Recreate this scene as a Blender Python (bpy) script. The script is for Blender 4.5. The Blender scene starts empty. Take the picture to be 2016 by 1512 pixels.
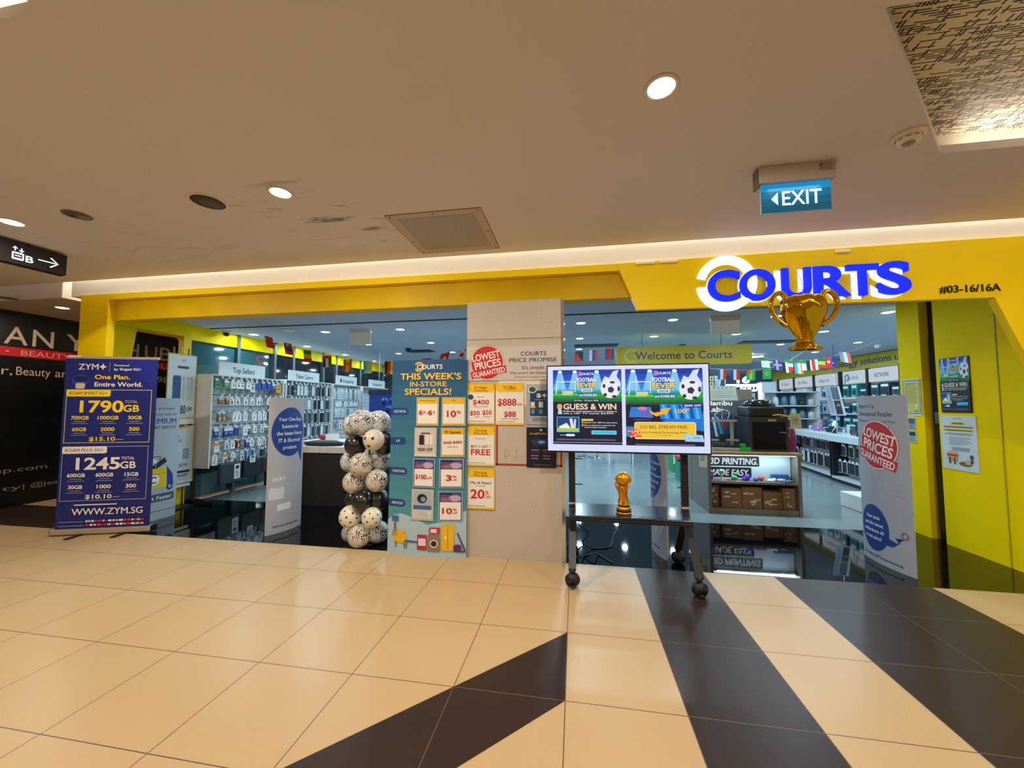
import bpy, bmesh, math, random
from mathutils import Vector, Matrix
from mathutils.geometry import tessellate_polygon
random.seed(7)
SC = bpy.context.scene
COL = SC.collection

# ------------------------------------------------------------------ camera
FPX, YAW, PITCH, EYE = 746.41, -0.164543, 0.056838, 1.523
cd = bpy.data.cameras.new('camera'); cam = bpy.data.objects.new('camera', cd); COL.objects.link(cam)
cd.sensor_width = 36; cd.sensor_fit = 'HORIZONTAL'; cd.lens = FPX / 2016 * 36; cd.clip_start = 0.05; cd.clip_end = 100
cam.location = (0, 0, EYE); cam.rotation_euler = (math.pi / 2 + PITCH, 0, -YAW)
SC.camera = cam
# ------------------------------------------------------------------ world, exposure
w = bpy.data.worlds.new('world'); SC.world = w; w.use_nodes = True
w.node_tree.nodes['Background'].inputs[0].default_value = (1.0, 0.91, 0.82, 1)
w.node_tree.nodes['Background'].inputs[1].default_value = 0.36
SC.view_settings.view_transform = 'Standard'; SC.view_settings.look = 'None'
SC.view_settings.gamma = 1; SC.view_settings.use_curve_mapping = False
SC.view_settings.exposure = 0.0
WARM = (1.0, 0.905, 0.77); COOL = (0.62, 0.86, 1.0)
def area(name, loc, size, power, color, rot=(0, 0, 0), shape='DISK', sy=None, spread=None):
    l = bpy.data.lights.new(name, 'AREA'); l.shape = shape; l.size = size
    if sy: l.size_y = sy
    l.energy = power; l.color = color
    if spread: l.spread = spread
    o = bpy.data.objects.new(name, l); o.location = loc; o.rotation_euler = rot; COL.objects.link(o)
    o['kind'] = 'structure'
    return o
CEIL, SHOPCEIL = 3.071, 2.80
KC = 3.70 / 3.80                            # ceiling measurements were taken for a plane 4 cm higher
# mall downlights: the visible ones and the rest of their grid behind the camera
MALL = [(0.429, 1.858), (-2.101, 2.363), (-4.683, 2.385), (3.1, 2.0), (-0.9, -0.9), (2.3, -0.9), (-4.0, -0.9), (0.6, -3.0), (-3.0, -3.0), (3.6, -2.6)]
for i, (x, y) in enumerate(MALL):
    area('downlight_beam', (x, y, CEIL - 0.012), 0.12, 45 if i < 4 else 26, WARM)
for y_, s_ in ((2.70, -1), (1.56, 1)): area('coffer_lamp', (4.6, y_, CEIL + 0.055), 4.4, 12, WARM, (math.pi - s_ * .7, 0, 0), 'RECTANGLE', .03)
area('coffer_lamp', (-4.0, 1.12, CEIL + 0.055), 3.4, 12, WARM, (math.pi + .7, 0, 0), 'RECTANGLE', .03)
area('cove_lamp', (-.9, 3.66, CEIL + 0.50), 10.8, 62, (1, .93, .80), (math.radians(22), 0, 0), 'RECTANGLE', .03)
area('far_downlight_beam', (-7.42, 4.343, 2.93), 0.12, 16, (1, .85, .8))
# shop downlights
SHOPL = [(x, y) for y in (5.9, 7.27, 8.66, 10.05, 12.2, 14.6) for x in (-5.68, -4.26, -2.88, -1.4, 0.1, 1.45, 2.85, 4.24, 5.66)]
for x, y in SHOPL:
    area('shop_downlight_beam', (x, y, SHOPCEIL - 0.012), 0.14, 15, COOL)

# ------------------------------------------------------------------ pixel of the 2016x1512 photo -> point on a known plane
def _basis():
    cy, sy = math.cos(YAW), math.sin(YAW)
    f = Vector((sy * math.cos(PITCH), cy * math.cos(PITCH), math.sin(PITCH))); r = Vector((cy, -sy, 0))
    return r, r.cross(f), f
_R, _U, _F = _basis()
def ray(px, py): return _F + _R * ((px - 1008) / FPX) - _U * ((py - 756) / FPX)
EYEV = Vector((0, 0, EYE))
def at_y(px, py, Y): r = ray(px, py); return EYEV + r * (Y / r.y)
def at_x(px, py, X): r = ray(px, py); return EYEV + r * (X / r.x)
def at_z(px, py, Z=0): r = ray(px, py); return EYEV + r * ((Z - EYE) / r.z)

# ------------------------------------------------------------------ materials
def s2l(c): return c / 12.92 if c <= 0.04045 else ((c + 0.055) / 1.055) ** 2.4
def rgb(c):
    if isinstance(c, str):
        c = c.lstrip('#'); c = c if len(c) == 6 else ''.join(q * 2 for q in c); c = tuple(int(c[i:i + 2], 16) / 255 for i in (0, 2, 4))
        return tuple(s2l(v) for v in c) + (1,)
    return tuple(c)[:3] + (1,)
_M = {}
def mat(name, color='#808080', rough=0.5, metal=0.0, emit=0.0, noise=0.0, nscale=8, spec=0.5, coat=0.0, bump=0.0, bscale=60, alpha=1.0, trans=0.0):
    if name in _M: return _M[name]
    m = bpy.data.materials.new(name); m.use_nodes = True; _M[name] = m
    nt = m.node_tree; b = nt.nodes['Principled BSDF']; c = rgb(color)
    b.inputs['Base Color'].default_value = c; b.inputs['Roughness'].default_value = rough
    b.inputs['Metallic'].default_value = metal; b.inputs['Specular IOR Level'].default_value = spec
    b.inputs['Coat Weight'].default_value = coat; b.inputs['Coat Roughness'].default_value = 0.05
    if trans: b.inputs['Transmission Weight'].default_value = trans
    if emit:
        b.inputs['Emission Color'].default_value = c; b.inputs['Emission Strength'].default_value = emit
        b.inputs['Base Color'].default_value = tuple(v * .15 for v in c[:3]) + (1,)
    if noise or bump:
        tc = nt.nodes.new('ShaderNodeTexCoord')
        n = nt.nodes.new('ShaderNodeTexNoise'); n.inputs['Scale'].default_value = nscale if noise else bscale; n.inputs['Detail'].default_value = 5
        nt.links.new(tc.outputs['Object'], n.inputs['Vector'])
        if noise:
            r = nt.nodes.new('ShaderNodeValToRGB')
            r.color_ramp.elements[0].position = 0.3; r.color_ramp.elements[1].position = 0.7
            r.color_ramp.elements[0].color = tuple(v * (1 - noise) for v in c[:3]) + (1,)
            r.color_ramp.elements[1].color = tuple(min(1, v * (1 + noise)) for v in c[:3]) + (1,)
            nt.links.new(n.outputs['Fac'], r.inputs['Fac']); nt.links.new(r.outputs['Color'], b.inputs['Base Color'])
        if bump:
            bp = nt.nodes.new('ShaderNodeBump'); bp.inputs['Strength'].default_value = bump; bp.inputs['Distance'].default_value = 0.004
            nt.links.new(n.outputs['Fac'], bp.inputs['Height']); nt.links.new(bp.outputs['Normal'], b.inputs['Normal'])
    return m
def ink(h, glow=0.0, rough=0.45):
    return mat('ink_%s_%d' % (h.strip('#').lower(), int(glow * 100)), h if not glow else h, rough, 0, glow)
def tile_mat(name, c1, size, ox, oy, rough, groutc, var=0.06, grout=0.0035, nscale=2.5, coat=0.0, spec=0.5):
    m = bpy.data.materials.new(name); m.use_nodes = True; nt = m.node_tree; b = nt.nodes['Principled BSDF']
    N = nt.nodes.new; L = nt.links.new
    g = N('ShaderNodeNewGeometry'); sx = N('ShaderNodeSeparateXYZ'); L(g.outputs['Position'], sx.inputs[0])
    def M(op, a, b_=None, c=None):
        n = N('ShaderNodeMath'); n.operation = op
        for i, v in enumerate((a, b_, c)):
            if v is None: continue
            if isinstance(v, (int, float)): n.inputs[i].default_value = v
            else: L(v, n.inputs[i])
        return n.outputs[0]
    def axis(o, off):
        u = M('DIVIDE', M('SUBTRACT', o, off), size)
        fr = M('FRACT', u); d = M('MINIMUM', fr, M('SUBTRACT', 1.0, fr)); return d, M('FLOOR', u)
    dx, ix = axis(sx.outputs[0], ox); dy, iy = axis(sx.outputs[1], oy)
    line = M('LESS_THAN', M('MINIMUM', dx, dy), grout / size / 2 * 1.0)
    cell = N('ShaderNodeCombineXYZ'); L(ix, cell.inputs[0]); L(iy, cell.inputs[1])
    wn = N('ShaderNodeTexWhiteNoise'); L(cell.outputs[0], wn.inputs['Vector'])
    nz = N('ShaderNodeTexNoise'); nz.inputs['Scale'].default_value = nscale; nz.inputs['Detail'].default_value = 6; L(g.outputs['Position'], nz.inputs['Vector'])
    f = M('ADD', M('MULTIPLY', M('SUBTRACT', wn.outputs['Value'], 0.5), var), M('MULTIPLY', M('SUBTRACT', nz.outputs['Fac'], 0.5), var * 2.2))
    f = M('ADD', f, 1.0)
    vm = N('ShaderNodeVectorMath'); vm.operation = 'SCALE'; vm.inputs[0].default_value = rgb(c1)[:3]; L(f, vm.inputs['Scale'])
    mx = N('ShaderNodeMix'); mx.data_type = 'RGBA'; L(line, mx.inputs['Factor']); L(vm.outputs[0], mx.inputs[6]); mx.inputs[7].default_value = rgb(groutc)
    L(mx.outputs[2], b.inputs['Base Color']); b.inputs['Roughness'].default_value = rough
    rr = M('ADD', M('MULTIPLY', nz.outputs['Fac'], 0.08), rough - 0.04); L(rr, b.inputs['Roughness'])
    b.inputs['Coat Weight'].default_value = coat; b.inputs['Specular IOR Level'].default_value = spec
    _M[name] = m; return m

# ------------------------------------------------------------------ mesh builder (world coordinates)
WP = {}
class MB:
    def __init__(s): s.v = []; s.f = []; s.m = []; s.sm = []; s.mats = []
    def slot(s, m):
        if m not in s.mats: s.mats.append(m)
        return s.mats.index(m)
    def add(s, verts, faces, m, smooth=False):
        k = len(s.v); i = s.slot(m)
        s.v += [tuple(p) for p in verts]
        for f in faces: s.f.append([k + j for j in f]); s.m.append(i); s.sm.append(smooth)
        return s
    def box(s, x0, x1, y0, y1, z0, z1, m, M=None):
        p = [(x, y, z) for z in (z0, z1) for y in (y0, y1) for x in (x0, x1)]
        if M is not None: p = [M @ Vector(q) for q in p]
        return s.add(p, [(0, 2, 3, 1), (4, 5, 7, 6), (0, 1, 5, 4), (2, 6, 7, 3), (0, 4, 6, 2), (1, 3, 7, 5)], m)
    def rbox(s, x0, x1, y0, y1, z0, z1, r, m, M=None, seg=2):
        b = bmesh.new(); bmesh.ops.create_cube(b, size=1)
        for v in b.verts: v.co = Vector(((x0 + x1) / 2 + v.co.x * (x1 - x0), (y0 + y1) / 2 + v.co.y * (y1 - y0), (z0 + z1) / 2 + v.co.z * (z1 - z0)))
        bmesh.ops.bevel(b, geom=b.edges[:], offset=r, segments=seg, affect='EDGES', profile=0.5)
        if M is not None: b.transform(M)
        return s.frombm(b, m, False)
    def frombm(s, b, m, smooth=True):
        b.verts.ensure_lookup_table()
        for i, v in enumerate(b.verts): v.index = i
        s.add([v.co.copy() for v in b.verts], [[v.index for v in f.verts] for f in b.faces], m, smooth); b.free(); return s
    def prism(s, pts, d, m, cap=True):
        """pts: 3D loop; d: extrusion vector"""
        n = len(pts); d = Vector(d); P = [Vector(p) for p in pts]; Q = [p + d for p in P]
        F = [(i, (i + 1) % n, n + (i + 1) % n, n + i) for i in range(n)]
        if cap: F += [tuple(range(n))[::-1], tuple(range(n, 2 * n))]
        return s.add(P + Q, F, m)
    def tube(s, path, r, m, seg=8, closed=False, cap=True):
        P = [Vector(p) for p in path]; n = len(P); V = []; F = []
        rs = r if isinstance(r, (list, tuple)) else [r] * n
        up = None
        for i, p in enumerate(P):
            a = P[i - 1] if (i > 0 or closed) else P[i]; b = P[(i + 1) % n] if (i < n - 1 or closed) else P[i]
            t = (b - a).normalized()
            if up is None:
                up = Vector((0, 0, 1)) if abs(t.z) < 0.9 else Vector((1, 0, 0))
            x = t.cross(up).normalized(); up = x.cross(t).normalized()
            for k in range(seg):
                an = 2 * math.pi * k / seg; V.append(p + (x * math.cos(an) + up * math.sin(an)) * rs[i])
        for i in range(n if closed else n - 1):
            for k in range(seg):
                a = i * seg + k; b = i * seg + (k + 1) % seg; c = ((i + 1) % n) * seg + (k + 1) % seg; d = ((i + 1) % n) * seg + k
                F.append((a, b, c, d))
        if cap and not closed: F += [tuple(range(seg))[::-1], tuple(range((n - 1) * seg, n * seg))]
        return s.add(V, F, m, seg > 5)
    def lathe(s, prof, c, m, seg=24, M=None, smooth=True):
        """prof: list of (r, z)"""
        V = []; F = []; c = Vector(c); n = len(prof)
        for r, z in prof:
            for k in range(seg):
                a = 2 * math.pi * k / seg; p = Vector((r * math.cos(a), r * math.sin(a), z))
                if M is not None: p = M @ p
                V.append(c + p)
        for i in range(n - 1):
            for k in range(seg): F.append((i * seg + k, i * seg + (k + 1) % seg, (i + 1) * seg + (k + 1) % seg, (i + 1) * seg + k))
        if prof[0][0] > 1e-6: F.append(tuple(range(seg))[::-1])
        if prof[-1][0] > 1e-6: F.append(tuple(range((n - 1) * seg, n * seg)))
        return s.add(V, F, m, smooth)
    def cyl(s, a, b, r, m, seg=16, r2=None):
        return s.tube([a, b], [r, r if r2 is None else r2], m, seg)
    def ball(s, c, r, m, sc=(1, 1, 1), seg=20, rings=12, M=None):
        pr = [(math.sin(math.pi * i / rings), -math.cos(math.pi * i / rings)) for i in range(rings + 1)]
        pr[0] = (1e-7, -1); pr[-1] = (1e-7, 1)
        S = Matrix.Diagonal(Vector((r * sc[0], r * sc[1], r * sc[2])))
        if M is not None: S = M.to_3x3() @ S
        return s.lathe(pr, c, m, seg, S)
    def poly(s, pts, m): return s.add(pts, [tuple(range(len(pts)))], m)
    def build(s, name, parent=None, label=None, cat=None, group=None, kind=None, origin=None):
        me = bpy.data.meshes.new(name)
        V = [Vector(p) for p in s.v]
        lo = Vector([min(p[i] for p in V) for i in range(3)]); hi = Vector([max(p[i] for p in V) for i in range(3)])
        o3 = Vector(origin) if origin is not None else Vector(((lo.x + hi.x) / 2, (lo.y + hi.y) / 2, lo.z))
        me.from_pydata([tuple(p - o3) for p in V], [], s.f)
        for m in s.mats: me.materials.append(m)
        me.polygons.foreach_set('material_index', s.m); me.polygons.foreach_set('use_smooth', s.sm)
        me.validate(); me.update()
        b = bmesh.new(); b.from_mesh(me); bmesh.ops.remove_doubles(b, verts=b.verts, dist=1e-6) if False else None
        b.free()
        o = bpy.data.objects.new(name, me); COL.objects.link(o)
        if parent is not None:
            o.parent = parent; o.location = o3 - WP[parent.name]
        else: o.location = o3
        WP[o.name] = o3
        tag(o, label, cat, group, kind); return o
def tag(o, label=None, cat=None, group=None, kind=None):
    if label: o['label'] = label
    if cat: o['category'] = cat
    if group: o['group'] = group
    if kind: o['kind'] = kind
    return o
def thing(name, label, cat, loc, group=None):
    o = bpy.data.objects.new(name, None); COL.objects.link(o); o.location = loc; o.empty_display_size = 0.1
    WP[o.name] = Vector(loc); return tag(o, label, cat, group)
def kids(o): return [c for c in bpy.data.objects if c.parent == o]
_KC = {}
def dup(root, loc, label=None, group=None, rotz=None, src_kids=None):
    r = root.copy(); COL.objects.link(r); r.location = loc; WP[r.name] = Vector(loc)
    if rotz is not None: r.rotation_euler = (0, 0, rotz)
    if label: r['label'] = label
    if group: r['group'] = group
    if root.name not in _KC: _KC[root.name] = [(c, kids(c)) for c in kids(root)]
    for c, gs in _KC[root.name]:
        d = c.copy(); COL.objects.link(d); d.parent = r
        for g in gs:
            e = g.copy(); COL.objects.link(e); e.parent = d
    return r
ORD = ['first', 'second', 'third', 'fourth', 'fifth', 'sixth', 'seventh', 'eighth', 'ninth', 'tenth', 'eleventh', 'twelfth', 'thirteenth', 'fourteenth', 'fifteenth', 'sixteenth']

# ------------------------------------------------------------------ flat artwork (printed faces) laid on a surface
_T = {}
def text_geo(body, bold=0.0, shear=0.0, res=3):
    k = (body, bold, shear, res)
    if k in _T: return _T[k]
    cu = bpy.data.curves.new('t', 'FONT'); cu.body = body; cu.size = 1; cu.resolution_u = res; cu.offset = bold; cu.shear = shear; cu.fill_mode = 'FRONT'
    o = bpy.data.objects.new('t', cu); COL.objects.link(o)
    dg = bpy.context.evaluated_depsgraph_get(); me = bpy.data.meshes.new_from_object(o.evaluated_get(dg))
    V = [(v.co.x, v.co.y) for v in me.vertices]; Fc = [tuple(p.vertices) for p in me.polygons if p.normal.z > 0 or True]
    bpy.data.objects.remove(o); bpy.data.curves.remove(cu); bpy.data.meshes.remove(me)
    x0 = min(v[0] for v in V); x1 = max(v[0] for v in V)
    _T[k] = (V, Fc, x0, x1); return _T[k]
CAP = 0.729
class Art:
    """design coordinates: x right, y DOWN from the top-left corner of a w x h sheet"""
    def __init__(s, w, h, glow=0.0): s.w = w; s.h = h; s.q = []; s.glow = glow
    def _c(s, c): return c if not isinstance(c, str) else ink(c, s.glow)
    def shape(s, V, F, c): s.q.append((V, F, s._c(c))); return s
    def poly(s, pts, c): return s.shape(list(pts), [tuple(range(len(pts)))], c)
    def rect(s, x0, y0, x1, y1, c): return s.poly([(x0, y0), (x1, y0), (x1, y1), (x0, y1)], c)
    def rr(s, x0, y0, x1, y1, r, c, n=5):
        P = []
        for cx, cy, a0 in ((x1 - r, y0 + r, -90), (x1 - r, y1 - r, 0), (x0 + r, y1 - r, 90), (x0 + r, y0 + r, 180)):
            for i in range(n + 1):
                a = math.radians(a0 + 90 * i / n); P.append((cx + r * math.cos(a), cy + r * math.sin(a)))
        return s.poly(P, c)
    def ell(s, cx, cy, rx, ry, c, n=28, a0=0):
        return s.poly([(cx + rx * math.cos(2 * math.pi * i / n), cy + ry * math.sin(2 * math.pi * i / n)) for i in range(n)], c)
    def frame(s, x0, y0, x1, y1, t, c):
        s.rect(x0, y0, x1, y0 + t, c); s.rect(x0, y1 - t, x1, y1, c); s.rect(x0, y0, x0 + t, y1, c); return s.rect(x1 - t, y0, x1, y1, c)
    def arc(s, cx, cy, r0, r1, a0, a1, c, n=24):
        V = []; F = []
        for i in range(n + 1):
            a = math.radians(a0 + (a1 - a0) * i / n)
            V += [(cx + r0 * math.cos(a), cy - r0 * math.sin(a)), (cx + r1 * math.cos(a), cy - r1 * math.sin(a))]
            if i: F.append((2 * i - 2, 2 * i - 1, 2 * i + 1, 2 * i))
        return s.shape(V, F, c)
    def text(s, t, x0, x1, y0, y1, c, bold=0.02, shear=0.0, rot=0.0, keep=False):
        """capital letters between y0 (top) and y1 (baseline); stretched to span x0..x1 (x1=None: natural width; keep: centred natural width)"""
        heavy = bold * .42; split = 'M' in t and heavy > 0.004
        V, F, a, b = text_geo(t, 0.0 if split else heavy, shear); h = (y1 - y0) / CAP
        if x1 is None: sx = h; ox = x0 - a * sx
        elif keep: sx = h; ox = (x0 + x1) / 2 - (a + b) / 2 * sx
        else: sx = (x1 - x0) / (b - a); ox = x0 - a * sx
        P = [(ox + v[0] * sx, y1 - v[1] * h) for v in V]
        if rot:
            cx = ox + (a + b) / 2 * sx; cy = (y0 + y1) / 2; cr, sr = math.cos(math.radians(rot)), math.sin(math.radians(rot))
            P = [(cx + (x - cx) * cr + (y - cy) * sr, cy - (x - cx) * sr + (y - cy) * cr) for x, y in P]
        if split:                              # the M of the built-in font cannot be thickened: overlay shifted copies
            for dx, dy in ((-.9, 0), (.9, 0), (0, .5)): s.shape([(x + dx * heavy * sx, y + dy * heavy * h) for x, y in P], [f[::-1] for f in F], c)
        return s.shape(P, [f[::-1] for f in F], c)
    def lines(s, x0, x1, y0, y1, n, c, th=0.35, ragged=0.25, seed=1, center=False):
        r = random.Random(seed); d = (y1 - y0) / n
        for i in range(n):
            e = x1 - (x1 - x0) * ragged * r.random(); o = (x1 - e) / 2 if center else 0
            s.rect(x0 + o, y0 + i * d, e + o, y0 + i * d + d * th, c)
        return s
    def emit(s, mb, fn, lift=0.00012, base=0.0, cuts=None):
        """fn(u, v, n) -> world point; u,v are design coordinates, n metres off the sheet"""
        for k, (V, F, m) in enumerate(s.q):
            n = base + lift * (k + 1)
            if cuts:
                b = bmesh.new(); vs = [b.verts.new((p[0], p[1], 0)) for p in V]
                for f in F:
                    try: b.faces.new([vs[i] for i in f])
                    except ValueError: pass
                lo = min(p[0] for p in V); hi = max(p[0] for p in V)
                for i in range(1, cuts):
                    x = s.w * i / cuts
                    if lo < x < hi:
                        bmesh.ops.bisect_plane(b, geom=b.verts[:] + b.edges[:] + b.faces[:], plane_co=(x, 0, 0), plane_no=(1, 0, 0))
                b.verts.ensure_lookup_table(); b.verts.index_update()
                mb.add([fn(v.co.x, v.co.y, n) for v in b.verts], [[v.index for v in f.verts] for f in b.faces], m); b.free()
            else:
                mb.add([fn(p[0], p[1], n) for p in V], F, m)
        return mb
def plane_fn(tl, tr, bl, w, h, N):
    tl, tr, bl, N = Vector(tl), Vector(tr), Vector(bl), Vector(N)
    return lambda u, v, n: tl + (tr - tl) * (u / w) + (bl - tl) * (v / h) + N * n
def wall_art(art, tl, tr, bl, N, mb=None, thick=0.003, back='#dcdcd8', lift=0.00012):
    """a thin sheet with artwork; corners in world coordinates"""
    mb = mb or MB(); N = Vector(N).normalized(); tl, tr, bl = Vector(tl), Vector(tr), Vector(bl); br = tr + bl - tl
    mb.prism([tl, bl, br, tr], N * thick, ink(back) if isinstance(back, str) else back)
    return art.emit(mb, plane_fn(tl + N * thick, tr + N * thick, bl + N * thick, art.w, art.h, N), lift)
# ------------------------------------------------------------------ setting
FY, INY = 3.80, 5.37                       # shop line and inner edge of the black threshold
TX, TY = -4.1075 * .6, 5.4427 * .6         # origin of the mall tile grid
def gx(c): return TX + c * .6
def gy(r): return TY - r * .6
M_cream = tile_mat('cream_floor_tile', '#bfa278', .6, TX, TY, 0.33, '#5e4a38', 0.035, 0.005, 1.6, spec=.4)
M_brown = tile_mat('dark_brown_floor_tile', '#33251e', .6, TX, TY, 0.34, '#6a5a4c', 0.12, 0.004, 2.5, spec=.25)
M_granite = tile_mat('black_granite_tile', '#07080a', .8, 0.55, 5.37, 0.04, '#1b2126', 0.15, 0.003, 3, spec=.4)
M_shopfl = tile_mat('shop_floor_tile', '#7c8a8c', .6, 0.0, 5.37, 0.17, '#6d7879', 0.03, 0.004, 2)
M_ceil = mat('corridor_ceiling_paint', '#c4b2a0', 0.85, noise=0.02, nscale=0.9)
M_cream_w = mat('cream_bulkhead_paint', '#f4ecdc', 0.7, noise=0.02, nscale=1.2)
M_shopceil = mat('shop_ceiling_paint', '#b0becf', 0.8)
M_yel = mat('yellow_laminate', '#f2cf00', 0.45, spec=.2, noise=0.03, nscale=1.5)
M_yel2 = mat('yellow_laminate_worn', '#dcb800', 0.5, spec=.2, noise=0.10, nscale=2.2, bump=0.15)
M_lime = mat('yellow_side_panel', '#f2d200', 0.55, spec=.05, noise=0.025, nscale=1.2)
M_black = mat('black_plain', '#0c0c0d', 0.4)
M_white = mat('white_laminate', '#dfe2e2', 0.4)
M_wall = mat('white_shop_wall', '#d5dcdf', 0.7)
M_grey = mat('grey_metal', '#5b6168', 0.4, 0.5)
M_dark = mat('dark_grey_metal', '#2a2d31', 0.45, 0.3)
M_chrome = mat('chrome', '#d8dadc', 0.12, 1.0)
M_lens = mat('downlight_lens', (1, .93, .8), 0.4, emit=9)
M_lensC = mat('shop_downlight_lens', (.85, .96, 1), 0.4, emit=7)

mb = MB()
mb.poly([(-9, -7, 0), (8, -7, 0), (8, FY, 0), (-9, FY, 0)], M_cream)
e = 0.0008
mb.poly([(gx(5), -7, e), (gx(6), -7, e), (gx(6), FY, e), (gx(5), FY, e)], M_brown)
mb.poly([(gx(7), -7, e), (gx(9), -7, e), (gx(9), FY, e), (gx(7), FY, e)], M_brown)
mb.poly([(gx(4), gy(1), e), (gx(4), gy(2), e), (gx(4 - 12), gy(14), e), (gx(4 - 13), gy(14), e)], M_brown)
mb.build('floor', kind='structure', label='cream tiled mall floor with dark brown bands')
mb = MB(); mb.box(-6.28, 4.9, FY, INY, -0.05, 0.0, M_granite); mb.build('floor', kind='structure', label='polished black granite threshold of the shop')
mb = MB(); mb.box(-6.05, 7.3, INY, 17, -0.05, 0.0, M_shopfl); mb.build('floor', kind='structure', label='pale tiled floor inside the shop')
mb = MB(); mb.box(-9, -6.28, FY, 4.62, -0.05, 0.0, M_brown); mb.box(-9, -6.28, 4.62, 8.5, -0.05, 0, M_cream)
mb.build('floor', kind='structure')
# corridor ceiling with two coffer openings
outer = [(-9, -7), (8, -7), (8, FY - .1), (-9, FY - .1)]
h1 = [(1.207, 1.611), (2.23, 2.648), (7.2, 2.648), (7.2, 1.611)]
h2 = [(-6.4, 1.08), (-2.09, 1.08), (-1.17, 0.1), (-6.4, 0.1)]
loops = [[Vector((x, y, 0)) for x, y in l] for l in (outer, h1, h2)]
allp = [p for l in loops for p in l]
def ceil_mat():
    m = mat('corridor_ceiling_marks', '#ddd5ce', 0.85); nt = m.node_tree; b = nt.nodes['Principled BSDF']
    N = nt.nodes.new; L = nt.links.new
    g = N('ShaderNodeNewGeometry'); mp = N('ShaderNodeMapping'); L(g.outputs['Position'], mp.inputs[0])
    mp.inputs['Rotation'].default_value = (0, 0, 0.9); mp.inputs['Scale'].default_value = (1.2, 6, 1)
    n = N('ShaderNodeTexNoise'); n.inputs['Scale'].default_value = 1.6; n.inputs['Detail'].default_value = 9; n.inputs['Roughness'].default_value = 0.72; L(mp.outputs[0], n.inputs['Vector'])
    r = N('ShaderNodeValToRGB'); r.color_ramp.elements[0].position = 0.55; r.color_ramp.elements[1].position = 0.66; r.color_ramp.elements[0].color = (0, 0, 0, 1); r.color_ramp.elements[1].color = (1, 1, 1, 1); L(n.outputs['Fac'], r.inputs[0])
    def blob(c, rad):
        d = N('ShaderNodeVectorMath'); d.operation = 'DISTANCE'; L(g.outputs['Position'], d.inputs[0]); d.inputs[1].default_value = c
        q = N('ShaderNodeMapRange'); q.inputs[1].default_value = rad; q.inputs[2].default_value = rad * 0.25; q.inputs[3].default_value = 0; q.inputs[4].default_value = 1; L(d.outputs['Value'], q.inputs[0]); return q.outputs[0]
    a1 = blob((-2.05, 2.75, CEIL), 0.75); a2 = blob((-1.7, 3.2, CEIL), 0.55); a3 = blob((-4.0, 3.2, CEIL), 1.5)
    mx = N('ShaderNodeMath'); mx.operation = 'MAXIMUM'; L(a1, mx.inputs[0]); L(a2, mx.inputs[1])
    m3 = N('ShaderNodeMath'); m3.operation = 'MULTIPLY_ADD'; L(a3, m3.inputs[0]); m3.inputs[1].default_value = 0.35; L(mx.outputs[0], m3.inputs[2])
    mm = N('ShaderNodeMath'); mm.operation = 'MULTIPLY'; L(m3.outputs[0], mm.inputs[0]); L(r.outputs[0], mm.inputs[1])
    m2 = N('ShaderNodeMath'); m2.operation = 'MULTIPLY'; m2.inputs[1].default_value = 0.8; m2.use_clamp = True; L(mm.outputs[0], m2.inputs[0])
    x = N('ShaderNodeMix'); x.data_type = 'RGBA'; L(m2.outputs[0], x.inputs['Factor']); x.inputs[6].default_value = rgb('#ddd5ce'); x.inputs[7].default_value = rgb('#5b4638'); L(x.outputs[2], b.inputs['Base Color'])
    return m
M_ceilmark = ceil_mat()
mb = MB(); tri = tessellate_polygon(loops)
mb.add([(p.x, p.y, CEIL) for p in allp], tri, M_ceilmark)
mb.build('ceiling', kind='structure', label='beige corridor ceiling with scuff marks')
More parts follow.
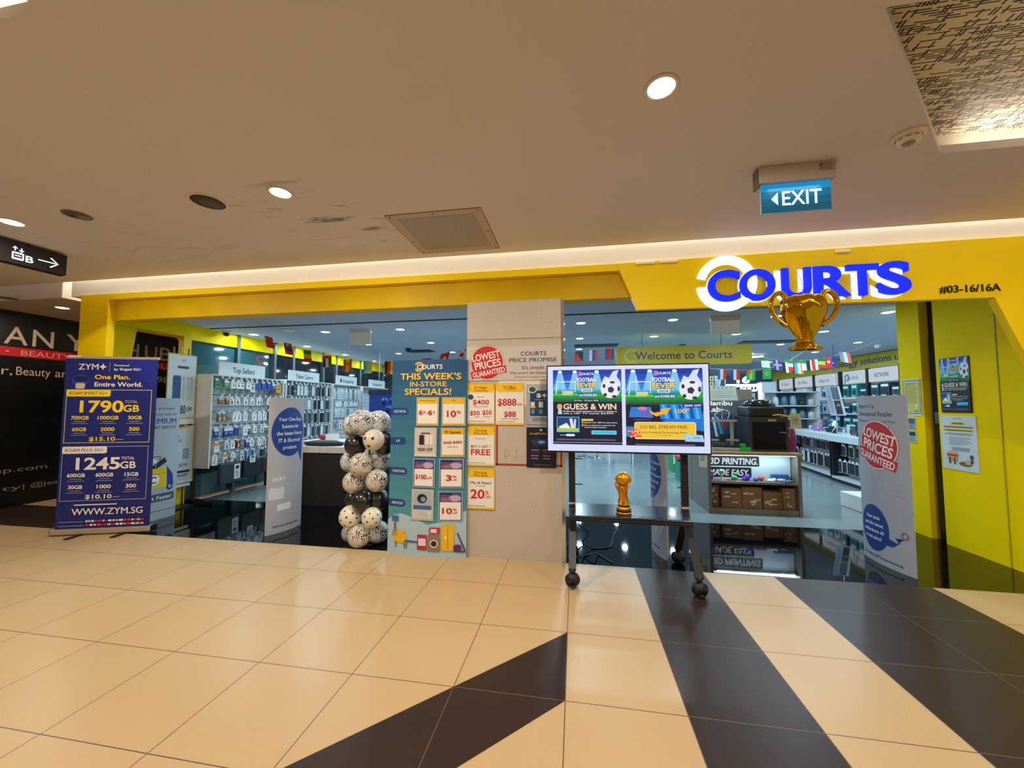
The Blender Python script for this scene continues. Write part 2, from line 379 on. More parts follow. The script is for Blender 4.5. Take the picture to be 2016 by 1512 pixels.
def coffer_pattern():
    m = bpy.data.materials.new('maze_print_panel'); m.use_nodes = True; nt = m.node_tree; b = nt.nodes['Principled BSDF']
    N = nt.nodes.new; L = nt.links.new; g = N('ShaderNodeNewGeometry'); outs = []
    for (sx_, sy_, off, th, ms) in ((9, 84, .5, 0.40, 30.0), (62, 22, .31, 0.72, 25.0)):
        mp = N('ShaderNodeMapping'); mp.inputs['Scale'].default_value = (sx_, sy_, 1); L(g.outputs['Position'], mp.inputs[0])
        s = N('ShaderNodeSeparateXYZ'); L(mp.outputs[0], s.inputs[0])
        fy = N('ShaderNodeMath'); fy.operation = 'FLOOR'; L(s.outputs[1], fy.inputs[0])
        o = N('ShaderNodeMath'); o.operation = 'MULTIPLY_ADD'; L(fy.outputs[0], o.inputs[0]); o.inputs[1].default_value = off + 0.173; L(s.outputs[0], o.inputs[2])
        fx = N('ShaderNodeMath'); fx.operation = 'FLOOR'; L(o.outputs[0], fx.inputs[0])
        c = N('ShaderNodeCombineXYZ'); L(fx.outputs[0], c.inputs[0]); L(fy.outputs[0], c.inputs[1])
        wn = N('ShaderNodeTexWhiteNoise'); wn.noise_dimensions = '2D'; L(c.outputs[0], wn.inputs['Vector'])
        gt = N('ShaderNodeMath'); gt.operation = 'GREATER_THAN'; gt.inputs[1].default_value = th; L(wn.outputs['Value'], gt.inputs[0])
        fr = N('ShaderNodeMath'); fr.operation = 'FRACT'; L(s.outputs[1], fr.inputs[0])
        lt = N('ShaderNodeMath'); lt.operation = 'LESS_THAN'; lt.inputs[1].default_value = 0.50 if sy_ > 30 else 0.8; L(fr.outputs[0], lt.inputs[0])
        f2 = N('ShaderNodeMath'); f2.operation = 'FRACT'; L(o.outputs[0], f2.inputs[0])
        l2 = N('ShaderNodeMath'); l2.operation = 'LESS_THAN'; l2.inputs[1].default_value = 0.85 if sy_ > 30 else 0.6; L(f2.outputs[0], l2.inputs[0])
        a = N('ShaderNodeMath'); a.operation = 'MULTIPLY'; L(gt.outputs[0], a.inputs[0]); L(lt.outputs[0], a.inputs[1])
        a2 = N('ShaderNodeMath'); a2.operation = 'MULTIPLY'; L(a.outputs[0], a2.inputs[0]); L(l2.outputs[0], a2.inputs[1]); outs.append(a2.outputs[0])
    mx = N('ShaderNodeMath'); mx.operation = 'MAXIMUM'; L(outs[0], mx.inputs[0]); L(outs[1], mx.inputs[1])
    x = N('ShaderNodeMix'); x.data_type = 'RGBA'; L(mx.outputs[0], x.inputs['Factor']); x.inputs[6].default_value = rgb('#e9dcc0'); x.inputs[7].default_value = rgb('#2d2320'); L(x.outputs[2], b.inputs['Base Color'])
    b.inputs['Roughness'].default_value = 0.5; return m
M_maze = coffer_pattern()
def grow(poly, d):
    n = len(poly); out = []; cx = sum(p[0] for p in poly) / n; cy = sum(p[1] for p in poly) / n
    for i in range(n):
        p0, p1, p2 = Vector(poly[i - 1]), Vector(poly[i]), Vector(poly[(i + 1) % n]); q = []
        for u, v in ((p0, p1), (p1, p2)):
            e_ = (v - u).normalized(); nn = Vector((e_.y, -e_.x)); nn = -nn if nn.dot(Vector((cx, cy)) - u) > 0 else nn; q.append((u + nn * d, e_))
        (a1, d1), (a2, d2) = q; det = d1.x * d2.y - d1.y * d2.x; t_ = ((a2 - a1).x * d2.y - (a2 - a1).y * d2.x) / det; out.append(tuple(a1 + d1 * t_))
    return out
for hole, top, ch in ((h1, M_maze, 'coffer panel printed with a fine maze pattern'), (h2, M_cream_w, 'cream lit ceiling recess')):
    big = grow(hole, .09); n = len(hole); z0, z1, z2 = CEIL, CEIL + .05, CEIL + .17
    mb = MB()
    for i in range(n):
        j = (i + 1) % n; a, b_, c_, d_ = hole[i], hole[j], big[i], big[j]
        mb.poly([(a[0], a[1], z0), (b_[0], b_[1], z0), (b_[0], b_[1], z1), (a[0], a[1], z1)], M_ceilmark)
        mb.poly([(a[0], a[1], z1), (b_[0], b_[1], z1), (d_[0], d_[1], z1), (c_[0], c_[1], z1)], M_cream_w)
        mb.poly([(c_[0], c_[1], z1), (d_[0], d_[1], z1), (d_[0], d_[1], z2), (c_[0], c_[1], z2)], M_cream_w)
    mb.build('trim', kind='structure', label='cream rim around the ceiling recess')
    mb = MB(); mb.prism([(p[0], p[1], z2) for p in big], (0, 0, 0.02), top); mb.build('ceiling', kind='structure', label=ch)

# cream bulkhead and yellow fascia
mb = MB(); mb.box(-6.36, 8, FY, 4.0, 2.915, CEIL + 0.56, M_cream_w); mb.box(-6.36, 8, 3.3, FY, CEIL + .54, CEIL + .56, M_cream_w); mb.build('wall_front', kind='structure', label='cream bulkhead above the yellow shop front')
mb = MB(); mb.box(-5.75, 0.5, FY - .012, 3.88, 2.85, 2.921, M_yel); mb.build('trim_1', kind='structure', label='upper yellow fascia strip')
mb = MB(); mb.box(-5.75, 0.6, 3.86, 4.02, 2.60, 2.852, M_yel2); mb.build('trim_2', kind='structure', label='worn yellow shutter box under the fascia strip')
# yellow portal on the right: sign panel with slanted ends and a slanted leg
zt, zb = 2.921, 2.437
k = (3.697 - 3.511) / (2.434 - 1.939)
pts = [(0.414, zt), (0.609, zb + .012), (3.511, zb), (3.511 + k * zb, 0.0), (5.2, 0.0), (5.2, zt + .03), (3.40, zt + .03)]
mb = MB(); tris = tessellate_polygon([[Vector((x, z, 0)) for x, z in pts]])
for y in (FY - 0.015, FY + 0.05): mb.add([(x, y, z) for x, z in pts], tris, M_yel)
mb.prism([(x, FY - 0.015, z) for x, z in pts], (0, 0.065, 0), M_yel, cap=False)
rg = [(0.56, 0.75), (0.80, 1.02), (1.9, 2.3), (2.5, 2.72), (3.02, 3.2)]
mb.build('trim_3', kind='structure', label='yellow sign panel and slanted leg of the shop front')
mb = MB()
for a, b_ in ((0.60, 0.78), (0.82, 0.99), (2.33, 2.45)):
    mb.box(a, b_, FY - 0.019, FY, zt - 0.018, zt + 0.004, M_cream_w)
mb.build('trim_4', kind='structure', label='ragged cream paint edge above the sign panel')
# left yellow post and side opening
mb = MB(); mb.prism([(-6.18, FY - .012, 0), (-5.75, FY - .012, 0), (-5.75, 3.87, 0), (-6.265, 3.87, 0)], (0, 0, 2.921), M_yel); mb.build('trim_5', kind='structure', label='broad yellow post at the left corner of the shop')
A = at_x(277, 655, -6.0); B = at_x(268, 700, -6.0); sl = (B.y - A.y) / (B.z - A.z); yb = A.y - sl * A.z
mb = MB(); mb.prism([(-6.14, 3.87, 0), (-6.14, yb, 0), (-6.14, A.y, 2.62), (-6.14, 3.87, 2.62)], (0.08, 0, 0), M_lime)
mb.build('trim_6', kind='structure', label='slanted lime yellow panel beside the left post')
mb = MB(); mb.box(-6.25, -5.985, 3.87, 5.05, 2.60, SHOPCEIL + .03, M_lime); mb.build('trim_7', kind='structure', label='yellow lintel over the left side opening')
mb = MB(); mb.box(-6.08, -5.985, 4.93, 5.05, 0, 2.60, M_yel); mb.build('trim_8', kind='structure', label='narrow yellow post of the left side opening')
mb = MB(); mb.box(-6.12, -6.02, 5.05, 16, 2.57, SHOPCEIL + .03, M_lime); mb.build('trim_9', kind='structure', label='yellow band above the left glass wall')
M_teal = mat('teal_tinted_glass', '#2c4f52', 0.06, coat=0.3)
M_darkgl = mat('dark_tinted_glass', '#15191c', 0.06, coat=0.3)
ys = [5.05, 5.93, 6.78, 7.3, 8.29, 8.8, 9.9, 11.2, 13, 16]
for i in range(len(ys) - 1):
    mb = MB(); mb.box(-6.10, -6.07, ys[i] + .0, ys[i + 1], 0.04, 2.57, M_teal if i < 2 else M_darkgl)
    o = mb.build('window_%d' % (i + 1), kind='structure', label='teal glass pane of the left wall' if i < 2 else 'dark glass pane of the left wall')
    if i == 0:
        mb = MB(); mb.box(-6.07, -6.04, 5.05, 5.93, 1.24, 1.30, M_white); mb.build('window_rail', o)
for y in ys[1:-1]:
    mb = MB(); mb.box(-6.07, -6.0, y - .03, y + .03, 0, 2.80, M_grey); mb.build('trim', kind='structure', label='grey mullion of the left glass wall')
# right yellow side wall
mb = MB(); mb.box(4.03, 4.30, FY + .05, 5.0, 0, SHOPCEIL + .05, M_lime); mb.build('wall_right', kind='structure', label='lime yellow side wall right of the entrance')
mb = MB(); mb.box(4.024, 4.03, 4.36, 4.368, 0, SHOPCEIL, mat('seam', '#a89800', 0.5)); mb.build('trim', kind='structure')
mb = MB(); mb.box(4.12, 4.30, 5.0, 5.18, 0, SHOPCEIL, M_black); mb.box(4.10, 4.12, 5.02, 5.16, 0.1, 2.3, mat('smoked_glass', '#17191a', .1)); mb.box(4.085, 4.10, 5.06, 5.12, 1.32, 1.45, M_grey)
mb.build('trim_10', kind='structure', label='dark recess between the yellow panels')
mb = MB(); mb.box(4.03, 4.30, 5.18, 5.49, 0, SHOPCEIL + .02, M_lime); mb.build('trim_11', kind='structure', label='yellow end panel at the shop entrance')
# shop ceiling, walls
mb = MB(); mb.box(-6.25, 4.3, 4.02, INY, SHOPCEIL + .01, SHOPCEIL + .08, M_shopceil); mb.build('ceiling', kind='structure', label='grey soffit behind the fascia')
mb = MB(); mb.box(-6.3, 7.4, INY, 17, SHOPCEIL, SHOPCEIL + .08, M_shopceil); mb.build('ceiling', kind='structure', label='shop ceiling')
mb = MB(); mb.box(-6.0, 4.03, INY - .02, INY - .001, SHOPCEIL - .004, SHOPCEIL + .02, M_dark); mb.build('trim', kind='structure', label='dark shutter track across the shop ceiling')
mb = MB(); mb.box(-6.3, 7.4, 17, 17.1, 0, 2.9, M_wall); mb.build('wall_back', kind='structure')
mb = MB(); mb.box(7.24, 7.34, 5.49, 17, 0, 2.9, M_wall); mb.box(4.3, 7.24, 5.4, 5.49, 0, 2.9, M_wall); mb.build('wall_right', kind='structure', label='white wall behind the right shelving')
# pillar
mb = MB(); mb.box(-1.105, -0.135, FY - .005, 4.35, 0, 2.60, mat('pillar_board', '#bdb1a2', 0.6, noise=0.02, nscale=3))
mb.box(-1.105, -0.135, FY - .008, FY - .004, 2.205, 2.209, mat('board_joint', '#6d5e50', .7))
sc = mat('scuff_marks', '#8f8071', .7); rr_ = random.Random(4)
for i in range(26):
    x = rr_.uniform(-.9, -.2); z = rr_.choice([rr_.uniform(.3, .75), rr_.uniform(.95, 1.1), rr_.uniform(2.3, 2.5)]); a = rr_.uniform(.003, .012)
    mb.box(x, x + a, FY - .0065, FY - .004, z, z + rr_.uniform(.003, .01), sc)
for x, z0, z1 in ((-.70, .98, 1.09), (-.585, .99, 1.10), (-.30, .97, 1.07)): mb.box(x, x + .003, FY - .0065, FY - .004, z0, z1, sc)
mb.build('wall_pillar', kind='structure', label='beige boarded pillar in the middle of the shop front')
mb = MB(); mb.box(-0.135, -0.10, FY, 3.86, 0, 2.60, M_chrome); mb.build('trim_12', kind='structure', label='polished metal edge of the pillar')
# neighbouring hoarding on the left, its ceiling and light slot
M_hoard = mat('black_hoarding', '#0a0908', 0.35)
hw = MB(); hw.box(-8.5, -8.4, 1.0, 9.0, 0, 2.97, M_hoard); hw.build('wall_left', kind='structure', label='black hoarding of the hair salon next door')
mb = MB(); mb.box(-9, -6.75, FY + .15, 9, 2.96, 3.02, M_ceil); mb.build('ceiling', kind='structure', label='lower ceiling beyond the left corner')
mb = MB(); mb.box(-9, -6.75, FY + .13, FY + .15, 2.96, 3.4, M_ceil); mb.box(-6.75, -6.73, FY + .13, 9, 2.96, 3.25, M_cream_w); mb.box(-6.36, -6.25, 4.05, 9, 2.75, 3.4, M_cream_w); mb.box(-9, -6.25, FY, 9, 3.4, 3.42, M_cream_w)
mb.build('trim_13', kind='structure', label='cream light slot beyond the left corner')
area('slot_lamp', (-6.40, 6.0, 3.28), 0.05, 14, WARM, (0, math.radians(75), 0), 'RECTANGLE', 4.0)
# surroundings outside the frame
mb = MB(); mb.box(-9, 8, -7.1, -7, 0, CEIL, mat('far_wall', '#cdbfa9', .7)); mb.build('wall_far', kind='structure')
mb = MB(); mb.box(5.2, 8, FY, 3.95, 0, 2.95, mat('neighbour_wall', '#cfc6ba', .6)); mb.build('wall_side', kind='structure')
mb = MB(); mb.box(-6.25, -6.12, 5.05, 9, 2.57, 3.4, M_cream_w); mb.build('trim', kind='structure')
# ------------------------------------------------------------------ hoarding lettering
def xart(px0, py0, px1, py1, X, N=(1, 0, 0)):
    pass
a = Art(1000, 1000)
def P84(px, py): v = at_x(px, py, -8.4); return v.y, v.z
def h_text(mb, t, p0, p1, cap, c, X=-8.396, bold=0.0, shear=0):
    """text on a wall of constant X facing +X, baseline from (y,z) p0 to p1, reading towards larger y"""
    ar = Art(1, 1); V, F, x0, x1 = text_geo(t, bold, shear); s = (p1[0] - p0[0]) / (x1 - x0); h = cap / CAP
    m = ink(c); mb.add([(X, p0[0] + (v[0] - x0) * s, p0[1] + v[1] * h) for v in V], F, m)
# the salon name runs across the hoarding: 'AN' at the left edge, 'HUB' seen through the side opening
sl = thing('salon_sign', 'beige JEAN YIP HUB lettering with a red bar on the black hoarding', 'sign', (-8.396, 5.0, .2)); mb = MB(); beige = '#c9b596'
def Y84(px): return P84(px, 695)[0]
for ch, p0, p1 in (('A', 5, 53), ('N', 62, 104), ('Y', 128, 168), ('I', 176, 182), ('P', 190, 218), ('H', 248, 273), ('U', 285, 309), ('B', 314, 338)):
    h_text(mb, ch, (Y84(p0), 2.455), (Y84(p1), 2.455), .28, beige, bold=.006); mb.build('letter', sl); mb = MB()
mb = MB(); mb.box(-8.398, -8.396, 3.2, 6.72, 2.27, 2.41, ink('#c4131a'))
mb.build('red_bar', sl); mb = MB(); h_text(mb, 'BEAUTY', (Y84(41), 2.295), (Y84(139), 2.295), .085, '#d2a48c', X=-8.394); mb.build('word', sl); mb = MB(); mb.box(-8.394, -8.393, Y84(10), Y84(17), 2.33, 2.35, ink('#d2a48c')); mb.build('word', sl); mb = MB(); h_text(mb, 'HAIR', (Y84(5) - .8, 2.295), (Y84(5) - .3, 2.295), .085, '#d2a48c', X=-8.394); mb.build('word', sl); mb = MB(); h_text(mb, 'NAIL', (Y84(268), 2.295), (Y84(329), 2.295), .085, '#d2a48c', X=-8.394)
mb.build('word', sl); mb = MB()
for w_, p0, p1 in (('Beauty', 34, 102), ('and', 111, 150), ('Nail', 165, 220), ('since', 240, 290), ('1982', 303, 346)): h_text(mb, w_, (Y84(p0), 1.99), (Y84(p1), 1.99), .135, beige); mb.build('word', sl); mb = MB()
h_text(mb, 'Hair,', (Y84(27) - .42, 1.99), (Y84(27), 1.99), .135, beige)
mb.build('word', sl); mb = MB(); yy = P84(92, 925)[0]; h_text(mb, 'www.jeanyipgroup.com', (yy - 1.9, .52), (yy, .52), .075, '#8f8878')
mb.build('web_address', sl); mb = MB(); h_text(mb, '@jeanyip_beauty', (yy - 2.2, .25), (Y84(62), .25), .07, '#8f8878'); mb.build('social_address', sl); mb = MB(); h_text(mb, '| @jeanyip', (Y84(64), .25), (yy + .4, .25), .07, '#8f8878')
mb.build('social_address', sl)

# ------------------------------------------------------------------ illuminated shop sign
def solid(mb, t, x0, x1, zb, cap, yf, depth, m, side=None, bold=0.0, shear=0.0, rot=0):
    V, F, a_, b_ = text_geo(t, bold, shear, 9); s = (x1 - x0) / (b_ - a_); h = cap / CAP
    P = [(x0 + (v[0] - a_) * s, zb + v[1] * h) for v in V]
    mb.add([(x, yf, z) for x, z in P], F, m)
    # side walls from the boundary edges
    key = lambda p: (round(p[0], 5), round(p[1], 5)); cnt = {}
    for f in F:
        for i in range(len(f)):
            u, w_ = P[f[i]], P[f[(i + 1) % len(f)]]; kk = (key(u), key(w_)); cnt[kk] = (u, w_)
    for (ku, kw), (u, w_) in cnt.items():
        if (kw, ku) not in cnt and ku != kw:
            mb.add([(u[0], yf, u[1]), (w_[0], yf, w_[1]), (w_[0], yf + depth, w_[1]), (u[0], yf + depth, u[1])], [(0, 1, 2, 3)], side or m)
M_blue = mat('sign_blue_acrylic', '#1c30ff', 0.6, emit=0.95, spec=.1)
M_signw = mat('sign_white_acrylic', '#f4f6ff', 0.6, emit=1.0, spec=.1)
sg = thing('shop_sign', 'illuminated blue and white COURTS sign with double ring on the yellow panel', 'sign', (2.0, FY - .015, 2.40))
# white double ring open to the left
ringy = FY - .05
for (r0, r1, yf) in ((.222, .262, ringy), (.184, .224, ringy + .014)):
    mb = MB(); cx, cz = 1.405, 2.662; n = 40
    for part in ((-158, 62), (75, 158)) if False else ((-173, 166),):
        V = []; F = []
        for i in range(n + 1):
            t_ = math.radians(part[0] + (part[1] - part[0]) * i / n)
            for r in (r0, r1):
                for y in (yf, FY - .016): V.append((cx + r * math.cos(t_), y, cz + r * math.sin(t_)))
            if i:
                a0 = 4 * (i - 1); b0 = 4 * i
                F += [(a0, a0 + 2, b0 + 2, b0), (a0 + 2, a0 + 3, b0 + 3, b0 + 2), (a0, b0, b0 + 1, a0 + 1)]
        F += [(0, 1, 3, 2), (4 * n, 4 * n + 2, 4 * n + 3, 4 * n + 1)]
        mb.add(V, F, M_signw)
    mb.build('ring', sg)
for c, p0, p1, q0, q1, q2 in (('C', 1395, 1456, 529, 592, 2), ('O', 1458, 1525, 527, 590, 2), ('U', 1541, 1596, 525, 585.5, 1), ('R', 1604, 1673, 521, 581, 1), ('T', 1669, 1729, 518, 579, 1), ('S', 1732, 1791, 511, 578, 1)):
    v0, v1 = at_y(p0, q1, ringy), at_y(p1, q0, ringy); vb = at_y((p0 + p1) / 2, q1, ringy); vt = at_y((p0 + p1) / 2, q0, ringy)
    x0, x1, zb, cap = v0.x, v1.x, vb.z, vt.z - vb.z
    if c in 'COS': zb += cap * .02; cap *= .955
    mb = MB()
    if q2 == 1: solid(mb, c, x0 - .050, x1 - .028, zb - .022, cap * 1.03, ringy + .022, .03, M_signw, bold=.032)
    else: solid(mb, c, x0 - .008, x1 + .008, zb - .008, cap + .016, ringy + .022, .03, M_signw, bold=.032)
    mb.build('letter_backing', sg)
    mb = MB(); solid(mb, c, x0, x1, zb, cap, ringy - .008, .045, M_blue, bold=.024); mb.build('letter', sg)
mb = MB(); solid(mb, '#03-16/16A', 3.112, 3.553, 2.492, .064, FY - .022, .008, mat('black_letters', '#151312', .4), bold=.012)
mb.build('unit_number', label='black raised unit number 03-16/16A on the yellow panel', cat='sign')

# ------------------------------------------------------------------ pillar notices
PY = FY - .010
def zx(px, py): v = at_y(px, py, FY); return v.x, v.z
def pil_sheet(name, label, cat, px0, py0, px1, py1, art, back='#dcdcd8', group=None, th=.004, y=PY):
    x0, z1 = zx(px0, py0); x1, z0 = zx(px1, py1)
    mb = wall_art(art, (x0, y, z1), (x1, y, z1), (x0, y, z0), (0, -1, 0), thick=th, back=back)
    return mb.build(name, label=label, cat=cat, group=group)
def courts_logo(a, x0, x1, y0, y1, c='#ffffff', ring='#e8b400', ring2=None):
    w_ = x1 - x0; h = y1 - y0; cx = x0 + h * .62; cy = (y0 + y1) / 2
    a.arc(cx, cy, h * .62, h * .78, -150, 150, ring2 or ring); a.arc(cx, cy, h * .46, h * .58, -150, 150, ring)
    a.text('COURTS', x0 + h * .3, x1, y0 + h * .14, y1 - h * .14, c, bold=.03)
def lowest_badge(a, cx, cy, r, tilt=10, red='#c01722'):
    a.ell(cx, cy, r * 1.08, r * 1.08, '#8f2a30'); a.ell(cx, cy, r * 1.06, r * 1.06, '#d9cdc0'); a.ell(cx, cy, r, r, red)
    c_, s_ = math.cos(math.radians(tilt)), math.sin(math.radians(tilt))
    V = []; 
    a.q.append(([(cx + x * c_ + y * s_, cy - x * s_ + y * c_) for x, y in [(-1.12 * r, .38 * r), (1.12 * r, .38 * r), (1.12 * r, .82 * r), (-1.12 * r, .82 * r)]], [(0, 1, 2, 3)], ink(red)))
    def t(body, x0, x1, y0, y1, **k):
        a.text(body, cx + x0 * r, cx + x1 * r, cy + y0 * r, cy + y1 * r, '#ece4da', bold=.05)
        V, F, m = a.q[-1]; a.q[-1] = ([(cx + (x - cx) * c_ + (y - cy) * s_, cy - (x - cx) * s_ + (y - cy) * c_) for x, y in V], F, m)
    t('LOWEST', -.88, .88, -.62, -.20); t('PRICES', -.80, .86, -.13, .32); t('GUARANTEED', -1.02, 1.04, .44, .76)
a = Art(186, 66); a.rect(0, 0, 186, 66, '#c9c0b6'); lowest_badge(a, 41, 31, 32)
a.text('COURTS', 108, 158, 11, 19, '#25335f', .03); a.text('PRICE PROMISE', 86, 178, 23, 31, '#25335f', .03)
a.text("It's simple.", 111, 156, 38, 45, '#3a3a45', .005); a.text("We won't be beaten on price", 86, 196, 49, 54, '#3a3a45', .005); a.text("There's a reason why COURTS", 96, 190, 58, 61, '#4a4a55', 0)
pil_sheet('price_promise_banner', 'grey Courts price promise banner with a round red lowest prices badge on the pillar', 'banner', 920, 684, 1105, 748, a, '#c9c0b6')
a = Art(136, 160); a.frame(0, 0, 136, 160, 6, '#b5432c')
mb = MB(); x0, z1 = zx(977, 832); x1, z0 = zx(1107, 919); t = .018; m = ink('#a83a22'); y = FY - .009
for b_ in ((x0, x1, z0, z0 + t), (x0, x0 + t, z0, z1), (x1 - t, x1, z0, z1)): mb.box(b_[0], b_[1], y, FY - .005, b_[2], b_[3], m)
mb.build('tape_frame', label='red tape frame stuck on the pillar around an empty notice space', cat='tape')
x0, z1 = zx(982, 740); x1, z0 = zx(1106, 762); mb = MB(); mb.box(x0, -.137, FY - .0075, FY - .005, z0 - .18, z1, ink('#e5d9c8')); mb.build('cream_sheet', label='blank cream sheet behind the price promise posters on the pillar', cat='sheet')
def offer(title, tl2, rows, foot=True, navy='#22386e'):
    a = Art(100, 142); a.rect(0, 0, 100, 142, '#e9e3da'); a.rect(0, 0, 100, 22, '#efb800'); a.frame(0, 0, 100, 142, 1.6, '#d9a300')
    for i in range(6): a.poly([(6 + i, 4), (8 + i, 4), (8 + i, 28), (6 + i, 28)], '#efb800')
    a.poly([(6, 2), (94, 2), (94, 30), (6, 30)], '#f2bd08')
    a.text(title, 28, 72, 8, 17 if tl2 else 22, '#3a2d10', .02)
    if tl2: a.text(tl2, 25, 75, 19, 27, '#3a2d10', .02)
    for r in rows: a.text(*r)
    a.rect(0, 136, 100, 142, '#e9b200'); a.lines(5, 70, 129, 134, 1, '#9b9388'); return a
R_ = '#bf1a2b'
a = offer('Fridge', 'Promotion', [('Receive', 38, 62, 44, 48, '#333', 0) if False else ('Receive', 38, 62, 44, 48, '#333333', 0), ('$400', 21, 80, 55, 72, R_, .04), ('Courts Vouchers', 22, 78, 77, 81, '#22386e', .01), ('$50', 10, 46, 94, 109, R_, .04), ('$50', 56, 90, 92, 107, R_, .04), ('OFF', 30, 44, 113, 117, R_, .01), ('Cashback', 60, 86, 112, 116, '#22386e', 0)])
a.ell(13, 46, 10, 9, '#174c40'); a.rect(49, 86, 50, 90, '#888')
pil_sheet('fridge_poster', 'yellow and white Fridge Promotion $400 poster on the pillar, top left', 'poster', 921, 756, 974, 836, a)
a = offer('TV Offers', None, [('$888', 8, 74, 52, 76, R_, .04), ('OFF', 76, 95, 68, 76, R_, .01), ('or', 47, 53, 82, 85, '#444444', 0), ('$88', 30, 72, 95, 114, R_, .04), ('Any Buy Cashback', 18, 82, 118, 122, '#22386e', .01)])
pil_sheet('television_poster', 'yellow and white TV Offers $888 poster on the pillar', 'poster', 976, 755, 1032, 837, a)
a = offer('Dining', 'Picks', [('Dining Chairs', 28, 72, 40, 44, '#333333', 0), ('BUY 2 GET 1', 14, 86, 66, 75, '#3c3433', .01), ('FREE', 14, 86, 80, 102, R_, .04)])
pil_sheet('dining_poster', 'Dining Picks BUY 2 GET 1 FREE poster in the left poster column', 'poster', 921, 840, 974, 918, a)
a = offer('Dining', 'Picks', [('Mix & Match', 12, 88, 44, 53, '#22386e', .02), ('Dining Set', 34, 66, 57, 61, '#22386e', 0), ('20', 12, 64, 72, 104, R_, .05), ('%', 66, 80, 76, 90, R_, .02), ('OFF', 66, 86, 94, 103, R_, .01)])
pil_sheet('dining_poster', 'Dining Picks Mix & Match 20% off poster, lowest on the pillar', 'poster', 921, 922, 974, 1003, a)
a = Art(100, 142); a.rect(0, 0, 100, 142, '#a5abae'); a.rr(12, 22, 100, 112, 4, '#123c5c'); a.ell(20, 18, 15, 13, '#dfe6e2'); a.ell(20, 18, 12, 10, '#1c5a4a'); a.text('$400', 34, 98, 32, 46, '#e8edf0', .03); a.text('Courts Vouchers', 30, 96, 52, 56, '#cfd8e0', 0)
for i in range(3):
    a.rr(14 + i * 28, 62, 28 + i * 28, 82, 2, '#d8d8d8'); a.rr(16 + i * 28, 88, 27 + i * 28, 104, 2, '#6f8ca8')
a.rect(14, 78, 30, 84, '#e8b800'); a.lines(20, 95, 118, 132, 4, '#4c5a5e')
pil_sheet('voucher_poster', 'grey and navy $400 voucher poster half hidden by the television', 'poster', 1037, 757, 1095, 836, a, '#a5abae')
a = Art(100, 150); a.rect(0, 0, 100, 150, '#0b0d22'); a.ell(50, 55, 34, 14, '#16306a'); a.ell(52, 55, 12, 6, '#7fa6d8'); a.text('AI LAPTOPS HERE', 10, 92, 20, 27, '#d9b21c', .03); a.lines(16, 44, 84, 126, 4, '#b5a9c0', .2, .2, 3); a.lines(56, 86, 84, 126, 4, '#b5a9c0', .2, .2, 5); a.rect(14, 90, 44, 98, '#3a1e4e'); a.rect(54, 90, 86, 98, '#3a1e4e'); a.ell(50, 10, 5, 4, '#c8c8d8'); a.lines(20, 84, 138, 144, 2, '#7c7690', .3, .1, 2, True)
pil_sheet('laptop_poster', 'dark navy laptop poster in the red taped frame, lower left of the television', 'poster', 1037, 841, 1095, 921, a, '#0b0d22')

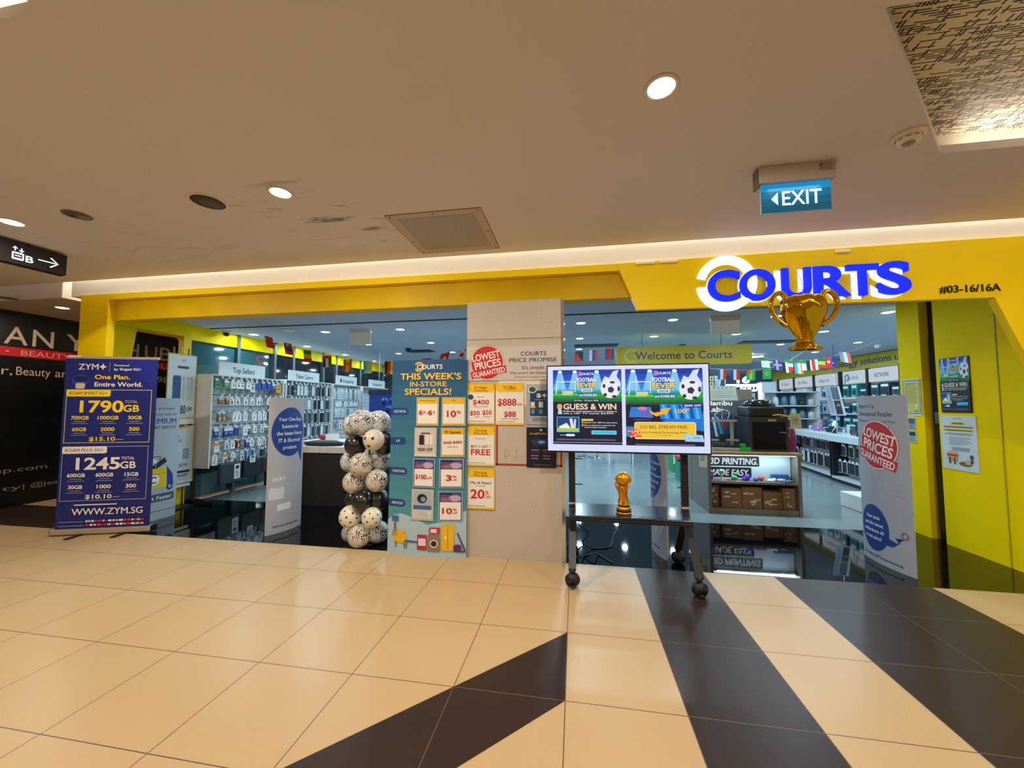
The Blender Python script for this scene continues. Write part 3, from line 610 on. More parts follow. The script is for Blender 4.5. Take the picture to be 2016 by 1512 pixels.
# ------------------------------------------------------------------ weekly specials board
def specials():
    Z = 2.0; xl0, xr0, xl1, xr1 = -1.937, -1.09, -1.915, -1.09; Y = 3.715
    t = thing('specials_board', "blue This Week's In-Store Specials standing board left of the pillar", 'display board', ((xl0 + xr0) / 2, Y, 0))
    W, H = 150, 388
    a = Art(W, H); N = 16
    top, bot = (24, 76, 122), (88, 166, 172)
    for i in range(N):
        f = (i / N) ** .8; c = '#%02x%02x%02x' % tuple(int(top[j] + (bot[j] - top[j]) * f) for j in range(3)); a.rect(0, H * i / N, W, H * (i + 1) / N + .5, c)
    courts_logo(a, 50, 104, 8, 21, '#f1f1ee'); a.text("THIS WEEK'S", 20, 140, 28, 41, '#163a6a', .05); a.text("THIS WEEK'S", 19, 139, 27, 40, '#f0c23c', .05)
    a.text('IN-STORE', 40, 112, 44, 54, '#f0c23c', .03); a.text('SPECIALS!', 30, 122, 59, 72, '#163a6a', .05); a.text('SPECIALS!', 29, 121, 58, 71, '#f0c23c', .05)
    for y, s, x1 in ((104, 'ELECTRICAL', 38), (164, 'IT', 34), (224, 'FURNITURE', 38), (287, 'SERVICES', 36)):
        a.rr(-0, y - 7, x1, y + 7, 6.5, '#1b3f82'); a.rect(0, y - 7, 8, y + 7, '#1b3f82'); a.text(s, 7 if s != 'IT' else 14, x1 - 5 if s != 'IT' else 22, y - 2.5, y + 2.5, '#dfe3ee', .02)
    # pale ground with drawn furniture
    a.poly([(0, 322), (10, 312), (28, 307), (52, 313), (80, 326), (110, 318), (135, 302), (150, 298), (150, 388), (0, 388)], '#a9c6d2')
    r = random.Random(2)
    for i in range(60): x, y = r.uniform(2, 148), r.uniform(328, 384); a.ell(x, y, .6, .6, '#c8dbe2', 6)
    for (x0, y0, x1, y1, c) in ((9, 312, 23, 323, '#3b6a9c'), (14, 348, 40, 364, '#e6b21a'), (17, 340, 37, 352, '#e6b21a'), (36, 358, 66, 361, '#33527e'), (62, 345, 80, 374, '#b0304c'), (82, 344, 104, 376, '#94755c'), (84, 330, 104, 342, '#c2354a'), (107, 324, 129, 374, '#e9b81e')):
        a.rect(x0, y0, x1, y1, c)
    for x in (11, 16, 21): a.poly([(15.5, 323), (16.5, 323), (x + 1, 352), (x, 352)], '#5a3d30')
    for x in (18, 36, 40, 62): a.rect(x, 361, x + 1.5, 374, '#5a3d30')
    a.ell(93, 361, 7.5, 7.5, '#e8e2d6'); a.ell(93, 361, 5.5, 5.5, '#20252e'); a.rect(117.6, 326, 118.4, 373, '#b98a10'); a.rect(112, 346, 116, 352, '#f4e9c8'); a.rect(64, 352, 78, 366, '#e5d6d8'); a.rect(87, 333, 98, 340, '#e7d9d6')
    a.rr(128, 362, 142, 376, 5, '#5a2f6e'); a.poly([(134, 340), (136, 339), (150, 374), (147, 374)], '#5a2f6e'); a.rect(140, 374, 149, 377, '#5a2f6e')
    mb = MB()
    n = 12; R = lambda u, off: (xl0 + (xr0 - xl0) * u / W + (xl1 - xl0) * 0, Y + .05 * (2 * u / W - 1) ** 2 + off)
    def fn(u, v, nn):
        f = 1 - v / H; x = (xl0 + (xl1 - xl0) * f) + ((xr0 - xl0) + ((xr1 - xl1) - (xr0 - xl0)) * f) * u / W
        return (x, Y + .05 * (2 * u / W - 1) ** 2 - nn, .0 + Z * f)
    body = Art(W, H); body.rect(0, 0, W, H, '#2c5d7a'); body.emit(mb, fn, 0, -.018, cuts=n); 
    for u in (0, W): mb.poly([fn(u, 0, 0), fn(u, H, 0), fn(u, H, -.018), fn(u, 0, -.018)], ink('#7d98a3'))
    for v in (0,): mb.add([fn(W * i / n, v, q) for i in range(n + 1) for q in (0, -.018)], [(2 * i, 2 * i + 1, 2 * i + 3, 2 * i + 2) for i in range(n)], ink('#7d98a3'))
    a.emit(mb, fn, .00012, 0, cuts=n); mb.build('panel', t)
    mb = MB(); mb.box(-1.75, -1.25, Y + .07, Y + .34, 0, .02, M_grey); mb.tube([(-1.5, Y + .07, 1.4), (-1.5, Y + .33, .02)], .012, M_grey); mb.build('rear_strut', t)
    # the eight offer cards in clear pockets
    def card(u0, v0, u1, v1, kind, label):
        c = Art(100, 142)
        if kind[0] == 'y':
            c.rect(0, 0, 100, 142, '#ebe5da'); c.rect(0, 0, 100, 30, '#ecb50a'); c.rect(0, 134, 100, 142, '#e6ad08'); c.frame(0, 0, 100, 142, 2, '#d8a100')
        elif kind[0] == 'b':
            c.rect(0, 0, 100, 142, '#efe9e4'); c.rect(0, 0, 100, 50, '#5d4a78'); c.ell(70, 30, 28, 16, '#b7a8c4'); c.ell(30, 36, 24, 10, '#96607a'); c.rect(0, 0, 60, 12, '#20306c'); c.frame(0, 0, 100, 142, 3, '#20306c')
        elif kind[0] == 'p':
            c.rect(0, 0, 100, 142, '#cfc0b4'); c.rr(20, 34, 44, 84, 4, '#23252e'); c.rr(50, 34, 68, 84, 3, '#e6dcd4'); c.rr(70, 34, 86, 84, 3, '#e6dcd4'); c.rr(28, 22, 72, 27, 2, '#2b2b30'); c.rect(0, 132, 100, 142, '#ddd')
        else:
            c.rect(0, 0, 100, 142, '#a9b4bc'); c.frame(0, 0, 100, 142, 4, '#dcc893'); c.ell(48, 40, 24, 22, '#1b1e26'); c.ell(54, 44, 12, 12, '#8a98a6'); c.rect(6, 74, 94, 92, '#3d5f9e'); c.rect(6, 96, 94, 134, '#d5d5d2'); c.lines(14, 88, 100, 130, 6, '#9aa0a6', .2)
        for r_ in kind[1]: c.text(*r_)
        mb = MB(); mb.poly([fn(u0 - 2, v0 - 2, .0125), fn(u1 + 2, v0 - 2, .0125), fn(u1 + 2, v1 + 2, .0125), fn(u0 - 2, v1 + 2, .0125)], mat('clear_pocket', '#9fb6bb', .15))
        cf = lambda x, y, nn: fn(u0 + (u1 - u0) * x / 100, v0 + (v1 - v0) * y / 142, .0135 + nn); c.emit(mb, cf)
        mb.build('offer_card', label=label, cat='card', group='offer cards on the specials board')
    R2 = '#b8202c'
    card(57, 78, 97, 131, ('y', [('Every Essential', 14, 86, 8, 14, '#5a4408', .01), ('6', 8, 28, 62, 88, R2, .05), ('%', 29, 41, 66, 80, R2, .02), ('+', 44, 52, 70, 80, R2, .01), ('6', 54, 74, 62, 88, R2, .05), ('%', 76, 88, 66, 80, R2, .02)]), 'yellow topped 6% + 6% card, left card of the electrical row')
    card(106, 78, 146, 131, ('y', [('TVs', 42, 58, 8, 15, '#5a4408', .01), ('10', 20, 62, 64, 98, R2, .05), ('%', 64, 84, 66, 82, R2, .02)]), 'yellow topped 10% card, right card of the electrical row')
    card(54, 138, 94, 192, ('p', [('S$30 OFF', 14, 86, 100, 116, '#2b2b30', .03)]), 'grey phone card S$30 OFF, left card of the IT row')
    card(105, 138, 145, 192, ('y', [('PC Specials', 14, 86, 10, 24, '#5a4408', .03), ('$600', 8, 46, 64, 78, R2, .04), ('$450', 52, 92, 62, 76, R2, .04), ('FREE GIFTS', 26, 74, 90, 97, R2, .01)]), 'PC Specials card with red prices, right card of the IT row')
    card(53, 199, 91, 252, ('b', [('$100', 8, 64, 78, 102, R2, .05), ('off', 66, 92, 88, 102, R2, .01)]), 'purple topped $100 off card, left card of the furniture row')
    card(103, 199, 143, 252, ('b', [('3', 26, 52, 78, 108, R2, .05), ('%', 54, 74, 80, 92, R2, .02), ('off', 54, 76, 98, 108, R2, .01)]), 'purple topped 3% off card, right card of the furniture row')
    card(51, 259, 90, 316, ('g', []), 'cream framed services card with a black gadget picture')
    card(102, 262, 142, 316, ('b', [('10', 14, 58, 78, 108, R2, .05), ('%', 60, 80, 80, 92, R2, .02), ('off', 60, 82, 98, 108, R2, .01)]), 'purple topped 10% off card at the bottom right of the board')
specials()
# ------------------------------------------------------------------ roll-up banner
def rollup():
    p0 = at_z(103, 1055); p1 = at_z(301, 1046); p0.z = p1.z = 0; U = (p1 - p0).normalized(); Nn = Vector((U.y, -U.x, 0)); L = (p1 - p0).length
    t = thing('rollup_banner', 'blue roll-up banner with yellow and white price boxes, left of the shop', 'banner', (p0 + p1) / 2)
    base = p0 + Vector((0, 0, 0)); M = Matrix((U, -Nn, (0, 0, 1))).transposed().to_4x4(); M.translation = base
    silver = mat('banner_silver', '#b9a892', 0.35, 0.4)
    mb = MB(); mb.rbox(0, L, -.045, .045, .012, .075, .012, silver, M); mb.build('base_cassette', t)
    mb = MB(); mb.rbox(L, L + .012, -.05, .05, .008, .085, .005, M_black, M); mb.build('end_cap', t); mb = MB(); mb.rbox(-.008, 0, -.05, .05, .008, .085, .003, silver, M); mb.build('end_cap', t)
    for u in (.28, .72):
        mb = MB(); mb.prism([M @ Vector((L * u - .02, -.19, .002)), M @ Vector((L * u + .03, -.19, .002)), M @ Vector((L * u + .05, .12, .002)), M @ Vector((L * u + .01, .12, .002))], (0, 0, .012), M_black); mb.build('foot', t)
    mb = MB(); mb.tube([M @ Vector((L / 2, .05, .05)), M @ Vector((L / 2, .03, 2.10))], .012, M_grey); mb.build('support_pole', t)
    w_ = L - .06; h = 2.02
    mb = MB(); mb.rbox(.025, L - .025, -.014, .014, 2.085, 2.12, .006, silver, M); mb.build('top_rail', t)
    a = Art(100, 205); a.rect(0, 0, 100, 205, '#14206e')
    for i in range(10): a.poly([(50 + i * 5, 0), (100, 0), (100, 40 - i * 3), (62 + i * 4, 0)], '#12248a')
    W = '#e9e2da'; Yl = '#f2cc08'; dm = '#8d8fb0'
    a.text('ZYM', 14, 35, 6, 13.5, W, .02); a.poly([(40, 5.5), (41.2, 8.6), (44.5, 9.8), (41.2, 11), (40, 14), (38.8, 11), (35.5, 9.8), (38.8, 8.6)], W); a.rect(47, 4, 47.6, 16, dm); a.text('Powered', 52, 68, 6.3, 9, W, .02); a.text('by Singtel 5G+', 52, 82, 11, 14, W, .03)
    a.ell(17, 27, 9, 7, '#1d3f9a'); a.rr(10, 22, 25, 28, 3, '#101a3e'); a.rr(12, 30, 22, 37, 2, '#c9b0a4')
    a.text('One Plan.', 32, 70, 19.5, 25, Yl, .045); a.text('Entire World.', 32, 84, 28.5, 34, W, .045)
    def plan(y, c, tab, big, rows, price, tabc):
        a.frame(3, y, 95, y + 65, .9, dm if c == W else '#b7a66a'); a.rr(3, y, 50, y + 8.5, 2, c); a.text(tab, 6, 46, y + 2.4, y + 6.2, '#2c2f5c', .03)
        a.text(big, 18, 65, y + 13, y + 27.5, c, .06); a.text('TOTAL', 66, 80, y + 13, y + 16.5, c if c == W else '#b9b06a', .02); a.text('GB', 65, 82, y + 18.5, y + 27, c, .05)
        for j, rw in enumerate(rows):
            for i, tx in enumerate(rw):
                cx = (19, 49, 78)[i]; hw = len(tx) * 1.9; yy = y + 33 + j * 14
                a.text(tx, cx - hw, cx + hw, yy - 1, yy + 3.5, c, .06); a.rect(cx - 6, yy + 5.6, cx + 6, yy + 6.4, dm); a.rect(cx - 9, yy + 8, cx + 9, yy + 8.7, dm)
        a.text(price, 30, 58, y + 57.5, y + 62.5, c, .05); a.rect(59, y + 60.5, 67, y + 61.5, dm)
    plan(38, Yl, 'ROAM SMART 5G+', '1790', (('700GB', '1000GB', '30GB'), ('60GB', '2000', '500')), '$15.10', 0)
    plan(107, W, 'ROAM PLUS 5G+', '1245', (('600GB', '600GB', '15GB'), ('30GB', '1000', '300')), '$10.10', 0)
    a.text('Scan QR to SIGN UP NOW or visit', 19, 62, 191 - 0 - 190 + 191.5, 191.5 + 2.2, W, .02) if False else a.lines(19, 64, 176, 177.6, 1, W, .8, 0)
    a.text('WWW.ZYM.SG', 17, 92, 180.5, 188.5, W, .05)
    r = random.Random(3)
    for y in (196, 200.5):
        a.rect(4, y, 30, y + .8, dm); x = 32
        while x < 92: w1 = r.uniform(1.5, 5); a.rr(x, y - 1.2, x + w1, y + 1.2, .6, r.choice(['#d83a4e', '#e0b8b0', '#e49a6a', '#b32844', W])); x += w1 + .8
    mb = MB(); o = M @ Vector((.03, -.012, 2.09)); tr = M @ Vector((L - .03, -.012, 2.09)); bl = M @ Vector((.03, -.012, .07))
    wall_art(a, o, tr, bl, Nn, mb, .002, '#14206e', lift=.0001); mb.build('printed_sheet', t)
rollup()

# ------------------------------------------------------------------ lens shaped cardboard totems
def totem(label, x, y0, y1, H, bulge, side, art, base='#b9bcc6', dx=0.0, back=None):
    """chord along y at x; the printed face bulges to side (+1: +x, -1: -x)"""
    t = thing('cardboard_totem', label, 'display totem', (x, (y0 + y1) / 2, 0))
    cuts = 14; W, Hh = art.w, art.h
    def face(sd):
        # u from left to right as seen from the face
        def fn(u, v, n):
            f = u / W; yy = (y0 + (y1 - y0) * f) if sd > 0 else (y1 - (y1 - y0) * f)
            b = bulge * (1 - (2 * f - 1) ** 2) + .004
            return (x + dx * (yy - y0) / (y1 - y0) + sd * (b + n), yy, H * (1 - v / Hh))
        return fn
    for sd, ar in ((side, art), (-side, back)):
        mb = MB(); bd = Art(W, Hh); bd.rect(0, 0, W, Hh, base); bd.emit(mb, face(sd), 0, 0, cuts=cuts)
        if ar is not None: ar.emit(mb, face(sd), .00012, .0002, cuts=cuts)
        mb.build('curved_face', t)
    mb = MB()
    for y in (y0, y1): xx = x + (dx if y == y1 else 0); mb.box(xx - .004, xx + .004, y - .003, y + .003, 0, H, ink(base))
    mb.build('edge_fold', t)
def bubble(a, cx, cy, rx, ry, tail=None, c='#123a8c'):
    a.ell(cx, cy, rx, ry, c, 48)
    if tail: a.poly(tail, c)
Wt = '#e6e8ee'
a = Art(62, 162); bubble(a, 32, 42, 29, 30, [(44, 60), (58, 58), (57, 82)])
for i, (s, x0, x1) in enumerate((('Your One-Stop', 12, 54), ('Solution for', 17, 48), ('the latest Home', 10, 56), ('IT & Electrical', 13, 52), ('products', 20, 44))): a.text(s, x0, x1, 24 + i * 8.6, 28.6 + i * 8.6, Wt, .02)
for i in range(4): a.ell(8 + i * 5, 98, 2, 2.4, '#c9ccd4'); 
a.rr(2, 108, 24, 122, 2, '#c8cbd3'); a.rr(14, 128, 36, 136, 2, '#d4d6dc'); a.text('Visit courts.com.sg to shop', 8, 52, 152, 155, '#2a2f4a', .02)
totem('white totem with blue Your One-Stop Solution bubble, left of the balloons', -3.585, 3.985, 4.45, 1.62, .045, 1, a, '#a9aab2', dx=.09)
a = Art(62, 162); a.text("Singapore's Top", 5, 30, 8, 12, '#1e2438', .02); a.text('Omnichannel Retailer', 5, 50, 15.5, 20, '#1e2438', .02); a.text('We have more than you can shop.', 5, 52, 23.5, 26, '#2a4a9c', .01)
lowest_badge(a, 30, 48, 22.5, -14, '#b5202c')
for i in range(6): a.rect(47 + (i % 2) * 5, 82 + (i // 2) * 5, 50 + (i % 2) * 5, 84 + (i // 2) * 5, '#9a9eaa')
a.rect(2, 92, 60, 92.4, '#a9acb8'); a.rect(2, 106, 60, 106.4, '#a9acb8'); a.arc(55, 128, 2, 3.3, 0, 360, '#6a6d78')
bubble(a, 21, 129, 19, 22, [(36, 134), (50, 137), (46, 132), (54, 131), (44, 141), (34, 142)], '#15377f')
for i, (s, x0, x1) in enumerate((('New deals', 11, 30), ('and the latest', 7, 34), ('collections all', 6, 34), ('in one place!', 8, 31))): a.text(s, x0, x1, 117 + i * 6.5, 120.4 + i * 6.5, Wt, .02)
a.text('We deliver 24/7 at courts.com.sg', 4, 52, 154.5, 156.8, '#222a44', .03)
totem('grey white totem with red Lowest Prices Guaranteed badge beside the yellow wall', 2.955, 3.965, 4.53, 1.62, .045, -1, a, '#9ea2ae', dx=-.03)
a = Art(62, 162); a.text('For your purchases', 6, 52, 12, 15.5, '#222a44', .02); a.text('within 3 hours with our', 4, 56, 20, 23.5, '#222a44', .02); a.text('PREMIUM', 8, 56, 27, 34.5, '#1f3f9a', .05); a.text('DELIVERY SERVICE', 6, 56, 37.5, 41.5, '#222a44', .02)
a.rect(6, 94, 44, 120, '#d8be10'); a.rect(6, 101, 44, 101.5, '#6a5a10'); a.poly([(6, 94), (9, 82), (16, 90), (22, 78), (30, 84), (28, 94)], '#e2e6ee'); a.poly([(18, 94), (40, 80), (44, 86), (30, 94)], '#1c2230'); a.frame(22, 78, 34, 88, .8, '#1c2230')
a.ell(27, 109, 7, 7, '#eceef2'); a.arc(27, 109, 3, 4.6, 40, 320, '#1d2a5a'); a.poly([(44, 92), (54, 104), (56, 118), (46, 120)], '#17408c'); a.ell(50, 120, 5, 5, '#17306c'); a.ell(50, 120, 2.6, 2.6, '#8fa3c4')
a.rr(0, 128, 58, 138, 3, '#4a5664'); a.text('Get It Faster', 6, 54, 130.5, 135.5, Wt, .03); a.rect(0, 150, 60, 150.6, '#3a4250')
totem('pale blue totem with PREMIUM delivery service print behind the roll-up banner', -5.60, 4.02, 4.55, 1.625, .045, 1, a, '#a3b1bb', dx=.06)
a = Art(62, 162); bubble(a, 30, 60, 27, 34); a.arc(30, 98, 9, 12, -120, 120, '#8f8a66'); a.poly([(18, 122), (30, 116), (34, 128), (22, 132)], '#146a3a')
for i, (s, x0, x1) in enumerate((('Your One-Stop', 12, 54), ('Solution for', 17, 48), ('the latest Home', 10, 56), ('IT & Electrical', 13, 52), ('products', 20, 44))): a.text(s, x0, x1, 44 + i * 8, 48 + i * 8, Wt, .02)
a.text('Visit courts.com.sg to shop', 8, 52, 150, 153, '#2a2f4a', .02)
totem('white and blue totem standing behind the television stand', 0.875, 4.02, 4.60, 1.30, .07, -1, a, '#a9adb9')

# ------------------------------------------------------------------ posters on the side walls
def wall_sheet(name, label, cat, pts, X, N, art, th=.008, back='#dcdcd8'):
    (ax, ay), (bx, by), (cx_, cy_) = pts; tl = at_x(ax, ay, X); tr = at_x(bx, by, X); bl = at_x(cx_, cy_, X); tr.z = tl.z = (tl.z + tr.z) / 2; bl.y = tl.y
    return wall_art(art, tl, tr, bl, N, thick=th, back=back).build(name, label=label, cat=cat)
def football(a, cx, cy, r, w_='#e8ecf4', d='#27304a'):
    a.ell(cx, cy, r, r, w_, 32)
    def pent(x, y, s, rot=0, sx=1, sy=1): a.poly([(x + sx * s * math.sin(rot + i * 2 * math.pi / 5), y - sy * s * math.cos(rot + i * 2 * math.pi / 5)) for i in range(5)], d)
    pent(cx + r * .05, cy + r * .1, r * .36, .2)
    for i in range(5):
        an = .2 + i * 2 * math.pi / 5 + .0; x, y = cx + r * .05 + .80 * r * math.sin(an), cy + r * .1 - .80 * r * math.cos(an)
        sx = 1 - .55 * abs(math.sin(an)); sy = 1 - .55 * abs(math.cos(an)); pent(x, y, r * .34, an + .6, sx, sy)
def fever(a, x0, y0, s, guess=True):
    """football fever artwork; s = width, height 1.1*s of the upper block"""
    q = lambda v: v * s / 100
    X = lambda v: x0 + q(v); Y = lambda v: y0 + q(v)
    cols = ['#0c2f9e', '#0a46c8', '#0f63d8', '#1a86e0', '#2aa6e6', '#35bfe8', '#30c0d8']
    for i, c in enumerate(cols): a.rect(X(0), Y(0 + i * 7), X(100), Y(7 + i * 7), c)
    for bx in (8, 30, 62): a.poly([(X(bx), Y(2)), (X(bx + 5), Y(2)), (X(bx + 12), Y(30)), (X(bx - 7), Y(30))], '#7cc4f2'); a.ell(X(bx + 2.5), Y(3), q(3), q(2), '#f4fbff')
    for i, c in enumerate(['#1f9a3c', '#27aa44', '#1c8a3a', '#15703a', '#0d4a34']): a.rect(X(0), Y(33 + i * 3.6), X(100), Y(36.8 + i * 3.6), c)
    a.rect(X(0), Y(37), X(55), Y(37.7), '#a8e4b4'); a.poly([(X(4), Y(36)), (X(6), Y(18)), (X(7), Y(18)), (X(5.4), Y(36))], '#eef6fc'); a.rect(X(6), Y(17.5), X(34), Y(18.6), '#eef6fc'); a.poly([(X(33), Y(18)), (X(34), Y(18)), (X(33.4), Y(34)), (X(32.4), Y(34))], '#dfeefa'); a.rect(X(14), Y(9), X(14.6), Y(38), '#e6f0fa'); a.rect(X(14), Y(37.6), X(28), Y(38.2), '#e6f0fa'); a.rect(X(15), Y(32), X(30), Y(36.5), '#d8d68a')
    a.poly([(X(70), Y(24)), (X(76), Y(10)), (X(82), Y(13)), (X(88), Y(3)), (X(96), Y(1)), (X(93), Y(10)), (X(99), Y(20)), (X(98), Y(30))], '#cfe0fa')
    football(a, X(84), Y(29), q(14)); 
    courts_logo(a, X(37), X(60), Y(4), Y(8.6), '#ffffff', '#e8607a')
    a.text('FOOTBALL', X(34.6), X(65.4), Y(12.4), Y(18.6), '#1a2c5c', .07); a.text('FOOTBALL', X(35), X(65), Y(12), Y(18), '#ffffff', .05); a.text('FEVER', X(34.4), X(66.4), Y(19.8), Y(27.6), '#1a1e30', .09); a.text('FEVER', X(35), X(65.6), Y(19.6), Y(27), '#ffd42a', .06); a.rr(X(42), Y(28.2), X(58), Y(33.6), q(1.4), '#d8f0fc'); a.text('2026', X(43.4), X(56.6), Y(29), Y(32.8), '#16406e', .05)
    a.rr(X(37), Y(35), X(66), Y(40.6), q(1), '#1a6ea0'); a.text('and SCORE BIG', X(38.5), X(64.5), Y(36.6), Y(39.8), '#f2fbff', .05)
    if guess:
        a.rect(X(0), Y(49), X(100), Y(109), '#0d0f2c')
        a.rr(X(29), Y(44.5), X(69), Y(48), q(.6), '#0c1430'); a.text('20 May - 30 June 2026', X(31), X(67), Y(45.3), Y(47.2), '#ffffff', .03)
        a.text('GUESS & WIN', X(15), X(93), Y(51.4), Y(60.4), '#5a4636', .08); a.text('GUESS & WIN', X(15.5), X(92), Y(51), Y(59.6), '#f3dfc4', .05)
        a.rr(X(6), Y(51.5), X(13.6), Y(60), q(3), '#d9a85a'); a.poly([(X(8), Y(58)), (X(12), Y(58)), (X(13.4), Y(67)), (X(7), Y(67))], '#b9cfe4')
        a.text('Predict the world champion and stand a chance to', X(15), X(93), Y(61.4), Y(63.6), '#f2f2f4', .03); a.text('win a 100" TV worth $4,999!', X(15), X(88), Y(64.6), Y(66.8), '#f2f2f4', .03)
        a.rect(X(5.4), Y(71), X(38.6), Y(94), '#54c4ee'); a.rect(X(6.4), Y(72), X(37.6), Y(92), '#123c78'); a.poly([(X(8), Y(86)), (X(20), Y(80)), (X(26), Y(88)), (X(12), Y(92))], '#eef2f8'); a.poly([(X(24), Y(74)), (X(28), Y(73)), (X(31), Y(88)), (X(27), Y(90))], '#dfe6f2'); a.poly([(X(31), Y(74)), (X(34), Y(75)), (X(33), Y(90)), (X(30), Y(90))], '#c9d6ea'); a.rect(X(6.4), Y(88), X(37.6), Y(92), '#b9c83a')
        a.rr(X(41.6), Y(74), X(59), Y(77), q(1.2), '#e8cc3c'); a.ell(X(43.2), Y(79.4), q(1.3), q(1.3), '#e8cc3c'); a.ell(X(43.2), Y(83.4), q(1.3), q(1.3), '#e8cc3c')
        a.text('Spend min. $99 at any store', X(45.4), X(93), Y(78.4), Y(80.2), '#f2f2f4', .03); a.text('Scan to submit your guess for the', X(45.4), X(90), Y(82.4), Y(84.2), '#f2f2f4', .03); a.text('world football champion.', X(45.4), X(78), Y(85.6), Y(87.2), '#f2f2f4', .03)
        a.rr(X(56), Y(91), X(92), Y(97), q(1.2), '#56c8f0'); a.text('Sign up now at the counter', X(60), X(88), Y(93), Y(94.8), '#1a4a78', .01); a.rect(X(10), Y(98), X(19), Y(98.8), '#cfd4e6'); a.rr(X(19), Y(96.6), X(32), Y(100), q(1.5), '#dfe6f6'); a.lines(X(5), X(95), Y(104), Y(107), 2, '#8f97b8', .3, .05, 2)
    return X, Y, q
a = Art(100, 168); a.rect(0, 0, 100, 168, '#0d1230'); fever(a, 0, 0, 100); a.q = [([(x, y * 1.5) for x, y in V], F, m) for V, F, m in a.q[1:]]; a.q.insert(0, ([(0, 0), (100, 0), (100, 168), (0, 168)], [(0, 1, 2, 3)], ink('#0d1a24')))
wall_sheet('football_poster', 'dark Football Fever poster on the lime yellow right wall', 'poster', ((1850, 707), (1908, 700), (1856, 812)), 4.03, (-1, 0, 0), a, back='#0d1a24')
a = Art(100, 165); a.rect(0, 0, 100, 165, '#ccd6dc'); a.text('COURTS', 36, 64, 6, 11, '#3c68a0', .03); a.rr(28, 18, 72, 28, 2, '#d6c266'); a.rect(34, 21, 66, 25, '#6a5a1c'); a.rr(6, 30, 94, 38, 2, '#d6c266'); a.lines(10, 90, 32.5, 36.5, 1, '#6a5a1c', .8, 0); a.rr(6, 40, 94, 48, 2, '#d6c266'); a.lines(12, 88, 42.5, 46.5, 1, '#6a5a1c', .8, 0)
a.ell(14, 56, 2, 2, '#333a44'); a.lines(20, 92, 53, 60, 2, '#3a424c', .4, .1); a.lines(22, 88, 64, 92, 7, '#58626c', .25, .5, 4); a.lines(28, 84, 96, 108, 4, '#444e58', .35, .1, 5)
a.rect(14, 118, 46, 124, '#b8402e'); a.rect(16, 124, 44, 140, '#c99a6a'); a.rect(20, 128, 24, 148, '#4a3a34'); a.rect(34, 128, 38, 148, '#4a3a34'); a.poly([(12, 118), (22, 108), (40, 108), (48, 118)], '#d9a890'); a.ell(66, 144, 18, 7, '#8a5a3c'); a.ell(74, 138, 9, 8, '#c9b08a'); a.poly([(80, 140), (84, 118), (88, 140)], '#2e4a48'); a.ell(84, 122, 5, 7, '#3a5a50')
wall_sheet('programme_poster', 'white poster with small furniture drawings under the football poster', 'poster', ((1853, 818), (1922, 820), (1862, 921)), 4.03, (-1, 0, 0), a, back='#ccd6dc')
a = Art(100, 145); a.rect(0, 0, 100, 145, '#c8d0d0'); a.frame(3, 5, 97, 138, 3, '#2c5a9c'); a.rect(8, 12, 94, 134, '#c9be62'); a.lines(24, 74, 16, 24, 2, '#5a5220', .4, .2); a.lines(14, 84, 30, 100, 9, '#8a8038', .25, .3, 7); a.rect(70, 96, 80, 116, '#e0dcb0'); a.rect(62, 125, 84, 128, '#5a5220')
wall_sheet('framed_notice', 'blue bordered yellow notice on the yellow entrance panel', 'notice', ((1777, 748), (1812, 745), (1781, 818)), 5.18 and 4.03, (-1, 0, 0), a, back='#c8d0d0')
a = Art(60, 60); a.rect(0, 0, 60, 60, '#8fa0a8'); a.rect(4, 4, 56, 30, '#3c5a70'); a.lines(6, 54, 36, 56, 4, '#4a5a60')
wall_sheet('small_notice', 'small grey blue notice partly hidden by the totem, on the yellow entrance panel', 'notice', ((1786, 823), (1803, 822), (1790, 845)), 4.03, (-1, 0, 0), a)
a = Art(60, 60); a.rect(0, 0, 60, 60, '#a7b5b0'); a.rect(6, 6, 54, 26, '#2e3a3c'); a.lines(6, 54, 32, 56, 5, '#4a5a5c')
wall_sheet('small_notice', 'small pale notice below the grey blue one on the yellow entrance panel', 'notice', ((1789, 848), (1805, 847), (1791, 871)), 4.03, (-1, 0, 0), a)
# tall framed poster pair on a stand behind the pale totem
st = thing('poster_stand', 'tall stand with two yellow edged phone posters by the left glass wall', 'poster stand', (-5.86, 4.86, 0))
pb = at_x(331, 693, -5.86); pc = at_x(391, 697, -5.86); ya, yb2, zt2 = pb.y, 5.03, 2.30
a = Art(100, 130); a.rect(0, 0, 100, 130, '#c3d2d6'); a.frame(0, 0, 100, 130, 2, '#c2a83c'); a.text('citi', 44, 60, 8, 14, '#4a6a9c', .01); a.rr(32, 22, 72, 27, 2, '#2a3a58'); a.rr(18, 40, 46, 88, 5, '#2c4a86'); a.ell(24, 47, 3, 3, '#16264a'); a.ell(24, 55, 3, 3, '#16264a'); a.ell(34, 47, 3, 3, '#16264a')
for x in (52, 68, 80): a.rr(x, 40, x + 8, 86, 2, '#aebfc9'); a.ell(x + 3, 45, 1.6, 1.6, '#33405a')
a.text('$80', 38, 66, 94, 110, '#1e222c', .03); a.text('OFF', 68, 90, 98, 106, '#1e222c', .02); a.rect(0, 118, 100, 120, '#d09a2a'); a.rect(0, 120, 100, 130, '#d7dee0')
mb = wall_art(a, (-5.86, ya, 2.30), (-5.86, yb2, 2.30), (-5.86, ya, 1.24), (1, 0, 0), thick=.012, back='#c2a83c'); mb.build('upper_poster', st)
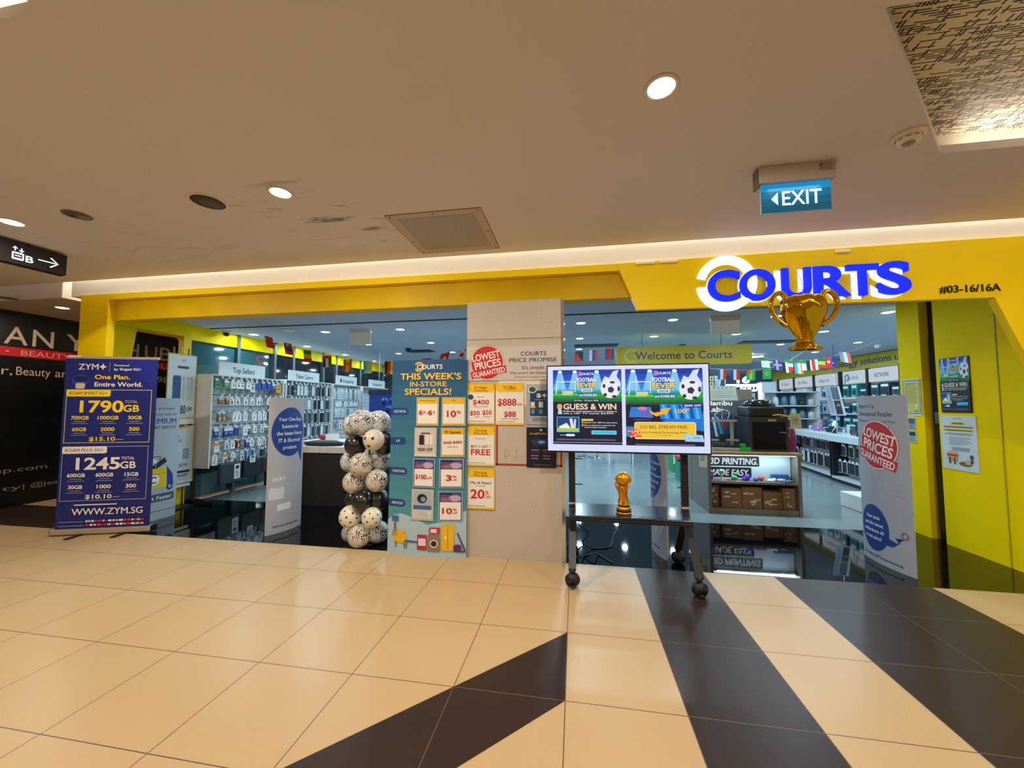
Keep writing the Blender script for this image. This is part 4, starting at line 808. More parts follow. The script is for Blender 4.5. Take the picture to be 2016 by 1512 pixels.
a = Art(100, 118); a.rect(0, 0, 100, 118, '#c3d2d6'); a.rect(96, 0, 100, 118, '#b89a34'); a.poly([(0, 0), (70, 0), (0, 8)], '#3a3428'); a.poly([(0, 8), (70, 0), (100, 0), (0, 14)], '#d3a43a'); a.text('Back to', 14, 50, 18, 24, '#22304c', .02); a.text('School', 14, 54, 27, 34, '#22304c', .03); a.text('deals', 16, 44, 37, 43, '#22304c', .02)
a.rr(16, 50, 28, 62, 2, '#d9b43a'); a.rr(62, 48, 82, 68, 2, '#4f84a4'); a.rr(64, 50, 80, 66, 2, '#7fb0c4'); a.rect(18, 74, 42, 88, '#20242e'); a.text('$399', 50, 78, 78, 84, '#22304c', .02); a.rr(10, 92, 88, 97, 2, '#2a2e3a'); a.lines(16, 84, 100, 106, 2, '#3c4658', .5, .1); a.rect(0, 109, 100, 110.5, '#d09a2a')
mb = wall_art(a, (-5.86, ya, 1.22), (-5.86, yb2 + .02, 1.22), (-5.86, ya, .36), (1, 0, 0), thick=.012, back='#c2a83c'); mb.build('lower_poster', st)
mb = MB(); mb.box(-5.90, -5.872, ya, yb2, .30, .34, M_white); 
for y in (ya + .1, yb2 - .1): mb.tube([(-5.885, y, .02), (-5.885, y, 2.40)], .012, M_chrome)
mb.tube([(-5.885, (ya + yb2) / 2, 2.3), (-5.885, (ya + yb2) / 2, 2.42)], .009, M_white); mb.box(-6.0, -5.75, ya + .03, yb2 - .03, 0, .02, M_dark); mb.build('stand_frame', st)

# ------------------------------------------------------------------ television on a wheeled stand
M_cart = mat('cart_black_metal', '#26262a', 0.38, 0.35, coat=0.1)
M_bezel = mat('tv_bezel', '#101116', 0.3)
tvx0, tvx1, tvz0, tvz1, TVY = -0.264, 1.178, 1.088, 1.902, 3.585
G = .86
tv = thing('television', 'large lit television showing two Football Fever posters on a wheeled stand', 'television', ((tvx0 + tvx1) / 2, TVY, tvz0))
mb = MB(); mb.rbox(tvx0, tvx1, TVY, TVY + .035, tvz0, tvz1, .006, M_bezel); mb.box(tvx0 + .25, tvx1 - .25, TVY + .03, TVY + .07, tvz0 + .08, tvz1 - .2, M_black); mb.build('casing', tv)
a = Art(1000, 562, G); a.rect(0, 0, 1000, 562, '#d6e0ff')
for i in range(7): a.poly([(2 + i * 3, 430 + i * 14), (8 + i * 3, 400 + i * 14), (30 + i, 460 + i * 9)], '#c6d2f4')
X, Y, q = fever(a, 34, 24, 441)
a.rect(34, 507, 475, 518, '#0d0f2c')
X, Y, q = fever(a, 498, 24, 467, False)
a.rect(X(0), Y(50), X(100), Y(106), '#0e1130')
for i in range(6): a.poly([(X(46 + i), Y(71)), (X(100), Y(58 + i)), (X(100), Y(86)), (X(56), Y(78))], ['#0c3f8c', '#0e4a9c', '#1058b0', '#1264c0', '#1270cc', '#147ad4'][i])
a.poly([(X(7), Y(53)), (X(33), Y(53)), (X(36), Y(68)), (X(4), Y(67))], '#2a7ad0'); a.ell(X(22), Y(55), q(6), q(2.4), '#d87aa8'); a.ell(X(26), Y(62), q(6), q(4), '#7a5ac0'); a.rect(X(11), Y(70), X(32), Y(70.8), '#5a6aa8')
a.rect(X(45), Y(49), X(97), Y(69.5), '#1686e4')
for i in range(7): a.poly([(X(47 + i * 7), Y(50)), (X(50 + i * 7), Y(50)), (X(56 + i * 6.6), Y(69)), (X(52 + i * 6.4), Y(69))], '#0a4cb0' if i % 2 else '#4ab4f4')
a.poly([(X(31), Y(57)), (X(37), Y(61)), (X(47), Y(59)), (X(45), Y(56)), (X(59), Y(54)), (X(52), Y(64)), (X(51), Y(62)), (X(40), Y(66)), (X(33), Y(62))], '#f4b428')
a.text('100"', X(64), X(82), Y(55.6), Y(61), '#f4cc3a', .05); a.rect(X(74), Y(47.5), X(99), Y(53.5), '#10248c'); a.text('$200 OFF', X(76), X(97), Y(49.6), Y(52.2), '#ffffff', .04)
a.rr(X(11), Y(73.6), X(90), Y(97), q(3), '#fff4d0'); a.rr(X(11.8), Y(74.4), X(89.2), Y(96.2), q(2.6), '#f0c43c'); a.text('GO BIG. STREAM FREE.', X(19), X(80), Y(78), Y(82.6), '#4a4a20', .02); a.text('Live Football Streaming Pass', X(20), X(78), Y(86.4), Y(88.8), '#3a3a2a', .02); a.text('worth $128', X(40), X(58), Y(90.6), Y(92), '#5a5430', .0)
a.rect(X(0), Y(80), X(10), Y(94), '#2a84c4')
rr3 = random.Random(6)
for i in range(26): a.ell(X(rr3.uniform(3, 19)), Y(rr3.uniform(81, 94)), q(rr3.uniform(.8, 2)), q(rr3.uniform(.8, 2)), rr3.choice(['#e8402a', '#f06a4a', '#d82a3a', '#f4a08a']))
a.poly([(X(74), Y(89)), (X(98), Y(91)), (X(100), Y(100)), (X(76), Y(99.6))], '#9ed0f4'); football(a, X(81), Y(95), q(3), '#dff0ff'); a.rect(X(86), Y(94), X(95), Y(95), '#4a86b4'); a.rect(X(12), Y(104), X(88), Y(104.8), '#8f97d0')
a.rect(X(0), Y(106), X(100), 518, '#0e1130')
mb = MB(); ins = .012; wall_art(a, (tvx0 + ins, TVY - .001, tvz1 - ins), (tvx1 - ins, TVY - .001, tvz1 - ins), (tvx0 + ins, TVY - .001, tvz0 + ins + .004), (0, -1, 0), mb, .0008, M_black, lift=.00004); mb.build('screen', tv)
cx0, cx1, CY = -0.035, 0.972, 3.69
st = thing('television_stand', 'black wheeled television stand with a shelf, in front of the shop entrance', 'stand', ((cx0 + cx1) / 2, CY, 0))
for x in (cx0, cx1):
    mb = MB(); mb.rbox(x - .03, x + .03, CY - .02, CY + .03, .50, 1.75, .006, M_cart); 
    for z in (.78, 1.02): mb.cyl((x + (.03 if x < .5 else -.03), CY, z), (x + (.10 if x < .5 else -.06), CY, z), .005, M_cart, 8)
    mb.box(x - .032, x + .032, CY - .023, CY + .0, .595, .615, M_chrome); mb.build('post', st)
    for s_ in (-1, 1):
        yf = CY + (-.36 if s_ < 0 else .29); mb = MB()
        if s_ < 0 or True:
            top = Vector((x, CY + .005, .56)); bot = Vector((x + (.0 if x < .5 else .0), yf, .135))
            d = (bot - top).normalized(); side = Vector((1, 0, 0)); up = d.cross(side)
            pr = [top + side * .031 + up * .02, top - side * .031 + up * .02, top - side * .031 - up * .02, top + side * .031 - up * .02]
            mb.prism(pr, bot - top, M_cart); mb.cyl(bot + Vector((0, 0, .02)), bot - Vector((0, 0, .035)), .022, M_cart, 12)
        lg = mb.build('leg', st)
        mb = MB(); c = Vector((x, yf - .012 * s_ * 0, .052)); dx = .018
        ax = Vector((.42, .907 * (1 if x < .5 else -1), 0)) if s_ < 0 else Vector((.8, .6, 0)); c.z = .056
        for sd in (-1, 1): mb.cyl(c + ax * (sd * .008), c + ax * (sd * .030), .056, mat('caster_rubber', '#1d1c1d', .6), 26); mb.cyl(c + ax * (sd * .030), c + ax * (sd * .032), .045, M_cart, 24)
        mb.rbox(x - .014, x + .014, yf - .03, yf + .03, .06, .108, .006, M_cart); mb.rbox(x - .02, x + .02, yf + s_ * .045 - .02, yf + s_ * .045 + .02, .012, .03, .004, M_cart); mb.build('caster', lg)
M_shelfb = mat('shelf_black_laminate', '#1d2a33', 0.22, coat=.3)
mb = MB(); mb.rbox(cx0 - .015, cx1 + .0, CY - .23, CY + .22, .530, .552, .008, M_shelfb); mb.box(cx0 + .2, cx1 - .2, CY - .19, CY - .185, .5523, .5535, M_black); mb.build('shelf', st)
mb = MB(); mb.rbox(cx0, cx1, CY - .235, CY - .20, .50, .53, .004, M_cart); mb.build('cross_bar', st); mb = MB(); mb.rbox(cx0, cx1, CY + .0, CY + .03, 1.35, 1.42, .004, M_cart); mb.build('cross_bar', st)
mb = MB(); mb.rbox(.22, .72, CY - .02, CY, 1.2, 1.66, .006, M_cart); mb.build('mount_plate', st)
# cables behind the stand
mb = MB(); cp = [Vector(p) for p in ((.02, 3.9, .50), (.10, 3.93, .42), (.02, 3.98, .33), (.12, 4.02, .22), (.06, 4.1, .10), (.16, 4.2, .012), (.32, 4.25, .008), (.38, 4.35, .012), (.42, 4.6, .01), (.5, 4.9, .008))]
def spline(P, n=6):
    out = []
    for i in range(len(P) - 1):
        p0 = P[max(i - 1, 0)]; p1 = P[i]; p2 = P[i + 1]; p3 = P[min(i + 2, len(P) - 1)]
        for k in range(n):
            t = k / n; out.append(0.5 * ((2 * p1) + (-p0 + p2) * t + (2 * p0 - 5 * p1 + 4 * p2 - p3) * t * t + (-p0 + 3 * p1 - 3 * p2 + p3) * t ** 3))
    return out + [P[-1]]
mb.tube(spline(cp), .006, M_black, 6); mb.build('power_cable', label='black cable looping down behind the left stand post to the floor', cat='cable')
mb = MB(); cp = [Vector(p) for p in ((.0, 4.06, .01), (.06, 4.1, .06), (.14, 4.06, .012), (.08, 3.98, .01), (.18, 3.95, .05), (.22, 4.04, .01), (.30, 3.92, .01), (.34, 3.86, .01))]
mb.tube(spline(cp), .006, M_black, 6); mb.build('power_cable', label='short tangled black cable on the floor behind the left front caster', cat='cable')

# ------------------------------------------------------------------ gold trophy on the shelf
M_gold = mat('trophy_gold', '#d8921a', 0.32, 0.6, noise=.2, nscale=26, bump=.9, bscale=26)
M_green = mat('trophy_dark_band', '#0c1c14', 0.3)
tx, ty, tz = .425, 3.60, .5525; h = .375
t = thing('trophy', 'small gold globe-topped trophy with dark banded base on the stand shelf', 'trophy', (tx, ty, tz))
mb = MB(); mb.lathe([(.066, 0), (.069, .008), (.068, .02)], (tx, ty, tz), M_gold, 32); mb.lathe([(.0665, .02), (.064, .042)], (tx, ty, tz), M_green, 32); mb.lathe([(.064, .042), (.062, .052), (.056, .066)], (tx, ty, tz), M_gold, 32); mb.lathe([(.0555, .066), (.051, .080)], (tx, ty, tz), M_green, 32); mb.lathe([(.051, .080), (.047, .086), (0, .0865)], (tx, ty, tz), M_gold, 32); mb.build('base', t)
V = []; F = []; n = 32; prof = [(.048, .085), (.042, .10), (.036, .125), (.031, .15), (.030, .175), (.031, .20), (.034, .215), (.040, .23), (.040, .245), (.02, .26)]
for i, (r, z) in enumerate(prof):
    for k in range(n):
        a_ = 2 * math.pi * k / n; rr2 = r * (1 + .16 * math.sin(5 * a_ + i * .75)) * (.94 if i > 6 and abs(math.sin(2 * a_)) > .8 else 1); V.append((tx + rr2 * math.cos(a_), ty + rr2 * math.sin(a_), tz + z))
for i in range(len(prof) - 1):
    for k in range(n): F.append((i * n + k, i * n + (k + 1) % n, (i + 1) * n + (k + 1) % n, (i + 1) * n + k))
mb = MB(); mb.add(V, F, M_gold, True)
for a0 in (0.4, 2.5, 4.4):
    mb.tube([(tx + r * math.cos(a0 + j * .2), ty + r * math.sin(a0 + j * .2), tz + z) for j, (r, z) in enumerate(((.050, .088), (.036, .14), (.036, .18), (.050, .215), (.069, .25), (.074, .29)))], [.009, .008, .009, .010, .009, .004], M_gold, 8)
mb.build('stem', t)
mb = MB(); mb.ball((tx, ty, tz + .303), .069, M_gold, seg=28, rings=18); mb.tube([(tx + .0685 * math.cos(x) , ty + .0685 * math.sin(x), tz + .307 + .02 * math.sin(x * 2)) for x in [i * 2 * math.pi / 24 for i in range(24)]], .0035, M_gold, 6, closed=True); mb.build('globe', t)

# ------------------------------------------------------------------ foil cup balloon hanging from the sign
M_foil = mat('gold_foil', '#e2b01c', 0.07, 1.0)
bx, by = 1.966, 3.62
t = thing('foil_cup_balloon', 'shiny gold foil cup balloon hanging in front of the shop sign', 'balloon', (bx, by, 2.0))
ztop, zbot = 2.485, 2.0
prof = [(.02, 0.0), (.125, .004), (.128, .018), (.10, .034), (.062, .062), (.045, .078), (.06, .095), (.085, .13), (.115, .19), (.148, .26), (.172, .32), (.184, .38), (.182, .42), (.165, .455), (.13, .475), (.05, .487), (.001, .49)]
V = []; F = []; n = 48
rw = random.Random(5); ph = [rw.uniform(0, 6.28) for _ in range(4)]
for i, (r, z) in enumerate(prof):
    for k in range(n):
        a_ = 2 * math.pi * k / n; wr = 1 + .035 * math.sin(9 * a_ + ph[0] + z * 24) + .02 * math.sin(15 * a_ + ph[1]) * (1 if z < .3 else .3) + .03 * math.sin(5 * a_ + ph[2]) * (1 if z < .3 else .2)
        V.append((bx + r * wr * math.cos(a_), by + r * wr * .48 * math.sin(a_), zbot + z + .004 * math.sin(7 * a_)))
for i in range(len(prof) - 1):
    for k in range(n): F.append((i * n + k, i * n + (k + 1) % n, (i + 1) * n + (k + 1) % n, (i + 1) * n + k))
mb = MB(); mb.add(V, F, M_foil, True); mb.build('cup_body', t)
mb = MB(); mb.lathe([(.075, -.012), (.078, .0), (.066, .012)], (bx, by, zbot + .078), M_foil, 28, Matrix.Diagonal((1, .5, 1))); mb.build('neck_ring', t)
for s_ in (-1, 1):
    P = [Vector((bx + s_ * x, by, zbot + z)) for x, z in ((.135, .455), (.17, .505), (.215, .50), (.252, .45), (.258, .385), (.235, .315), (.19, .255), (.135, .215))]
    mb = MB(); mb.tube(spline(P, 5), .021, M_foil, 12); mb.build('handle', t)
mb = MB(); mb.tube([(bx, by, zbot + .48), (bx + .01, by + .03, 2.62), (bx, FY - .05, 2.80)], .0015, ink('#d0d0d0'), 5); mb.build('string', t)

# ------------------------------------------------------------------ balloon column
def printed(name, base, dark, scale, th, rough=.25):
    m = mat(name, base, rough, coat=.4); nt = m.node_tree; b = nt.nodes['Principled BSDF']; N = nt.nodes.new; L = nt.links.new
    tc = N('ShaderNodeTexCoord'); v = N('ShaderNodeTexVoronoi'); v.inputs['Scale'].default_value = scale; L(tc.outputs['Object'], v.inputs['Vector'])
    nz = N('ShaderNodeTexNoise'); nz.inputs['Scale'].default_value = scale * .22; L(tc.outputs['Object'], nz.inputs['Vector'])
    ad = N('ShaderNodeMath'); ad.operation = 'MULTIPLY_ADD'; L(nz.outputs['Fac'], ad.inputs[0]); ad.inputs[1].default_value = 1.1; ad.inputs[2].default_value = -.19
    lt = N('ShaderNodeMath'); lt.operation = 'LESS_THAN'; L(v.outputs['Distance'], lt.inputs[0]); 
    if scale > 30: L(ad.outputs[0], lt.inputs[1])
    else: lt.inputs[1].default_value = th
    x = N('ShaderNodeMix'); x.data_type = 'RGBA'; L(lt.outputs[0], x.inputs['Factor']); x.inputs[6].default_value = rgb(base); x.inputs[7].default_value = rgb(dark); L(x.outputs[2], b.inputs['Base Color']); return m
M_bprint = printed('balloon_clear_print', '#c4c6c4', '#1c1b19', 62, .60)
M_bprintc = printed('balloon_cream_print', '#cfc6b6', '#211e19', 62, .60)
M_bdot = mat('balloon_dotted', '#e4d9c6', .3, coat=.4)
M_bcream = mat('balloon_cream', '#d6cab8', .3, coat=.4); M_bblk = mat('balloon_black', '#161412', .28, coat=.5)
BY = 3.95
def bl(px, py, rpx, Yb, m, label, look):
    c = at_y(px, py, Yb); r = rpx * (ray(px, py) * (Yb / ray(px, py).y)).dot(_F) / FPX
    mb = MB(); mb.ball((c.x, c.y, c.z), r, m, (1, 1, 1.03), 28, 18)
    if m is M_bdot:
        for k in range(34):
            zz = 1 - 2 * (k + .5) / 34; rr5 = math.sqrt(1 - zz * zz); th = k * 2.39996 + px; d = Vector((rr5 * math.cos(th), rr5 * math.sin(th), zz)); mb.ball(c + d * r * .985, r * .10, M_bblk, (1, 1, .4), 10, 6, d.to_track_quat('Z', 'Y').to_matrix())
    if look == 'face':
        for dx, dz in ((-.45, .25), (.42, .25), (-.05, -.62)):
            d = Vector((dx, -1.0, dz)).normalized(); q = c + d * r * .985; Mx = d.to_track_quat('Z', 'Y').to_matrix(); mb.ball(q, r * .15, mat('panda_patch', '#3a241c', .4), (1, 1, .35), 12, 8, Mx)
    mb.build('balloon', label=label, cat='balloon', group='balloons in the column by the specials board', origin=(c.x, c.y, c.z))
G_ = [(697, 838, 22, 4.02, M_bprint, 'clear black-printed balloon at the top left of the column'), (745, 834, 25, 4.0, M_bprint, 'clear black-printed balloon at the top right of the column'), (713, 832, 25, 3.86, M_bprint, 'large front clear printed balloon at the top of the column'),
      (700, 876, 21, 3.93, M_bblk, 'black balloon left of the cream panda-spotted one'), (757, 872, 23, 3.98, M_bblk, 'black balloon behind the right side of the panda-spotted one'), (736, 866, 20.5, 3.80, M_bcream, 'cream balloon with three brown spots high on the column'),
      (691, 909, 20, 4.0, M_bprint, 'clear printed balloon left of centre, under the upper black one'), (749, 906, 22, 4.0, M_bprint, 'clear printed balloon right of centre beside the specials board'), (711, 915, 23, 3.84, M_bprintc, 'cream-white printed balloon at the front, mid column'),
      (697, 949, 21.5, 3.88, M_bprintc, 'printed balloon, left of the lower printed pair'), (742, 946, 21.5, 3.88, M_bprintc, 'printed balloon, right of the lower printed pair'), (720, 950, 20, 4.05, M_bprint, 'printed balloon tucked behind the lower printed pair'),
      (699, 984, 19, 4.0, M_bblk, 'black balloon peeping out at the left of the lower black cluster'), (745, 984, 21, 3.98, M_bblk, 'black balloon at the right of the lower black cluster'), (713, 987, 20, 3.86, M_bblk, 'black balloon at the front of the lower black cluster'),
      (690, 1017, 21.5, 3.88, M_bdot, 'cream black-dotted balloon, left of the dotted pair'), (732, 1019, 19.5, 3.84, M_bdot, 'cream black-dotted balloon, right of the dotted pair'),
      (690, 1049, 17, 4.0, M_bprint, 'bluish printed balloon at the bottom left of the column'), (744, 1047, 21, 3.98, M_bprint, 'printed balloon at the bottom right against the board'), (707, 1055, 22, 3.86, M_bprintc, 'printed balloon at the front touching the floor')]
for i, g in enumerate(G_): bl(*g, look='face' if i == 5 else '')
t = thing('balloon_pole', 'thin grey pole standing inside the balloon column', 'pole', (-2.29, 3.99, 0))
mb = MB(); mb.cyl((-2.29, 3.99, .02), (-2.29, 3.99, 1.3), .012, M_grey); mb.build('pole', t); mb = MB(); mb.cyl((-2.29, 3.99, 0), (-2.29, 3.99, .02), .12, M_dark, 24); mb.build('base_plate', t)
# ------------------------------------------------------------------ ceiling fittings of the mall
M_trim = mat('fitting_white', '#e6d8c2', .5)
def downlight(x, y, z, r, label, warm=True, group=None, lit=True):
    t = thing('downlight', label, 'downlight', (x, y, z - .02), group)
    mb = MB(); mb.lathe([(r * .80, .0), (r * .84, -.006), (r * 1.0, -.007), (r * 1.1, .0)], (x, y, z - .0005), M_trim if warm else M_white, 36); mb.build('ring', t)
    mb = MB(); mb.lathe([(r * .82, -.002), (r * .74, -.006), (.001, -.0065)], (x, y, z), (M_lens if warm else M_lensC) if lit else mat('unlit_lens', '#6d6258', .4), 36); mb.build('lens', t)
    return t
downlight(0.429, 1.858, CEIL, .077, 'bright round downlight nearest the camera in the corridor ceiling')
downlight(-2.101, 2.363, CEIL, .082, 'lit downlight in the ceiling above the balloons side')
downlight(-4.683, 2.385, CEIL, .085, 'lit downlight at the far left edge of the ceiling')
downlight(-7.42, 4.343, 2.96, .085, 'small lit downlight in the lower ceiling over the black hoarding')
def speaker(px, py, r, label):
    c = at_z(px, py, CEIL); mb = MB()
    mb.lathe([(r * 1.12, 0), (r * 1.1, -.004), (r * .94, -.006)], (c.x, c.y, CEIL), M_trim, 36)
    t = thing('ceiling_speaker', label, 'speaker', (c.x, c.y, CEIL - .02)); mb.build('rim', t)
    mb = MB(); mb.lathe([(r * .95, -.0065), (.001, -.0075)], (c.x, c.y, CEIL), mat('speaker_mesh', '#5c5044', .7), 36); mb.build('mesh_disc', t)
speaker(410, 397, .115, 'round brown mesh speaker in the corridor ceiling, between two downlights')
c = at_z(152, 423, CEIL); t = thing('ceiling_spotlight', 'small unlit round spotlight in the ceiling near the direction sign', 'spotlight', (c.x, c.y, CEIL - .02))
mb = MB(); mb.lathe([(.09, 0), (.088, -.005), (.07, -.006)], (c.x, c.y, CEIL), mat('spot_rim', '#7a6d60', .5), 30); mb.build('rim', t)
mb = MB(); mb.lathe([(.07, -.0065), (.001, -.0075)], (c.x, c.y, CEIL), mat('spot_face', '#6b625c', .4), 30); mb.ball((c.x - .045, c.y, CEIL - .006), .018, M_black, (1, 1, .4)); mb.build('face', t)
c = at_z(17, 587, 2.96); mb = MB(); mb.lathe([(.09, 0), (.085, -.006), (.001, -.007)], (c.x, c.y, 2.96), mat('spot_rim', '#7a6d60', .5), 30); mb.build('ceiling_spotlight', label='unlit round fitting in the lower ceiling at the far left', cat='spotlight')
# access panel
t = thing('ceiling_vent', 'grey framed square vent panel in the corridor ceiling', 'vent', (-1.12, 3.19, CEIL - .01))
mb = MB(); x0, x1, y0, y1 = -1.52, -.716, 2.80, 3.578; f = .075
for b_ in ((x0, x1, y0, y0 + f), (x0, x1, y1 - f, y1), (x0, x0 + f, y0 + f, y1 - f), (x1 - f, x1, y0 + f, y1 - f)): mb.box(b_[0], b_[1], b_[2], b_[3], CEIL - .004, CEIL, M_ceil)
for xx in (x0, x1): mb.box(xx - .002, xx + .002, y0, y1, CEIL - .0045, CEIL, mat('gap_line', '#6f5c4b', .8))
for yy in (y0, y1): mb.box(x0, x1, yy - .002, yy + .002, CEIL - .0045, CEIL, mat('gap_line'))
mb.build('frame', t)
mb = MB(); mb.box(x0 + f, x1 - f, y0 + f, y1 - f, CEIL - .006, CEIL, mat('vent_grille', '#a79d95', .6, noise=.12, nscale=40)); mb.build('grille', t)
for i, (x, y) in enumerate(((x0 + .03, y0 + .03), (x1 - .03, y0 + .03), ((x0 + x1) / 2, y0 + .03), (x1 - .03, 3.2), (x1 - .03, y1 - .03), (x0 + .03, y1 - .03), (x0 + .03, 3.3))):
    mb = MB(); mb.lathe([(.008, 0), (.006, -.003), (.001, -.003)], (x, y, CEIL - .004), M_dark, 10); mb.build('screw', t)
# smoke detector
c = at_z(1788, 266, CEIL); t = thing('smoke_detector', 'cream smoke detector on the ceiling beside the patterned recess', 'smoke detector', (c.x, c.y, CEIL - .06))
mb = MB(); mb.lathe([(.075, 0), (.075, -.012), (.062, -.02)], (c.x, c.y, CEIL), M_trim, 36); mb.build('base', t)
mb = MB(); mb.lathe([(.058, -.02), (.056, -.035), (.040, -.045), (.03, -.048)], (c.x, c.y, CEIL), M_trim, 36); mb.lathe([(.03, -.048), (.026, -.055), (.001, -.056)], (c.x, c.y, CEIL), mat('sensor_tip', '#9b8a7a', .5), 24)
for k in range(10):
    a_ = k * math.pi / 5; mb.box(-.010, .010, .0515, .0575, -.032, -.028, M_black, Matrix.Translation((c.x, c.y, CEIL)) @ Matrix.Rotation(a_, 4, 'Z'))
mb.build('chamber', t)
# exit sign
t = thing('exit_sign', 'green backlit EXIT sign with left arrow under the corridor ceiling', 'sign', (1.407, 2.63, 2.76))
Yx = 2.63; mb = MB(); mb.rbox(1.190, 1.634, Yx - .03, Yx + .05, 2.956, CEIL, .006, mat('exit_housing', '#b9ada0', .5)); mb.rbox(1.180, 1.196, Yx - .02, Yx + .045, 2.936, 3.06, .004, mat('exit_housing_dark', '#6d5f52', .5))
aa = Art(100, 30); aa.lines(78, 97, 5, 18, 6, '#6b5a55', .4, .2, 3); aa.rect(78, 5, 82, 9, '#a03a34'); aa.emit(mb, lambda u, v, n: (1.190 + .444 * u / 100, Yx - .03 - n, CEIL - .115 * v / 30), .0002, .0003); mb.build('housing', t)
mb = MB(); mb.box(1.203, 1.612, Yx - .004, Yx + .004, 2.762, 2.960, mat('exit_edge', '#9fc8c0', .2)); g1 = [(0, 100, 132), (0, 104, 136), (0, 108, 146), (4, 120, 170)]
aa = Art(420, 200, .75); 
for i in range(4): cc = '#%02x%02x%02x' % g1[3 - i]; aa.rect(0, i * 50, 420, 200, cc)
aa.q = [(V, F_, ink('#%02x%02x%02x' % g1[3 - i], (1.3, .9, .7, .55)[i])) for i, (V, F_, m) in enumerate(aa.q)]
aa.poly([(60, 105), (103, 58), (103, 150)], ink('#dff4f8', 1.0)); aa.text('EXIT', 128, 366, 50, 152, ink('#dff4f8', 1.0), .035)
aa.emit(mb, lambda u, v, n: (1.205 + .405 * u / 420, Yx - .0045 - n, 2.954 - .19 * v / 200), .0002, 0); mb.build('panel', t)
area('exit_lamp', (1.407, Yx - .03, 2.93), .3, .25, (.5, .9, 1), shape='RECTANGLE', sy=.02)
# direction sign hanging at the left edge
A0 = at_y(133, 504, 3.05); B0 = at_y(116, 541, 3.05)
tr = at_z(133, 504, 3.02); L0 = at_y(-60, 450, 2.45)
P1 = Vector((-5.15, 3.02, 0)); P0 = Vector((-5.15 - .30, 2.35 - .2, 0))
def solve_sign():
    # vertical plate through the pixel corners; top edge height is taken level
    zt_ = 3.05; a_ = at_z(133, 504, zt_); b_ = at_z(0, 467, zt_); return a_, b_, zt_
a_, b_, zt_ = solve_sign(); U = (a_ - b_); U.z = 0; U.normalize(); r1 = ray(118, 541); kx = None
# bottom edge height from the pixel under the right end
s_ = math.sqrt(a_.x ** 2 + a_.y ** 2) / math.sqrt(r1.x ** 2 + r1.y ** 2); zb_ = EYE + r1.z * s_
start = a_ - U * 1.5; Nn = Vector((U.y, -U.x, 0)); 
t = thing('direction_sign', 'black hanging direction sign with white lift symbol and right arrow', 'sign', ((a_ + start) / 2).to_tuple()[:2] + (zb_,))
M3 = Matrix((U, -Nn, (0, 0, 1))).transposed().to_4x4(); M3.translation = Vector((start.x, start.y, 0))
mb = MB(); mb.rbox(0, 1.5, 0, .09, zb_, zt_, .004, mat('sign_black', '#14100f', .25), M3); mb.box(.02, 1.46, .02, .07, zb_ - .004, zb_ + .001, mat('sign_under', '#332c28', .5), M3); mb.build('box', t)
hh = zt_ - zb_; aa = Art(1500, hh * 1000, 1.2); ht = hh * 1000
def upx(px, py):
    r = ray(px, py); # intersect with the sign plane
    d = (start - EYEV).dot(Nn) / r.dot(Nn); p = EYEV + r * d; return (p - Vector((start.x, start.y, 0))).dot(U) * 1000, (zt_ - p.z) * 1000
W2 = '#e6f2ff'
x0, y0 = upx(24, 497); x1, y1 = upx(46, 514); cxl = (x0 + x1) / 2
x0, x1 = cxl - 38, cxl + 38
aa.rr(x0, ht * .46, x1, ht * .80, 8, W2); aa.rr(x0 + 10, ht * .53, x1 - 10, ht * .72, 4, ink('#101014')); aa.rect(x0 + 18, ht * .60, x1 - 18, ht * .64, W2)
for cx_, up in ((cxl - 20, 1), (cxl + 20, -1)):
    y_ = ht * .30; aa.rect(cx_ - 4, y_ - 12, cx_ + 4, y_ + 22, W2); s2 = -up
    aa.poly([(cx_ - 18, y_ + (s2 * 4) + 4), (cx_, y_ + s2 * 26 + 4), (cx_ + 18, y_ + (s2 * 4) + 4)], W2)
aa.text('B', x1 + 10, x1 + 62, ht * .50, ht * .80, W2, .05)
xa, _ = upx(75, 510); xb, _ = upx(112, 520); ym = ht * .55
aa.rect(xa, ym - 5, xb - 10, ym + 5, W2); aa.poly([(xb, ym), (xb - 52, ym - 44), (xb - 40, ym - 50), (xb + 12, ym), (xb - 40, ym + 50), (xb - 52, ym + 44)], W2)
aa.emit(mb := MB(), lambda u, v, n: tuple(Vector((start.x, start.y, 0)) + U * (u / 1000) + Nn * (n + .0005) + Vector((0, 0, zt_ - v / 1000))), .0002); mb.build('symbols', t)
for u in (.3, 1.25):
    mb = MB(); p = Vector((start.x, start.y, 0)) + U * u - Nn * .045; mb.cyl((p.x, p.y, zt_), (p.x, p.y, CEIL), .008, M_dark, 8); mb.build('hanger', t)

